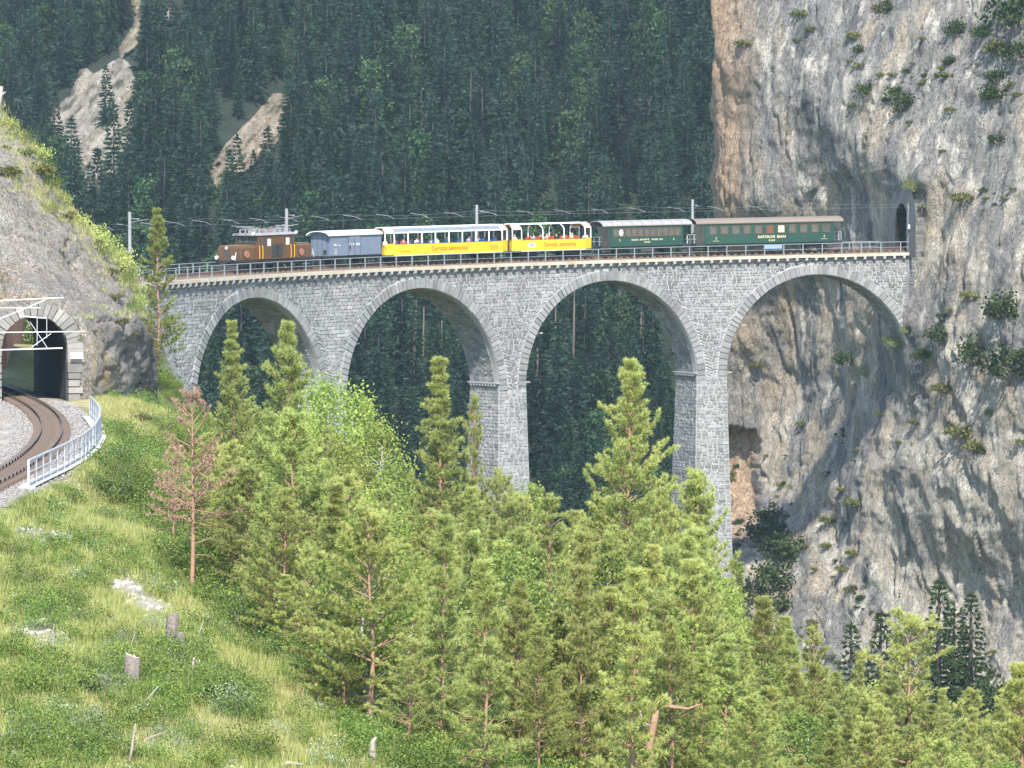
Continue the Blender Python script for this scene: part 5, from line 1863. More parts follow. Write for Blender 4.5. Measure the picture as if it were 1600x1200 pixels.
for kd_, a_, b_, D_, lb_ in [('thin', 322, 770, 160, 'thin young pine just right of the dying one'), ('young', 350, 745, 153, 'bushy young pine behind the dying one'), ('fresh', 418, 790, 138, 'light green pine between two bare-stemmed ones at the slope edge'),
                             ('thin', 442, 900, 129, 'small sapling pine at the slope edge'), ('open', 508, 850, 123, 'loose young pine standing on the lower slope edge'), ('young', 538, 950, 114, 'short dense pine at the foot of the grassy slope'), ('lean', 370, 880, 141, 'leaning sapling pine over the grass edge')]:
    plant(kd_, a_, b_, D_, lb_, lo=0.2)
lbB = 'pale green birch in the leafy clump below the first pier'
for (px, tp, D, i) in [(505, 598, 236, 0), (550, 612, 240, 1), (592, 668, 236, 0), (622, 725, 230, 1), (470, 640, 226, 1), (530, 690, 218, 0), (600, 760, 215, 2), (430, 660, 215, 2)]:
    plant(None, px, tp, D, lbB, 'birch', 'birches below the first pier', 'birch_tree', mesh=BR[i], sx=0.95)
cont = np.array([(230, 700), (300, 660), (365, 610), (400, 625), (500, 640), (600, 700), (640, 770), (660, 745), (720, 735), (760, 700), (820, 712), (850, 775), (885, 795), (930, 760), (1050, 745), (1100, 770), (1150, 900), (1200, 962), (1300, 1020), (1400, 1040), (1500, 1075), (1620, 1100)], float)
random.seed(23)
nf = 0
placed = []
for D0, step_ in [(256, 62), (238, 60), (222, 60), (206, 62), (190, 66), (176, 66), (162, 70), (150, 70), (138, 70), (127, 72), (117, 78), (108, 84)]:
    px = 215 + random.uniform(0, 50)
    while px < 1640:
        D = D0 + random.uniform(-7, 7)
        top = float(np.interp(px, cont[:, 0], cont[:, 1])) + (256 - D0) * 1.25 * random.uniform(0.4, 1.15) + random.uniform(-12, 50)
        p = P(px, top, D)
        # leave the open grassy slope free
        edge = np.interp(D, [100, 113, 136, 150, 165, 200, 260], [590, 525, 385, 300, 250, 215, 200])
        if px > edge and top < 1195:
            kind = random.choice(['young', 'broad', 'fresh', 'thin', 'bare', 'open', 'cone', 'tall', 'lean', 'thin', 'fresh', 'leafy', 'leafy'])
            adj = {'young': 'dense young', 'broad': 'broad bushy', 'fresh': 'light green', 'bare': 'bare-stemmed', 'open': 'loose-crowned', 'cone': 'conical', 'tall': 'tall-stemmed', 'lean': 'slightly leaning', 'thin': 'thin young', 'leafy': ''}[kind]
            wh = ('back' if D0 > 200 else 'middle' if D0 > 145 else 'front') + ' of the stand, ' + ('below the first arch' if px < 520 else 'below the second arch' if px < 800 else 'below the third arch' if px < 1110 else 'before the cliff foot')
            if kind == 'leafy':
                r = plant(None, px, top + 20, D, 'leafy pale green birch at the ' + wh, 'birch', 'birches at the ' + wh, 'birch_tree', lo=0.3, hi=1.5, mesh=random.choice(BR), sx=0.9)
                nf += r is not None
                px += step_ * 0.7
                continue
            r = plant(kind, px, top, D, adj + ' pine at the ' + wh, 'pine', adj + ' pines at the ' + wh, lo=0.28, hi=1.7, sx=random.uniform(0.75, 1.05))
            nf += r is not None
        px += step_ * random.uniform(0.7, 1.2) * (0.72 if px < 620 else 0.85)
print('fill pines', nf)

# ------------------------------------------------------------------ shrubs
BU = {'shrub': [bush(401 + i, 1.3, 1.0, 40, 40, 0.085, 'shrub') for i in range(3)],
      'dark': [bush(411 + i, 1.2, 1.0, 30, 24, 0.20, 'shrub_dark') for i in range(3)],
      'moss': [bush(421 + i, 0.6, 1.1, 26, 24, 0.22, 'moss') for i in range(2)],
      'white': [bush(431 + i, 1.3, 0.7, 30, 22, 0.075, 'whitish') for i in range(2)],
      'pine': [bush(441 + i, 1.3, 1.0, 36, 24, 0.15, 'pine2') for i in range(2)]}
CS = [  # px, py, size in px, kind
 (1161, 64, 24, 'moss'), (1249, 14, 22, 'moss'), (1379, 12, 24, 'dark'), (1266, 42, 18, 'moss'), (1244, 58, 12, 'moss'), (1332, 52, 22, 'moss'), (1336, 78, 16, 'dark'), (1349, 139, 24, 'dark'),
 (1395, 140, 22, 'dark'), (1410, 158, 28, 'dark'), (1404, 172, 14, 'moss'), (1326, 165, 14, 'moss'), (1371, 112, 12, 'moss'), (1390, 113, 12, 'moss'), (1491, 42, 26, 'dark'), (1535, 48, 26, 'dark'),
 (1580, 20, 60, 'dark'), (1560, 66, 34, 'moss'), (1592, 80, 40, 'dark'), (1480, 94, 16, 'dark'), (1478, 112, 16, 'moss'), (1555, 120, 26, 'dark'), (1550, 146, 30, 'dark'), (1589, 144, 16, 'moss'), (1482, 169, 18, 'moss'),
 (1555, 216, 20, 'dark'), (1502, 305, 30, 'moss'), (1420, 290, 26, 'shrub'), (1436, 322, 12, 'moss'), (1517, 458, 28, 'moss'), (1566, 482, 44, 'dark'), (1521, 550, 46, 'dark'), (1577, 570, 54, 'dark'), (1595, 555, 30, 'dark'),
 (1465, 520, 28, 'dark'), (1470, 492, 14, 'dark'), (1472, 602, 28, 'moss'), (1440, 552, 22, 'dark'), (1324, 561, 28, 'dark'), (1349, 580, 26, 'shrub'), (1392, 530, 26, 'shrub'), (1410, 520, 14, 'shrub'), (1184, 572, 16, 'moss'),
 (1375, 643, 14, 'moss'), (1424, 655, 18, 'moss'), (1500, 668, 42, 'moss'), (1520, 690, 34, 'moss'), (1530, 700, 16, 'dark'), (1330, 779, 26, 'moss'), (1290, 808, 22, 'moss'), (1315, 760, 14, 'moss'), (1251, 655, 16, 'moss'), (1305, 590, 10, 'moss'),
 (1204, 800, 34, 'dark'), (1192, 830, 40, 'dark'), (1212, 850, 40, 'dark'), (1236, 862, 44, 'dark'), (1205, 905, 52, 'dark'), (1180, 925, 40, 'dark'), (1214, 945, 36, 'dark'), (1288, 849, 18, 'moss'), (1333, 858, 22, 'moss'),
 (1313, 888, 18, 'moss'), (1322, 915, 14, 'moss'), (1266, 969, 18, 'moss'), (1335, 700, 10, 'moss'), (1400, 690, 10, 'moss'), (1545, 640, 14, 'dark'), (1590, 690, 16, 'moss'), (1480, 480, 12, 'moss'), (1215, 990, 30, 'dark')]
lab = {'dark': 'dark green shrub rooted on a ledge of the great cliff', 'moss': 'olive grass tussock clinging to the great cliff', 'shrub': 'fresh green shrub growing on the cliff'}
for (a, b, sz, kd) in CS:
    p = at_cliff(a, b)
    s_ = sz * p[1] / F / 1.9 * (1.35 if kd == 'dark' else 1.15)
    l_ = lab[kd]
    if (a, b) == (1420, 290): l_ = 'fresh green shrub on the rock right above the upper tunnel mouth'
    elif (a, b) == (1392, 530): l_ = 'fresh green shrub below the springing of the last arch'
    elif (a, b) == (1349, 580): l_ = 'small green shrub on the cliff seen through the last arch'
    elif (a, b) == (1410, 520): l_ = 'tiny green shrub where the last arch meets the rock'
    put_bush(random.choice(BU[kd]), (p[0], p[1] - 0.1, p[2] - 0.45 * s_), s_, l_, None if l_ != lab[kd] else 'plants on the cliff', 'cliff_shrub' if kd != 'moss' else 'grass_tussock')
SPF = [spruce(501, 9, 2.0, 0.08, 8, 0.26, (0.36, 0.11), 'shrub_dark', 0.85, 0.26), spruce(502, 8, 1.8, 0.12, 8, 0.28, (0.36, 0.11), 'shrub_dark', 0.7, 0.26)]
for (a, b, D, lb) in [(1468, 900, 345, 'dark spruce on the talus at the cliff foot, tallest of its cluster'), (1490, 905, 350, 'thin dark spruce second in the cluster at the cliff foot'), (1518, 922, 348, 'sparse dark spruce right of the cluster at the cliff foot'),
                     (1378, 950, 350, 'slim dark spruce near the middle of the cliff foot'), (1330, 968, 345, 'low dark spruce left at the cliff foot'), (1352, 985, 338, 'short dark spruce among bushes at the cliff foot'), (1208, 790, 392, 'dark wind-bent conifer beside the pier, under the cave')]:
    if D < 390:
        p = P(a, b, D); zg = gz(p[0], p[1])
        sc_ = max(0.5, (p[2] - zg) / 9)
    else:
        p = at_cliff(a, b + 60); zg = p[2] - 0.5; sc_ = 0.5
    put_tree('spruce_tree', random.choice(SPF), (p[0], p[1], zg), sc_, None, lb, 'tree')
lbf = 'dark bush on the talus slope at the foot of the cliff'
for q in range(46):
    px = random.uniform(1290, 1640); D = random.uniform(318, 352)
    p = P(px, 1000, D); zg = gz(p[0], p[1])
    put_bush(random.choice(BU['dark']), (p[0], p[1], zg - 0.2), random.uniform(1.1, 2.3), lbf, 'bushes at the cliff foot')
# bluff: shrubs along its back and grass on ledges
for (a, b, sz, kd) in [(22, 188, 30, 'pine'), (45, 212, 40, 'shrub'), (70, 235, 38, 'pine'), (92, 250, 40, 'shrub'), (60, 260, 40, 'moss'), (85, 285, 36, 'shrub'), (108, 300, 30, 'pine'), (40, 235, 26, 'moss'), (20, 262, 36, 'moss'), (75, 322, 30, 'shrub'), (98, 335, 28, 'moss'),
                      (130, 345, 34, 'pine'), (150, 362, 46, 'pine'), (170, 372, 44, 'pine'), (188, 390, 44, 'pine'), (205, 410, 40, 'pine'), (160, 395, 30, 'shrub'), (215, 428, 34, 'pine'), (195, 438, 34, 'shrub'), (175, 420, 24, 'moss'), (150, 380, 24, 'moss'), (225, 455, 30, 'pine'), (205, 480, 30, 'shrub'), (190, 500, 22, 'moss'),
                      (180, 455, 18, 'moss'), (228, 475, 28, 'pine'), (120, 325, 22, 'moss'), (10, 225, 22, 'moss'), (150, 512, 10, 'moss'), (130, 530, 8, 'shrub'), (210, 520, 14, 'moss')]:
    p = at_bluff(a, b)
    s_ = sz * p[1] / F / 1.9
    put_bush(random.choice(BU[kd]), (p[0], p[1] - 0.15, p[2] - 0.4 * s_), s_, {'pine': 'low bright dwarf pine on the back of the left bluff', 'shrub': 'bright leafy shrub on the back of the left bluff', 'moss': 'grass tussock on a ledge of the left bluff'}[kd], 'plants on the bluff',
             {'pine': 'dwarf_pine', 'shrub': 'shrub', 'moss': 'grass_tussock'}[kd])
sp = at_bluff(6, 165)
st = empty('dead_snag', (sp[0], sp[1], sp[2] - 0.3))
tag(st, 'broken pale tree stub on the crest of the left bluff', 'snag')
MB().tube([(0, 0, 0), (0.05, 0, 0.9), (0.22, 0, 1.7)], [0.24, 0.2, 0.1], 7).tube([(0.05, 0, 1.0), (0.45, 0, 1.35)], [0.12, 0.05], 5).build('trunk', MT['bark_grey'], st, True)
# bushes seen through the lower tunnel
for (a, D) in [(33, 284), (48, 286), (58, 283), (40, 292)]:
    p = P(a, 560, D)
    put_bush(BU['shrub'][0], (p[0], p[1], -12.8), 3.4, 'sunlit green bush glimpsed through the lower tunnel', 'bushes beyond the lower tunnel')
# bushes on the slope under the railing and along the stand
SB = [(215, 600, 40, 'dark', 'rounded dark green bush at the right foot of the bluff'), (205, 618, 30, 'shrub', 'leafy bush right of the lower tunnel, at the bluff foot'),
      (110, 790, 40, 'shrub', 0), (140, 760, 40, 'shrub', 0), (175, 735, 44, 'shrub', 0), (205, 715, 40, 'shrub', 0), (180, 780, 36, 'dark', 0), (160, 810, 34, 'shrub', 0), (225, 770, 40, 'shrub', 0), (245, 810, 40, 'shrub', 0), (200, 820, 34, 'shrub', 0), (255, 730, 36, 'shrub', 0),
      (190, 680, 30, 'shrub', 0), (215, 655, 26, 'moss', 0), (255, 670, 34, 'shrub', 0), (285, 700, 36, 'shrub', 0), (240, 850, 30, 'shrub', 0), (275, 880, 34, 'shrub', 0), (310, 905, 36, 'shrub', 0), (345, 945, 40, 'shrub', 0), (380, 990, 40, 'shrub', 0), (290, 925, 30, 'shrub', 0), (330, 985, 40, 'shrub', 0),
      (420, 1010, 44, 'shrub', 0), (455, 1050, 44, 'shrub', 0), (500, 1080, 44, 'shrub', 0), (250, 900, 26, 'shrub', 0), (430, 1080, 30, 'shrub', 0), (520, 1130, 46, 'shrub', 0), (560, 1165, 40, 'shrub', 0), (300, 1010, 24, 'shrub', 0),
      (350, 1110, 52, 'dark', 'dark green bush near the bottom, right of the stumps'), (95, 1065, 50, 'shrub', 'wide leafy bush left of the square stump'), (150, 1050, 40, 'shrub', 0), (45, 1090, 44, 'shrub', 0), (130, 1085, 34, 'dark', 0), (60, 1150, 56, 'shrub', 0), (20, 1180, 60, 'shrub', 0), (120, 1180, 56, 'shrub', 0),
      (275, 1050, 40, 'white', 'pale whitish-leaved shrub between the stumps'), (265, 1085, 40, 'white', 'whitish-leaved shrub below the stumps'), (150, 1140, 50, 'white', 'silvery shrub at the lower left'), (300, 1140, 34, 'white', 0), (250, 1160, 50, 'white', 0), (175, 1175, 44, 'white', 0), (430, 1150, 36, 'white', 0), (210, 1120, 36, 'shrub', 0), (320, 1170, 50, 'shrub', 0), (390, 1190, 44, 'shrub', 0), (30, 880, 16, 'moss', 0)]
for (a, b, sz, kd, lb) in SB:
    p = at_ground(a, b)
    s_ = sz * p[1] / F / 2.0 * 1.4
    put_bush(random.choice(BU[kd]), (p[0], p[1], p[2] - 0.1), s_, lb or {'shrub': 'leafy green shrub on the sunny slope left of the pines', 'dark': 'dark leafy shrub on the slope under the railing', 'white': 'pale silvery shrub at the lower left of the slope', 'moss': 'small grassy hummock on the open slope'}[kd], None if lb else 'shrubs of the sunny slope', rz=None)

random.seed(77)
for q in range(110):
    a = random.uniform(0, 480); b = random.uniform(860, 1195)
    if b < 790 + a * 0.75: continue
    p = at_ground(a, b)
    kd = random.choice(['shrub', 'shrub', 'shrub', 'white'])
    put_bush(random.choice(BU['dark' if kd == 'dark2' else kd]), (p[0], p[1], p[2] - 0.08), random.uniform(0.3, 0.85), {'shrub': 'low leafy shrub in the meadow at the lower left', 'dark2': 'low dark shrub in the meadow at the lower left', 'white': 'low silvery shrub in the meadow at the lower left'}[kd], 'meadow shrubs')
for q in range(90):
    a = random.uniform(165, 430); b = 650 + (a - 165) * 1.0 + random.uniform(0, 130)
    p = at_ground(a, b)
    if p[1] > 240: continue
    put_bush(random.choice(BU['shrub']), (p[0], p[1], p[2] - 0.08), random.uniform(0.6, 1.3), 'leafy bush on the slope between the railing and the pines', 'bushes between railing and pines')
# undergrowth and grass -----------------------------------------------
n = 60000
gx = RNG.uniform(-36, 58, n); gy = RNG.uniform(92, 330, n)
px = 800 + F * gx / gy
ok = (px > -30) & (px < 1630)
gx, gy = gx[ok], gy[ok]
gzv = ground_z(gx, gy)
bm_, gm_ = ballast_mask(gx, gy), gravel_mask(gx, gy)
pxx, pyy = to_px(np.stack([gx, gy, gzv]))
in_tun = (pxx < 150) & (gy > 205)
slope_edge = np.interp(gy, [100, 113, 136, 150, 165, 200, 260], [610, 560, 450, 400, 330, 250, 205])
open_ = pxx < slope_edge - 25
grass_ok = (bm_ < 0.25) & (RNG.random(len(gx)) > gm_ * 1.1) & ~in_tun
u = np.flatnonzero(grass_ok & ~open_ & (gy < 330))[:5200]
us_ = [b[1] for k_ in ('shrub', 'shrub') for b in BU[k_]]
ug = scatter('undergrowth', np.stack([gx, gy, gzv - 0.05], 1)[u], RNG.uniform(0, 6.28, len(u)), RNG.uniform(0.4, 1.0, len(u)), RNG.integers(0, 3, len(u)), us_[:3])
tag(ug, 'leafy green undergrowth beneath the pines', 'undergrowth', kind='stuff')
n = 170000
gx = RNG.uniform(-56, 2, n); gy = RNG.uniform(88, 235, n)
px = 800 + F * gx / gy
ok = (px > -480) & (px < 640) & ((px > -30) | (gy < 165))
gx, gy = gx[ok], gy[ok]
gzv = ground_z(gx, gy)
pxx, pyy = to_px(np.stack([gx, gy, gzv]))
bm_, gm_ = ballast_mask(gx, gy), gravel_mask(gx, gy)
grass_ok = (bm_ < 0.3) & (RNG.random(len(gx)) > gm_ * 1.25) & ~((pxx < 150) & (gy > 205))
g = np.flatnonzero(grass_ok)[:64000]
TF = [tuft(601, 20, 0.30, 0.024, 0.2), tuft(602, 18, 0.40, 0.022, 0.16), tuft(603, 22, 0.22, 0.028, 0.22), tuft(604, 18, 0.36, 0.02, 0.18, 'grass_dry')]
dryk = smooth(0.02, 0.25, fbm(gx[g] / 6, gy[g] / 9, 0.5, 3, 31))
gi_ = np.where(RNG.random(len(g)) < 0.06 + 0.3 * dryk, 3, RNG.integers(0, 3, len(g)))
gr = scatter('grass', np.stack([gx, gy, gzv - 0.03], 1)[g], RNG.uniform(0, 6.28, len(g)), RNG.uniform(0.6, 1.25, len(g)), gi_, TF)
tag(gr, 'tall summer meadow grass on the sunny slope', 'grass', kind='stuff')
hb = [bush(451 + i, 0.45, 0.45, 14, 22, 0.055, 'shrub')[1] for i in range(2)] + [bush(455, 0.5, 0.35, 10, 14, 0.05, 'whitish')[1]]
h_ = np.flatnonzero(grass_ok & (RNG.random(len(gx)) < 0.5))[-4500:]
hm = fbm(gx[h_] / 5, gy[h_] / 7, 0.2, 3, 77)
h_ = h_[hm > -0.02]
hs_ = scatter('herbs', np.stack([gx, gy, gzv - 0.03], 1)[h_], RNG.uniform(0, 6.28, len(h_)), RNG.uniform(0.6, 1.4, len(h_)), np.where(RNG.random(len(h_)) < 0.10, 2, RNG.integers(0, 2, len(h_))), hb)
tag(hs_, 'low leafy herbs mixed into the meadow', 'herbs', kind='stuff')
# grass on the back of the bluff
bn = np.zeros((len(BLUFF_V), 3))
k_ = np.flatnonzero((BLUFF_PX[:, 0] > -20) & (BLUFF_PX[:, 0] < 250) & (BLUFF_PX[:, 1] < 500))
sil = np.interp(BLUFF_V[k_, 2], SIL[::-1, 2], SIL[::-1, 0])
dd = sil - BLUFF_V[k_, 0]
pr_ = smooth(2.4, 0.0, dd + 2.6 * fbm(BLUFF_V[k_, 0] / 2.5, BLUFF_V[k_, 1] / 4, BLUFF_V[k_, 2] / 2.5, 3, 17)) * smooth(-11, -9, BLUFF_V[k_, 2])
k_ = k_[RNG.random(len(k_)) < pr_ * 0.30]
bg_ = scatter('bluff_grass', BLUFF_V[k_] + np.array([0, 0, -0.05]), RNG.uniform(0, 6.28, len(k_)), RNG.uniform(0.7, 1.5, len(k_)), np.where(RNG.random(len(k_)) < 0.3, 3, RNG.integers(0, 3, len(k_))), TF)
tag(bg_, 'grass growing over the back of the left bluff', 'grass', kind='stuff')
# gravel stones on the bare patches
n = 9000
gx = RNG.uniform(-32, -5, n); gy = RNG.uniform(95, 175, n)
gm_ = gravel_mask(gx, gy)
k_ = np.flatnonzero(RNG.random(n) < gm_ * 0.9)
def pebble(seed):
    bm2 = bmesh.new()
    bmesh.ops.create_icosphere(bm2, subdivisions=1, radius=0.09)
    rr = np.random.default_rng(seed)
    for v in bm2.verts:
        v.co *= rr.uniform(0.7, 1.25)
        v.co.z *= 0.7
    me = bpy.data.meshes.new('pebble')
    bm2.to_mesh(me); bm2.free()
    me.materials.append(MT['pebble'])
    return me
MT['pebble'] = paint('pale_scree_stone', (0.40, 0.38, 0.34), 0.9, (0.25, 0.23, 0.2), 0.5, 8)
gv = scatter('gravel', np.stack([gx, gy, ground_z(gx, gy)], 1)[k_], RNG.uniform(0, 6.28, len(k_)), RNG.uniform(0.5, 2.2, len(k_)), RNG.integers(0, 2, len(k_)), [pebble(1), pebble(2)])
tag(gv, 'pale loose stones on the bare patches of the slope', 'gravel', kind='stuff')

# loose ballast along the lower track
n = 60000
gx = RNG.uniform(-36, -18, n); gy = RNG.uniform(148, 226, n)
k_ = np.flatnonzero((ballast_mask(gx, gy) > 0.5) & (np.abs(np.abs(gx - track_x(gy)) - 0.53) > 0.08))[:16000]
MT['ballast_stone'] = paint('ballast_stone', (0.26, 0.24, 0.22), 0.95, (0.15, 0.13, 0.115), 0.6, 10)
def bstone(i):
    me = pebble(10 + i); me.materials.clear(); me.materials.append(MT['ballast_stone']); return me
bs_ = scatter('track_ballast', np.stack([gx, gy, ground_z(gx, gy) + 0.02], 1)[k_], RNG.uniform(0, 6.28, len(k_)), RNG.uniform(0.35, 0.9, len(k_)), RNG.integers(0, 2, len(k_)), [bstone(0), bstone(1)])
tag(bs_, 'loose stone ballast around the lower track', 'ballast', kind='stuff')
# grass along cracks and ledges of the cliff
cg = np.gradient(CLIFF_V.reshape(CNR, CNC, 3), axis=0)[..., 1].ravel()
nz_ = fbm(CLIFF_V[:, 0] / 5, CLIFF_V[:, 1] / 5, CLIFF_V[:, 2] / 4, 3, 123)
k_ = np.flatnonzero((cg > 0.16) & (nz_ > 0.10) & (CLIFF_PX[:, 0] > 1140) & (CLIFF_PX[:, 0] < 1610) & (np.abs(CLIFF_PX[:, 1] - 600) < 620))
k_ = k_[RNG.random(len(k_)) < 0.05]
cgs = scatter('cliff_grass', CLIFF_V[k_] - np.array([0, 0.05, 0.1]), RNG.uniform(0, 6.28, len(k_)), RNG.uniform(0.15, 0.5, len(k_)), RNG.integers(0, 3, len(k_)), [BU['moss'][0][1], BU['moss'][1][1], BU['dark'][0][1]])
tag(cgs, 'sparse grass and herbs along the ledges of the cliff', 'grass', kind='stuff')
print('cliff grass', len(k_))
# stumps, stakes and dead wood ----------------------------------------
def stump(a, b, wpx, hpx, label, tilt=0.0, seed=0):
    p = at_ground(a, b)
    s_ = p[1] / F
    r_, h_ = wpx * s_ / 2, hpx * s_ * 1.35
    rr = np.random.default_rng(seed)
    root = empty('tree_stump', (p[0], p[1], p[2] - 0.15))
    root.rotation_euler = (0, tilt, 0)
    tag(root, label, 'stump')
    n = 22
    V, Fq = [], []
    lev = [0, 0.12, 0.35, 0.7, 0.97, 1.0]
    rid = 1 + 0.13 * np.sin(np.arange(n) * 2.4 + seed) + rr.normal(0, 0.09, n)
    for li, f in enumerate(lev):
        for k in range(n):
            a_ = 2 * math.pi * k / n
            q = r_ * rid[k] * (1.25 - 0.25 * min(1, f * 4)) * (1 if f < 1 else 0.94)
            V.append((q * math.cos(a_), q * math.sin(a_), f * (h_ + 0.15) + ((0.06 * h_ * math.cos(a_ + seed) + 0.04 * h_ * (rid[k] - 1) * 3) if f > 0.9 else 0)))
    for li in range(len(lev) - 1):
        for k in range(n):
            Fq.append((li * n + k, li * n + (k + 1) % n, (li + 1) * n + (k + 1) % n, (li + 1) * n + k))
    me = bpy.data.meshes.new('stump_body'); me.from_pydata(V, [], Fq); me.materials.append(MT['stump_side']); me.polygons.foreach_set('use_smooth', np.full(len(me.polygons), True, dtype=bool))
    link('bark', me, root)
    me = bpy.data.meshes.new('cut_face'); me.from_pydata(V[-n:], [], [tuple(range(n))]); me.materials.append(MT['stump_top'])
    link('cut_face', me, root)
stump(266, 1022, 17, 46, 'tall pale tree stump on the slope, highest of the group', 0.06, 1)
stump(283, 1026, 13, 28, 'short dark stump leaning against the tall one', -0.03, 2)
stump(204, 1078, 22, 40, 'wide grooved stump lower left of the tall one', 0.05, 3)
def stick(pts, r0, label, name='dead_branch'):
    b = at_ground(*pts[0])
    W = [np.array([b[0], b[1], b[2] - 0.1])]
    for q in pts[1:]:
        W.append(P(q[0], q[1], b[1] + (0.0 if len(q) < 3 else q[2])))
    root = empty(name, b)
    tag(root, label, 'dead wood')
    W = [w_ - b for w_ in W]
    MB().tube(W, [r0 * (1 - 0.75 * i / (len(W) - 1)) for i in range(len(W))], 6).build('stem', MT['bark_grey'], root, True)
stick([(299, 1060), (301, 1042), (303, 1027)], 0.07, 'slanting grey stake just right of the stumps', 'stake')
stick([(312, 1100), (313, 1082)], 0.06, 'short pale stake below the stumps', 'stake')
stick([(370, 1098), (372, 1087)], 0.06, 'tiny pale stake by the dry grass', 'stake')
stick([(200, 1030), (206, 1005), (211, 990)], 0.035, 'thin dry twig standing behind the wide stump')
stick([(308, 1005), (313, 985), (318, 970)], 0.04, 'thin dry twig right of the tall stump')
stick([(215, 1110), (232, 1090), (248, 1072)], 0.05, 'fallen pale branch below the stumps')
stick([(200, 1198), (206, 1170), (210, 1140), (212, 1130)], 0.05, 'bare grey sapling stem at the bottom')
stick([(206, 1165), (235, 1152), (262, 1142)], 0.035, 'thin bare branch across the silvery shrubs')
stick([(340, 1200), (355, 1192), (368, 1187)], 0.06, 'pale fallen stick at the bottom edge')
stick([(430, 1197), (450, 1192), (475, 1195)], 0.10, 'brown log end at the bottom edge')
stick([(75, 1010), (82, 990), (85, 975)], 0.03, 'thin dry stalk by the white gravel patch')
stick([(585, 1200), (582, 1175), (583, 1158), (588, 1152)], 0.14, 'broken pinkish trunk stub at the bottom of the slope')
# broken pine with a bent limb at the bottom centre
bp_ = P(1022, 1165, 110)
bt = empty('broken_pine', (bp_[0], bp_[1], gz(bp_[0], bp_[1]) - 0.2))
tag(bt, 'broken orange pine trunk with a bent limb at the bottom centre', 'snag')
o_ = np.array(bt.location)
W = [np.array([0, 0, 0.0])] + [P(*q, 110) - o_ for q in [(1015, 1160), (1022, 1130), (1026, 1105)]]
MB().tube(W, [0.16, 0.13, 0.11, 0.09], 7).build('trunk', MT['bark_pine'], bt, True)
MB().tube([P(1024, 1108, 110) - o_, P(1040, 1103, 110) - o_, P(1075, 1108, 109) - o_, P(1095, 1100, 109) - o_], [0.09, 0.07, 0.05, 0.02], 6).build('limb', MT['bark_pine'], bt, True)
MB().tube([P(1017, 1135, 110) - o_, P(1004, 1128, 110) - o_, P(1000, 1110, 110) - o_], [0.05, 0.035, 0.015], 5).build('limb', MT['bark_grey'], bt, True)
# ------------------------------------------------------------------ train
def vehicle(name, label, px0, px1, cat):
    """Empty on the track between two photo columns; local x forward (to the left in the picture), y to the camera side"""
    t0, t1 = t_at_px(px1, RC - 1.2), t_at_px(px0, RC - 1.2)
    tm = (t0 + t1) / 2
    a, b = Vector(vp(t0, RC, vz(t0) + RAIL_Z)), Vector(vp(t1, RC, vz(t1) + RAIL_Z))
    X = (b - a); L = X.length; X.normalize()
    Yv = Vector((0, 0, 1)).cross(X).normalized()
    Zv = X.cross(Yv)
    o = bpy.data.objects.new(name, None)
    C.objects.link(o)
    M = Matrix(((X.x, Yv.x, Zv.x, 0), (X.y, Yv.y, Zv.y, 0), (X.z, Yv.z, Zv.z, 0), (0, 0, 0, 1)))
    M.translation = (a + b) / 2
    o.matrix_world = M
    tag(o, label, cat)
    return o, L
def text(body, par, xc, z, y, size, mat, name='lettering', stretch=1.0):
    cu = bpy.data.curves.new('lettering', 'FONT')
    cu.body = body
    cu.align_x = 'CENTER'
    cu.align_y = 'CENTER'
    cu.size = size
    cu.extrude = 0.004
    cu.offset = size * 0.012
    tmp = bpy.data.objects.new('tmp', cu)
    me = bpy.data.meshes.new_from_object(tmp)
    bpy.data.objects.remove(tmp)
    me.materials.clear(); me.materials.append(mat)
    o = link(name, me, par)
    o.matrix_basis = Matrix(((-stretch, 0, 0, xc), (0, 0, 1, y), (0, 1, 0, z), (0, 0, 0, 1)))
    return o
def wheelset(par, x, r=0.37):
    root = MB()
    root.tube([(x, -0.6, r), (x, 0.6, r)], 0.06, 6)
    ax = root.build('axle', MT['black'], par)
    for s in (-1, 1):
        w_ = MB().disc((x, s * 0.53, r), (0, 1, 0), r, 0.12, 18)
        w_.disc((x, s * 0.60, r), (0, 1, 0), r * 0.4, 0.06, 10)
        w_.build('wheel', MT['black'], ax)
def bogie(par, x, wb=1.5):
    f = MB()
    for s in (-1, 1):
        f.box(x - wb / 2 - 0.35, x + wb / 2 + 0.35, s * 0.78 - 0.06, s * 0.78 + 0.06, 0.32, 0.55)
        for q in (-1, 1):
            f.box(x + q * wb / 2 - 0.14, x + q * wb / 2 + 0.14, s * 0.78 - 0.1, s * 0.78 + 0.1, 0.22, 0.5)
    f.box(x - 0.2, x + 0.2, -0.8, 0.8, 0.4, 0.7)
    b = f.build('bogie', MT['black'], par)
    for q in (-1, 1):
        w_ = MB().tube([(x + q * wb / 2, -0.6, 0.36), (x + q * wb / 2, 0.6, 0.36)], 0.06, 6)
        for s in (-1, 1):
            w_.disc((x + q * wb / 2, s * 0.53, 0.36), (0, 1, 0), 0.36, 0.12, 16)
        w_.build('wheelset', MT['black'], b)
def couplings(par, L):
    for s in (-1, 1):
        m_ = MB().tube([(s * (L / 2 - 0.35), 0, 0.75), (s * (L / 2 + 0.05), 0, 0.75)], 0.07, 8)
        m_.disc((s * (L / 2 + 0.06), 0, 0.75), (1, 0, 0), 0.2, 0.06, 12)
        m_.build('buffer', MT['black'], par)
def roof_prof(hw, z0, rise, n=10, th=0.07):
    up_ = [(hw * math.cos(math.pi * i / n), z0 + rise * math.sin(math.pi * i / n)) for i in range(n + 1)]
    lo_ = [((hw - 0.03) * math.cos(math.pi * i / n), z0 - th + rise * math.sin(math.pi * i / n)) for i in range(n, -1, -1)]
    return up_ + lo_

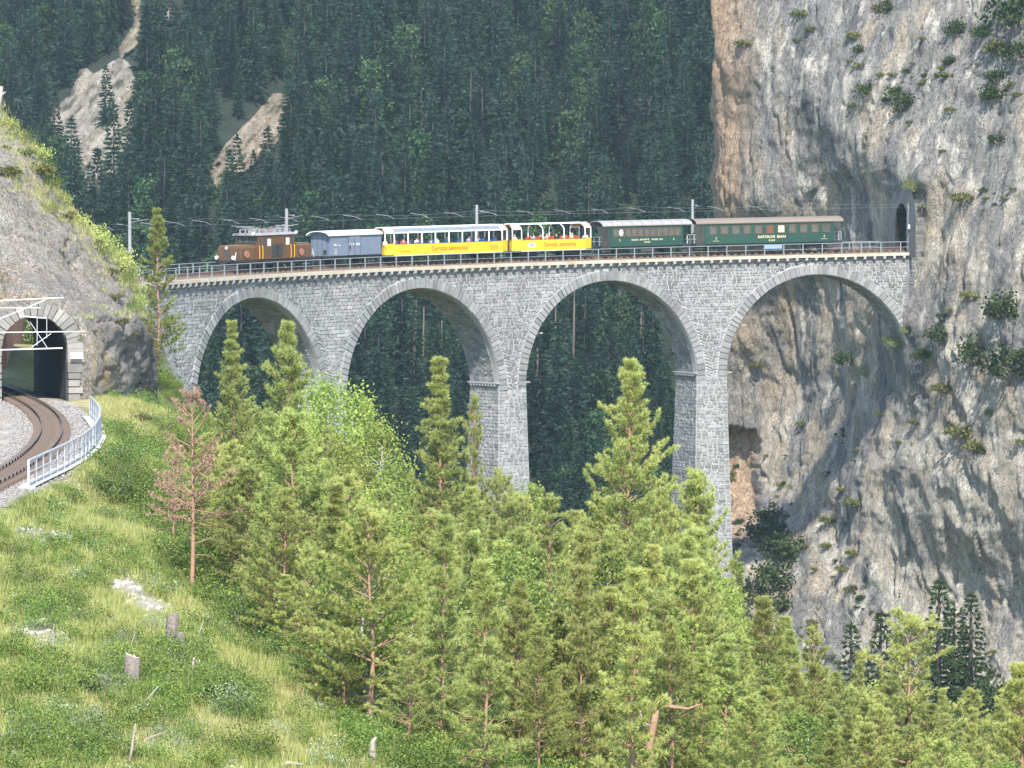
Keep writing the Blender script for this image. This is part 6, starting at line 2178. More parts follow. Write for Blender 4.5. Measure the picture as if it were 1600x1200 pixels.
# ---- locomotive
lo, L = vehicle('electric_locomotive', 'brown centre-cab electric locomotive with low bonnets leading the train', 368, 492, 'locomotive')
HWD = 1.28
cx0, cx1 = -0.235 * L, 0.225 * L      # cab extents (x forward)
hx = 0.475 * L
m_ = MB()
m_.box(-hx, hx, -1.2, 1.2, 0.78, 0.98)
m_.box(-hx + 0.4, hx - 0.4, -0.9, 0.9, 0.45, 0.8)
m_.build('frame', MT['black'], lo)
for s, x0, x1 in ((1, cx1, hx - 0.1), (-1, -hx + 0.1, cx0)):
    m_ = MB()
    m_.prism([(-1.02, 0.98), (-1.02, 2.02), (-0.86, 2.24), (0.86, 2.24), (1.02, 2.02), (1.02, 0.98)], x0 - (0 if s > 0 else 0), x1)
    bo = m_.build('bonnet', MT['brown'], lo)
    MB().box(min(x0, x1) + 0.1, max(x0, x1) - 0.02, -0.84, 0.84, 2.235, 2.29).build('bonnet_lid', MT['brown_top'], bo)
    xe = x1 if s > 0 else x0
    MB().box(xe - 0.02, xe + 0.02 + 0.0, -0.35, 0.35, 1.25, 1.95).build('grille', MT['grille'], bo)
    xm = (x0 + x1) / 2
    MB().disc((xm - s * 0.1, 1.05, 1.45), (0, 1, 0), 0.33, 0.16, 16).build('motor_cover', MT['copper'], bo)
    for q in range(4):
        MB().box(xm - 1.5 + q * 0.75, xm - 1.46 + q * 0.75, 1.0, 1.035, 1.05, 1.95).build('panel_joint', MT['brown_top'], bo)
    for dx in (-0.55, 0.45):
        MB().box(xm + dx - 0.12, xm + dx + 0.12, 1.01, 1.035, 1.3, 1.75).build('louvre', MT['grille'], bo)
    for yy_ in (-0.95, 0.95):
        lm = MB().disc((xe + s * 0.22, yy_, 1.22), (1, 0, 0), 0.19, 0.2, 12).build('headlight', MT['loco_roof'], bo)
        MB().disc((xe + s * 0.335, yy_, 1.22), (1, 0, 0), 0.165, 0.03, 12).build('lens', MT['lamp'], lm)
    lm = MB().disc((xe + s * 0.03, 0.0, 2.08), (1, 0, 0), 0.15, 0.1, 12).build('headlight', MT['loco_roof'], bo)
    MB().disc((xe + s * 0.09, 0.0, 2.08), (1, 0, 0), 0.125, 0.03, 12).build('lens', MT['lamp'], lm)
    MB().tube([(xe + s * 0.3, 1.12, 0.95), (xe + s * 0.1, 1.12, 1.7)], 0.025, 5).build('handrail', MT['wire_light'], bo)
m_ = MB()   # cab shell with openings modelled as separate panels
m_.prism([(-HWD, 0.98), (-HWD, 3.0), (-1.1, 3.22), (1.1, 3.22), (HWD, 3.0), (HWD, 0.98)], cx0, cx1)
cab = m_.build('cab', MT['brown'], lo)
for s, xe in ((1, cx1), (-1, cx0)):
    for yy_ in (-0.75, 0.0, 0.75):
        wn = MB().box(xe - 0.02 * s - 0.02, xe + 0.02 * s + 0.02, yy_ - 0.34, yy_ + 0.34, 2.36, 3.02).build('front_window', MT['black'], cab)
        MB().box(xe + s * 0.045 - 0.01, xe + s * 0.045 + 0.01, yy_ - 0.28, yy_ + 0.28, 2.42, 2.96).build('pane', MT['glass'], wn)
    MB().box(min(xe, xe + s * 0.35), max(xe, xe + s * 0.35), -1.3, 1.3, 3.12, 3.2).build('visor', MT['loco_roof'], cab)
CWD = cx1 - cx0
def side_panel(nm, fx, w_, z0, z1, mat, th=0.02):
    xc = cx1 - fx * CWD
    return MB().box(xc - w_ / 2, xc + w_ / 2, HWD - 0.01, HWD + th, z0, z1).build(nm, mat, cab)
d = side_panel('door', 0.055, 0.5, 1.05, 3.0, MT['brown'], 0.02)
MB().box(cx1 - 0.055 * CWD - 0.19, cx1 - 0.055 * CWD + 0.19, HWD + 0.015, HWD + 0.03, 2.2, 2.9).build('pane', MT['grille'], d)
w1 = side_panel('window', 0.19, 0.46, 2.15, 2.9, MT['grille']); w2 = side_panel('window', 0.30, 0.46, 2.15, 2.78, MT['white'])
w3 = side_panel('window', 0.80, 0.46, 2.2, 2.82, MT['white']); w4 = side_panel('window', 0.915, 0.4, 2.2, 2.9, MT['grille'])
for f_ in (0.45, 0.585):
    gp_ = side_panel('ventilation_grille', f_, 0.95, 1.12, 2.3, MT['grille'], 0.03)
    for q in range(7):
        xx = cx1 - f_ * CWD
        MB().box(xx - 0.44, xx + 0.44, HWD + 0.03, HWD + 0.045, 1.2 + q * 0.155, 1.26 + q * 0.155).build('slat', MT['black'], gp_)
side_panel('cornice', 0.5, CWD * 0.98, 2.96, 3.0, MT['brown_top'], 0.03)
for f_ in (0.02, 0.105, 0.87, 0.965):
    xx = cx1 - f_ * CWD
    MB().tube([(xx, HWD + 0.02, 1.0), (xx, HWD + 0.10, 1.08), (xx, HWD + 0.10, 2.1), (xx, HWD + 0.02, 2.2)], 0.035, 6).build('handrail', MT['yellow_rod'], cab)
for f_ in (0.17, 0.28, 0.75):
    side_panel('step_plate', f_, 0.25, 1.45, 1.65, MT['grille'])
m_ = MB().prism([(-1.38, 3.16), (-1.2, 3.30), (0, 3.36), (1.2, 3.30), (1.38, 3.16), (1.38, 3.10), (-1.38, 3.10)], cx0 - 0.2, cx1 + 0.35)
rf_ = m_.build('roof', MT['loco_roof'], lo)
for q in range(5):
    MB().box(cx0 + 1.9 + q * 0.55, cx0 + 2.2 + q * 0.55, -0.5, 0.5, 3.35, 3.55).build('resistor_box', MT['copper'] if q % 2 else MT['loco_roof'], rf_)
for s, xc in ((1, cx1 - 0.9), (-1, cx0 + 0.9)):
    pg = MB()
    for yy_ in (-0.5, 0.5):
        pg.bar((xc - 1.3, yy_, 3.62), (xc + 1.3, yy_, 3.62), 0.06, 0.06)
        pg.bar((xc - 1.1, yy_, 3.66), (xc + 0.9 + 0.4 * s, yy_, 3.82), 0.045, 0.045)
        pg.bar((xc + 1.1, yy_, 3.66), (xc - 0.9 + 0.4 * s, yy_, 3.86), 0.045, 0.045)
    for x_ in (-1.2, -0.4, 0.4, 1.2):
        pg.bar((xc + x_, -0.5, 3.62), (xc + x_, 0.5, 3.62), 0.05, 0.05)
        for yy_ in (-0.5, 0.5):
            pg.tube([(xc + x_, yy_, 3.3), (xc + x_, yy_, 3.62)], 0.07, 6)
    pg.bar((xc + s * 0.9, -0.9, 3.9), (xc + s * 0.9, 0.9, 3.9), 0.09, 0.06)
    pg.bar((xc + s * 1.15, -0.9, 3.88), (xc + s * 1.15, 0.9, 3.88), 0.09, 0.06)
    pg.bar((xc + s * 1.0, -0.5, 3.86), (xc + s * 2.3, -0.6, 4.02), 0.05, 0.05)
    pg.bar((xc + s * 1.0, 0.5, 3.86), (xc + s * 2.3, 0.6, 3.98), 0.05, 0.05)
    pg.build('pantograph', MT['pant'], rf_)
    MB().disc((xc + s * 1.35, 1.1, 3.28), (1, 0, 0), 0.14, 0.12, 10).build('roof_lamp', MT['lamp'], rf_)
MB().tube([(cx0 + 1, 0.9, 3.5), (0, 0.9, 3.48), (cx1 - 1, 0.9, 3.5)], 0.03, 5).build('roof_conduit', MT['pant'], rf_)
for k in range(6):
    wheelset(lo, (-0.36 + [0, 0.12, 0.24, 0.48, 0.60, 0.72][k]) * L, 0.48)
for s in (-1, 1):
    rd = MB().box(-0.42 * L, -0.06 * L, s * 0.72 - 0.04, s * 0.72 + 0.04, 0.4, 0.55)
    rd.box(0.06 * L, 0.42 * L, s * 0.72 - 0.04, s * 0.72 + 0.04, 0.4, 0.55)
    rd.build('coupling_rod', MT['grille'], lo)
couplings(lo, L)
sp_ = MB().prism([(-1.1, 0.12), (-1.1, 0.5), (1.1, 0.5), (1.1, 0.12)], hx - 0.1, hx)
sp_.build('snow_plough', MT['grille'], lo)

# ---- covered goods van
bv, L = vehicle('goods_van', 'slate-blue covered goods van with white roof behind the locomotive', 513, 598, 'wagon')
MB().box(-L / 2 + 0.2, L / 2 - 0.2, -1.15, 1.15, 0.75, 0.95).build('underframe', MT['black'], bv)
b0, b1 = -L / 2 + 0.3, L / 2 - 0.35
body = MB().prism([(-1.25, 0.95), (-1.25, 2.85), (-0.7, 3.1), (0, 3.18), (0.7, 3.1), (1.25, 2.85), (1.25, 0.95)], b0, b1).build('body', MT['van_grey'], bv)
nb_ = int((b1 - b0) / 0.28)
for q in range(nb_):
    xx = b0 + (b1 - b0) * q / nb_
    MB().box(xx + 0.008, xx + (b1 - b0) / nb_ - 0.008, 1.245, 1.262, 1.0, 2.8).build('plank', MT['van_grey'], body)
dr_ = MB().box(-0.55, 1.05, 1.262, 1.31, 0.98, 2.78).build('sliding_door', MT['van_grey'], body)
for xx in (-0.55, 0.25, 1.05):
    MB().box(xx - 0.035, xx + 0.035, 1.31, 1.335, 0.98, 2.78).build('door_batten', MT['van_dark'], dr_)
MB().box(b0 + 0.3, b1 - 0.3, 1.262, 1.32, 2.78, 2.84).build('door_rail', MT['van_dark'], body)
MB().box(0.85, 0.92, 1.33, 1.4, 1.5, 2.0).build('door_handle', MT['black'], dr_)
MB().box(b1 - 0.85, b1 - 0.45, 1.262, 1.275, 1.05, 1.6).build('notice_plate', MT['coach_roof'], body)
for q in range(4):
    xx = b0 + 0.12 if q == 0 else b1 - 0.12 if q == 1 else b1 - 0.12
    MB().box(b1, b1 + 0.02, -1.1 + q * 0.62, -1.04 + q * 0.62, 0.98, 2.85).build('end_batten', MT['van_dark'], body)
for (tx_, xx, zz_, sz_) in [('Gb  K  5009', 0.28, 1.95, 0.30), ('RhB', b1 - 0.55, 1.95, 0.24), ('8.0t', b1 - 1.15, 1.9, 0.2)]:
    text(tx_, body, xx, zz_, 1.34 if xx < 1 else 1.28, sz_, MT['text_white'])
MB().prism(roof_prof(1.42, 2.86, 0.40), b0 - 0.12, b1 + 0.45).build('roof', MT['white_roof'], bv)
for x_ in (-L * 0.25, L * 0.25):
    wheelset(bv, x_, 0.42)
    for s in (-1, 1):
        MB().box(x_ - 0.6, x_ + 0.6, s * 0.75 - 0.05, s * 0.75 + 0.05, 0.62, 0.72).build('leaf_spring', MT['black'], bv)
couplings(bv, L)
MB().box(b1 + 0.02, b1 + 0.1, 0.4, 0.7, 1.2, 1.5).build('brake_box', MT['black'], bv)

# ---- open panorama coaches
def open_coach(px0, px1, label, arched, seat):
    oc, L = vehicle('open_panorama_coach', label, px0, px1, 'railway coach')
    h2 = L / 2 - 0.1
    MB().box(-h2, h2, -1.15, 1.15, 0.62, 0.8).build('underframe', MT['black'], oc)
    tub = MB()
    tub.box(-h2 + 0.9, h2 - 0.9, 1.20, 1.27, 0.72, 1.78); tub.box(-h2 + 0.9, h2 - 0.9, -1.27, -1.20, 0.72, 1.78)
    tub.box(-h2 + 0.9, h2 - 0.9, -1.2, 1.2, 0.8, 0.88)
    for s in (-1, 1):
        tub.add([(s * (h2 - 0.9), 1.27, 0.8), (s * h2, 0.95, 0.8), (s * h2, 0.95, 1.85), (s * (h2 - 0.9), 1.27, 1.85),
                 (s * (h2 - 0.9), 1.20, 0.8), (s * (h2 - 0.05), 0.90, 0.8), (s * (h2 - 0.05), 0.90, 1.85), (s * (h2 - 0.9), 1.20, 1.85)],
                [(0, 1, 2, 3), (4, 5, 6, 7), (3, 2, 6, 7), (0, 1, 5, 4)])
        tub.add([(s * (h2 - 0.9), -1.27, 0.8), (s * h2, -0.95, 0.8), (s * h2, -0.95, 1.85), (s * (h2 - 0.9), -1.27, 1.85),
                 (s * (h2 - 0.9), -1.20, 0.8), (s * (h2 - 0.05), -0.90, 0.8), (s * (h2 - 0.05), -0.90, 1.85), (s * (h2 - 0.9), -1.20, 1.85)],
                [(0, 1, 2, 3), (4, 5, 6, 7), (3, 2, 6, 7), (0, 1, 5, 4)])
        tub.box(min(s * h2, s * (h2 - 0.05)), max(s * h2, s * (h2 - 0.05)), -0.95, 0.95, 0.8, 1.7)
    tb = tub.build('tub', MT['yellow'], oc)
    for s in (-1, 1):
        MB().box(-h2 + 0.85, h2 - 0.85, s * 1.235 - 0.05, s * 1.235 + 0.05, 1.78, 1.83).build('rim', MT['yellow_edge'], tb)
        MB().box(-h2 + 0.9, h2 - 0.9, s * 1.26 - 0.012, s * 1.26 + 0.03, 0.70, 0.76).build('sill_strip', MT['white'], tb)
    fx = [(-h2 + 0.95) + (2 * h2 - 1.9) * i / (8 if not arched else 3) for i in range(9 if not arched else 4)]
    zt_, ztop = 2.86, 3.34
    for s in (-1, 1):
        for i, xx in enumerate(fx):
            if not arched:
                MB().box(xx - 0.05, xx + 0.05, s * 1.24 - 0.04, s * 1.24 + 0.04, 1.8, zt_).build('post', MT['white'], oc)
            else:
                dx = 0.0
                MB().tube([(xx, s * 1.24, 1.8), (xx, s * 1.24, 2.72), (xx + 0.0, s * 1.12, 2.98), (xx + 0.05, s * 0.72, 3.26)], 0.05, 6).build('post', MT['white'], oc)
        if not arched:
            MB().box(-h2 + 0.9, h2 - 0.9, s * 1.24 - 0.05, s * 1.24 + 0.05, zt_ - 0.04, zt_ + 0.07).build('roof_rail', MT['white'], oc)
            for i in range(8):
                a_, b_ = fx[i], fx[i + 1]
                g_ = MB()
                g_.add([(a_ + 0.03, s * 1.22, zt_ + 0.07), (b_ - 0.03, s * 1.22, zt_ + 0.07), (b_ - 0.03, s * 0.62, ztop), (a_ + 0.03, s * 0.62, ztop),
                        (a_ + 0.03, s * 1.20, zt_ + 0.045), (b_ - 0.03, s * 1.20, zt_ + 0.045), (b_ - 0.03, s * 0.60, ztop - 0.025), (a_ + 0.03, s * 0.60, ztop - 0.025)],
                       [(0, 1, 2, 3), (7, 6, 5, 4), (0, 1, 5, 4), (2, 3, 7, 6), (1, 2, 6, 5), (3, 0, 4, 7)])
                g_.build('roof_pane', MT['roof_glass'], oc)
            for xx in (fx[0], fx[-1]):
                MB().bar((xx, s * 1.24, zt_), (xx, s * 0.62, ztop + 0.02), 0.09, 0.07).build('rafter', MT['white'], oc)
        MB().box(-h2 + 0.3, h2 - 0.3, s * 0.62 - 0.07, s * 0.62 + 0.07, ztop - 0.07, ztop + 0.05).build('roof_rail', MT['white'], oc)
        for q in (-1, 1):   # end posts and eaves of the vestibules
            MB().box(q * (h2 - 0.06) - 0.04, q * (h2 - 0.06) + 0.04, s * 0.95 - 0.04, s * 0.95 + 0.04, 1.8, zt_ + 0.02).build('post', MT['white'], oc)
            MB().bar((q * (h2 - 0.06), s * 0.95, zt_), (q * (h2 - 0.95), s * 1.22, zt_), 0.09, 0.09).build('roof_rail', MT['white'], oc)
            pn_ = MB()
            xa, xb = q * (h2 - 0.95), q * (h2 - 0.02)
            pn_.add([(xa, s * 1.24, zt_ + 0.05), (xb, s * 0.98, zt_ + 0.05), (xb, s * 0.58, ztop - 0.06), (xa, s * 0.62, ztop),
                     (xa, s * 1.22, zt_), (xb, s * 0.96, zt_), (xb, s * 0.56, ztop - 0.11), (xa, s * 0.60, ztop - 0.05)],
                    [(0, 1, 2, 3), (7, 6, 5, 4), (0, 1, 5, 4), (2, 3, 7, 6), (1, 2, 6, 5), (3, 0, 4, 7)])
            pn_.build('end_roof_panel', MT['roof_rust'], oc)
    if not arched:
        MB().box(-h2 + 0.3, h2 - 0.3, -0.55, 0.55, ztop - 0.02, ztop + 0.03).build('roof_top', MT['white'], oc)
    else:
        for q in (-1, 1):
            MB().box(min(q * (h2 - 0.3), q * (h2 - 1.3)), max(q * (h2 - 0.3), q * (h2 - 1.3)), -0.6, 0.6, ztop - 0.02, ztop + 0.03).build('roof_top', MT['white'], oc)
        for xx in fx:
            MB().bar((xx, -0.62, ztop), (xx, 0.62, ztop), 0.07, 0.07).build('rafter', MT['white'], oc)
    ns = int((2 * h2 - 2.4) / 1.55)
    for i in range(ns):
        xx = -h2 + 1.4 + i * 1.55
        for s in (-1, 1):
            st_ = MB().box(xx - 0.25, xx + 0.25, s * 0.68 - 0.45, s * 0.68 + 0.45, 1.15, 1.28)
            st_.box(xx + 0.2, xx + 0.3, s * 0.68 - 0.45, s * 0.68 + 0.45, 1.28, 2.08)
            st_.build('seat', MT[seat], oc)
    for q in (-1, 1):
        bogie(oc, q * (h2 - 2.2))
        ga = MB().box(min(q * (h2 - 0.02), q * (h2 + 0.16)), max(q * (h2 - 0.02), q * (h2 + 0.16)), -0.55, 0.55, 0.85, 2.7)
        ga.build('gangway_bellows', MT['grille'], oc)
    couplings(oc, L)
    return oc, L, h2
o1, L1, h1 = open_coach(604, 796, 'long yellow open-sided coach with glazed white roof and blue seats', False, 'blue_seat')
text('Carrozza panoramica', o1, -0.1, 1.28, 1.275, 0.62, MT['text_red'], stretch=0.86)
text('Carrozza panoramica', o1, h1 - 2.3, 1.12, 1.275, 0.15, MT['text_red'], 'small_lettering')
MB().box(-h1 + 1.5, -h1 + 2.6, 1.268, 1.276, 1.0, 1.45).build('advert_plate', paint('ochre_plate', (0.45, 0.28, 0.02), 0.5), o1)
o2, L2, h2_ = open_coach(802, 927, 'short yellow open coach with bare white hoops and red seats', True, 'red_seat')
text('Carrozza  panoramica', o2, -0.75, 1.30, 1.275, 0.60, MT['text_red'], stretch=0.72)
sgn_ = MB().box(h2_ - 2.55, h2_ - 1.75, 1.27, 1.282, 1.05, 1.5).build('sign', MT['sign_white'], o2)
MB().box(h2_ - 2.45, h2_ - 1.85, 1.282, 1.288, 1.14, 1.42).build('sign_field', MT['blue_tarp'], sgn_)
MB().disc((0, 0, 0), (1, 0, 0), 0.001, 0.001, 3)

# ---- green coaches
def green_coach(px0, px1, label, nwin, wwin, roofm, skip=(), big=False):
    gc_, L = vehicle('passenger_coach', label, px0, px1, 'railway coach')
    h = L / 2 - 0.15
    pl = 0.95
    MB().box(-h, h, -1.15, 1.15, 0.75, 0.98).build('underframe', MT['black'], gc_)
    b0, b1 = -h + pl, h - pl
    # side walls built round the window openings
    zs0, zs1 = 1.86, 2.68
    bd = MB()
    xs_ = []
    span = (b1 - b0 - 0.5) / nwin
    for i in range(nwin):
        xc = b1 - 0.25 - span * (i + 0.5)
        xs_.append(xc)
    for s in (-1, 1):
        y0, y1 = (1.22, 1.28) if s > 0 else (-1.28, -1.22)
        bd.box(b0, b1, y0, y1, 0.9, zs0)
        bd.box(b0, b1, y0, y1, zs1, 2.92)
        edges = [b1] + [e for xc in xs_ for e in (xc + wwin / 2, xc - wwin / 2)] + [b0]
        for a_, b_ in zip(edges[0::2], edges[1::2]):
            bd.box(b_, a_, y0, y1, zs0, zs1)
    for xe in (b0, b1):
        bd.box(xe - 0.03, xe + 0.03, -1.22, 1.22, 0.9, 2.92)
    body = bd.build('body', MT['green'], gc_)
    MB().box(b0 + 0.1, b1 - 0.1, -1.2, 1.2, 0.98, 1.05).build('floor', MT['interior'], gc_)
    for i, xc in enumerate(xs_):
        for s in (1, -1):
            fr_ = MB()
            y0, y1 = (1.20, 1.295) if s > 0 else (-1.295, -1.20)
            fr_.box(xc - wwin / 2, xc - wwin / 2 + 0.06, y0, y1, zs0, zs1); fr_.box(xc + wwin / 2 - 0.06, xc + wwin / 2, y0, y1, zs0, zs1)
            fr_.box(xc - wwin / 2 + 0.06, xc + wwin / 2 - 0.06, y0, y1, zs0, zs0 + 0.09); fr_.box(xc - wwin / 2 + 0.06, xc + wwin / 2 - 0.06, y0, y1, zs1 - 0.05, zs1)
            wn = fr_.build('window', MT['wood'], body)
            yg = 1.245 * s
            if s > 0 and i in skip:
                MB().box(xc - wwin / 2 + 0.06, xc + wwin / 2 - 0.06, yg - 0.01, yg + 0.01, zs0 + 0.09, zs1 - 0.05).build('pane', MT[skip[i]], wn)
            else:
                MB().box(xc - wwin / 2 + 0.06, xc + wwin / 2 - 0.06, yg - 0.008, yg + 0.008, zs0 + 0.09, zs1 - 0.05).build('pane', MT['glass'], wn)
    rf_ = MB().prism(roof_prof(1.42, 2.95, 0.50, 12), -h - 0.05, h + 0.05).build('roof', MT[roofm], gc_)
    nr_ = 9 if not big else 1
    for q in range(1, nr_):
        xx = -h + 2 * h * q / nr_
        MB().prism(roof_prof(1.435, 2.96, 0.505, 12, 0.03), xx - 0.025, xx + 0.025).build('roof_seam', MT['coach_roof2'], rf_)
    MB().prism([(-1.26, 2.88), (-1.26, 2.95), (1.26, 2.95), (1.26, 2.88)], b0, b1).build('ceiling', MT['interior'], gc_)
    for q in (-1, 1):   # open end platforms
        xe = q * h
        pf = MB()
        for yy_ in (-1.1, 1.1, -0.55, 0.55):
            pf.tube([(xe - q * 0.08, yy_, 0.95), (xe - q * 0.08, yy_, 1.85)], 0.03, 5)
        for zz_ in (1.4, 1.85):
            pf.tube([(xe - q * 0.08, -1.1, zz_), (xe - q * 0.08, 1.1, zz_)], 0.03, 5)
        pf.build('platform_rail', MT['wire_light'] if big else MT['pant'], gc_)
        for yy_ in (-1.18, 1.18):
            MB().tube([(xe - q * 0.06, yy_, 0.95), (xe - q * 0.06, yy_, 2.95)], 0.035, 5).build('platform_post', MT['green_dark'], gc_)
        MB().box(min(xe, xe - q * pl), max(xe, xe - q * pl), 0.98, 1.25, 0.42, 0.5).build('step', MT['grille'], gc_)
        MB().box(min(xe - q * pl - 0.04, xe - q * pl + 0.05), max(xe - q * pl - 0.04, xe - q * pl + 0.05), -0.4, 0.4, 1.0, 2.75).build('end_door', MT['wood'], gc_)
    if L > 11:
        for q in (-1, 1): bogie(gc_, q * (h - 2.6), 1.6)
    else:
        for q in (-1, 1): wheelset(gc_, q * h * 0.55)
    MB().box(-1.0, 0.6, 0.5, 1.0, 0.35, 0.72).build('equipment_box', MT['grille'], gc_)
    couplings(gc_, L)
    return gc_, L, b0, b1
c1, L, b0, b1 = green_coach(940, 1081, 'dark green coach with seamed grey roof and white crest, behind the open coaches', 11, 0.62, 'coach_roof')
text('ALBULA - BAHN', c1, b1 - 3.1, 1.52, 1.285, 0.22, MT['text_cream']); text('KLASSE - RhB', c1, b0 + 3.0, 1.52, 1.285, 0.22, MT['text_cream'])
text('Rh.B.', c1, (b0 + b1) / 2, 1.56, 1.285, 0.22, MT['text_cream']); text('B 2138', c1, (b0 + b1) / 2, 1.28, 1.285, 0.22, MT['text_cream'])
text('2', c1, b1 - 1.0, 1.5, 1.285, 0.28, MT['text_cream']); text('2', c1, b0 + 1.1, 1.5, 1.285, 0.28, MT['text_cream'])
cr = MB()
for q in range(7):
    a_ = 0.4 + q * 0.9
    cr.bar((b1 - 1.15, 1.30, 2.25), (b1 - 1.15 + 0.26 * math.cos(a_), 1.30, 2.25 + 0.33 * math.sin(a_)), 0.03, 0.12)
cr.build('crest', MT['text_white'], c1)
c2, L, b0, b1 = green_coach(1087, 1317, 'long green coach with brown roof and gold lettering, last in the train', 11, 0.78, 'coach_roof2', {5: 'wood', 6: 'curtain'}, True)
text('RHÄTISCHE  BAHN', c2, (b0 + b1) / 2 - 0.2, 1.50, 1.285, 0.36, MT['text_cream']); text('B 2247', c2, (b0 + b1) / 2 - 0.2, 1.14, 1.285, 0.24, MT['text_cream'])
text('2', c2, b1 - 1.2, 1.46, 1.285, 0.3, MT['text_cream']); text('2', c2, b0 + 1.1, 1.46, 1.285, 0.3, MT['text_cream'])
for xx in (b1 - 1.2, b0 + 1.1):
    MB().box(xx - 0.35, xx + 0.35, 1.28, 1.287, 1.18, 1.21).build('stripe', MT['text_cream'], c2)
MB().box(-1.4, 0.6, 0.8, 1.1, 0.3, 0.72).build('water_tank', MT['blue_tarp'], c2)

# ------------------------------------------------------------------ passengers
def skin_person(verts, edges, radii):
    me = bpy.data.meshes.new('body')
    me.from_pydata(verts, edges, [])
    ob = bpy.data.objects.new('tmp_person', me)
    C.objects.link(ob)
    md = ob.modifiers.new('skin', 'SKIN')
    for v, r in zip(me.skin_vertices[0].data, radii):
        v.radius = r if hasattr(r, '__len__') else (r, r)
    me.skin_vertices[0].data[0].use_root = True
    sb_ = ob.modifiers.new('sub', 'SUBSURF')
    sb_.levels = 1
    dg = bpy.context.evaluated_depsgraph_get()
    out_ = bpy.data.meshes.new_from_object(ob.evaluated_get(dg))
    bpy.data.objects.remove(ob)
    return out_
def body_mesh(standing, arm_up):
    hip = 0.0
    V = [(0, 0, 0), (0, 0, 0.28), (0.0, 0, 0.47), (0.01, 0, 0.56), (0.03, 0, 0.66), (0.03, 0, 0.78)]
    R = [(0.16, 0.13), (0.15, 0.11), (0.17, 0.10), (0.055, 0.055), (0.095, 0.085), (0.07, 0.07)]
    Ed = [(0, 1), (1, 2), (2, 3), (3, 4), (4, 5)]
    for s in (-1, 1):
        b = len(V)
        if arm_up:
            V += [(0.0, s * 0.20, 0.46), (0.14, s * 0.26, 0.30), (0.30, s * 0.10, 0.56), (0.33, s * 0.06, 0.63)]
        else:
            V += [(0.0, s * 0.20, 0.46), (0.02, s * 0.26, 0.20), (0.22, s * 0.22, 0.06), (0.30, s * 0.20, 0.06)]
        R += [0.065, 0.05, 0.04, 0.035]
        Ed += [(2, b), (b, b + 1), (b + 1, b + 2), (b + 2, b + 3)]
        b = len(V)
        if standing:
            V += [(0, s * 0.10, -0.08), (0.02, s * 0.11, -0.45), (0, s * 0.11, -0.86), (0.14, s * 0.11, -0.88)]
        else:
            V += [(0.05, s * 0.10, -0.02), (0.22, s * 0.11, 0.0), (0.22, s * 0.11, -0.32), (0.27, s * 0.11, -0.35)]
        R += [0.09, 0.065, 0.05, 0.04]
        Ed += [(0, b), (b, b + 1), (b + 1, b + 2), (b + 2, b + 3)]
    me = skin_person(V, Ed, R)
    n = len(me.polygons)
    co = np.empty(n * 3, np.float32)
    me.polygons.foreach_get('center', co)
    co = co.reshape(-1, 3)
    mi = np.zeros(n, np.int32)                       # 0 shirt
    mi[co[:, 2] > 0.54] = 1                           # skin
    mi[(co[:, 2] > 0.72) | ((co[:, 2] > 0.64) & (co[:, 0] < 0.0))] = 2   # hair
    mi[(co[:, 2] < 0.04) & (np.abs(co[:, 1]) < 0.19)] = 3  # trousers
    arm = (np.abs(co[:, 1]) > 0.17) & (co[:, 0] > 0.10) & (co[:, 2] > 0.03) & (co[:, 2] < 0.6) if not arm_up else (co[:, 0] > 0.17) & (co[:, 2] > 0.2)
    mi[arm] = 1
    for nm in ('shirt', 'skin', 'hair', 'trousers'):
        me.materials.append(MT['white_cloth'])
    me.polygons.foreach_set('material_index', mi)
    me.polygons.foreach_set('use_smooth', np.full(n, True, dtype=bool))
    return me
PB = {(a, b): body_mesh(a, b) for a in (False, True) for b in (False, True)}
CLOTH = {}
def cloth(c):
    if c not in CLOTH:
        CLOTH[c] = paint('cloth_%d' % len(CLOTH), c, 0.85, tuple(v * 0.6 for v in c), 0.3, 6)
    return CLOTH[c]
SK = cloth((0.50, 0.30, 0.21))
def person(par, x, y, stand, arm, shirt, hair, label, face=0.0):
    me = PB[(stand, arm)]
    o = link('person', me)
    z = 1.82 if stand else 1.56
    Mx = par.matrix_world @ Matrix.Translation((x, min(y, 0.78), z)) @ Matrix.Rotation(face, 4, 'Z')
    o.matrix_world = Mx
    cols = [cloth(shirt), SK, cloth(hair), cloth((0.04, 0.05, 0.09))]
    for i, m__ in enumerate(cols):
        o.material_slots[i].link = 'OBJECT'
        o.material_slots[i].material = m__
    tag(o, label, 'person')
def cx_(par, L_, px0, px1, px): return L_ / 2 - L_ * (px - px0) / (px1 - px0)
HB, HG, HW_ = (0.06, 0.035, 0.02), (0.45, 0.42, 0.38), (0.7, 0.7, 0.68)
q1 = lambda px: cx_(o1, L1, 604, 796, px)
q2 = lambda px: cx_(o2, L2, 802, 927, px)
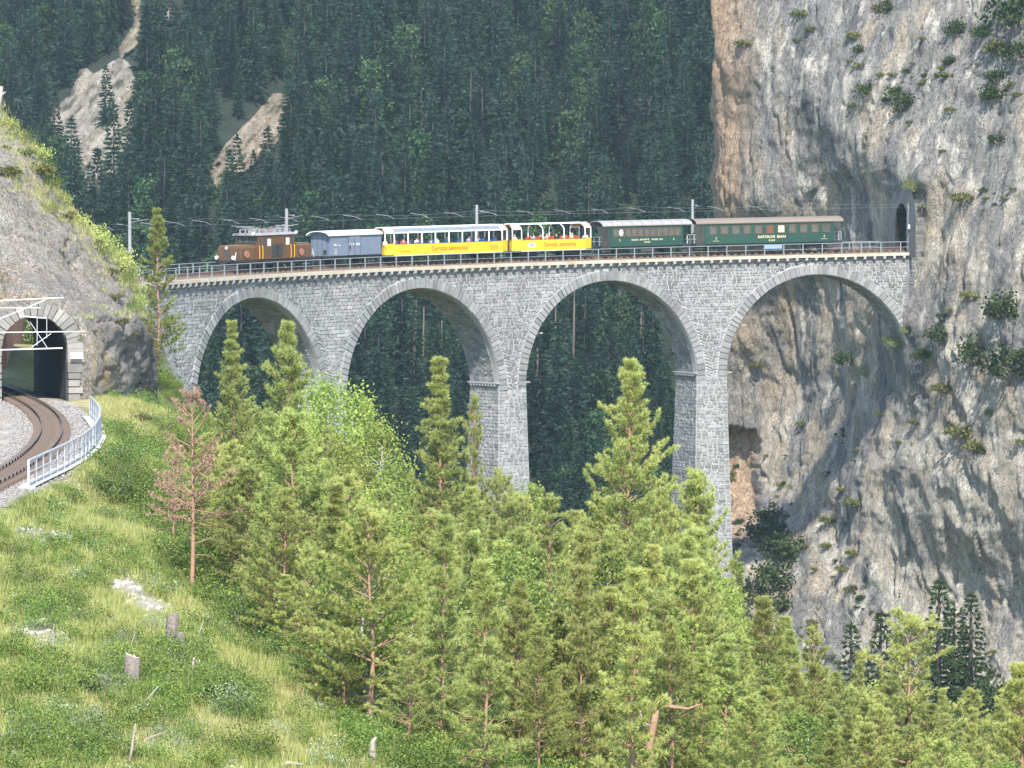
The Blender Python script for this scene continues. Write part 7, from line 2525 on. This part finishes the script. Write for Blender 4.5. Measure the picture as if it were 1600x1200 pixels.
PE = [(o1, q1(608), 0.75, False, False, (0.72, 0.72, 0.72), HG, 'seated person in a white top at the front end of the long open coach', 1.6),
      (o1, q1(622), 0.9, False, False, (0.30, 0.05, 0.06), HB, 'seated person in dark red behind the first roof posts', 0.5),
      (o1, q1(635), 0.9, False, False, (0.55, 0.12, 0.12), HB, 'seated person in a pinkish top near the front of the long coach', 1.0),
      (o1, q1(651), -0.3, True, False, (0.05, 0.06, 0.10), HB, 'standing person in a dark navy jacket under the glazed roof', -0.4),
      (o1, q1(655), 1.0, False, True, (0.70, 0.70, 0.68), HG, 'person in white leaning out over the yellow side', 1.5),
      (o1, q1(662), -0.5, False, False, (0.65, 0.32, 0.02), HB, 'person in an orange top on the far side of the long coach', 0.2),
      (o1, q1(671), -0.2, True, False, (0.42, 0.03, 0.05), HB, 'standing person with back turned in a bright red shirt', 3.0),
      (o1, q1(679), 0.6, False, False, (0.45, 0.45, 0.55), HG, 'seated person in pale checks beside the red shirt', 1.3),
      (o1, q1(686), 0.9, False, False, (0.74, 0.72, 0.70), HB, 'seated person in a white shirt with arms on the yellow rim', 1.4),
      (o1, q1(704), 0.6, False, False, (0.40, 0.34, 0.36), HG, 'seated person in a mauve top at the middle of the long coach', 1.2),
      (o1, q1(736), 0.9, False, False, (0.62, 0.25, 0.24), HW_, 'low seated person in a pink top past the lettering', 1.4),
      (o1, q1(751), 0.6, False, True, (0.50, 0.55, 0.52), HB, 'person raising a camera near the rear of the long coach', 1.2),
      (o2, q2(809), 0.8, False, False, (0.40, 0.36, 0.34), HG, 'seated grey-haired person at the front of the short open coach', 1.2),
      (o2, q2(840), 0.6, False, True, (0.22, 0.40, 0.68), HB, 'person in a light blue shirt taking a picture from the short coach', -0.6),
      (o2, q2(851), 0.6, False, True, (0.02, 0.02, 0.025), HB, 'person in black photographing beside the light blue shirt', 0.6),
      (o2, q2(863), 0.3, False, False, (0.5, 0.3, 0.25), HG, 'person half hidden by a white hoop of the short coach', 1.0),
      (o2, q2(875), 0.6, False, False, (0.025, 0.025, 0.03), HB, 'broad person in a black shirt in the rear half of the short coach', 0.4),
      (o2, q2(885), 0.8, False, True, (0.60, 0.25, 0.25), HB, 'person in a pink top aiming a camera over the side', 1.4),
      (o2, q2(903), 0.2, False, False, (0.45, 0.40, 0.2), HW_, 'person wearing a white hat near the rear of the short coach', 1.0),
      (o2, q2(919), 0.7, False, False, (0.62, 0.55, 0.5), HW_, 'person wearing a white cap at the rear corner of the short coach', 1.0),
      (c2, cx_(c2, L, 1087, 1317, 1277), 0.95, False, False, (0.72, 0.72, 0.72), HB, 'person in white at the second last window of the last coach', 1.5),
      (c2, cx_(c2, L, 1087, 1317, 1299), 0.95, False, False, (0.74, 0.74, 0.74), HB, 'person in white at the last window of the last coach', 1.5)]
for p_ in PE:
    person(*p_)
# ------------------------------------------------------------------ air between here and the mountain
mb = MB().box(-230, 230, -25, 1060, -82, 140)
m = bpy.data.materials.new('haze')
m.use_nodes = True
t = m.node_tree
for n_ in list(t.nodes): t.nodes.remove(n_)
o_ = t.nodes.new('ShaderNodeOutputMaterial')
v_ = t.nodes.new('ShaderNodeVolumePrincipled')
v_.inputs['Color'].default_value = (0.60, 0.85, 0.95, 1)
v_.inputs['Density'].default_value = 0.00008
v_.inputs['Anisotropy'].default_value = 0.0
t.links.new(v_.outputs[0], o_.inputs['Volume'])
hz_ = mb.build('haze', m)
tag(hz_, 'thin bluish haze in the valley air', 'haze', kind='stuff')
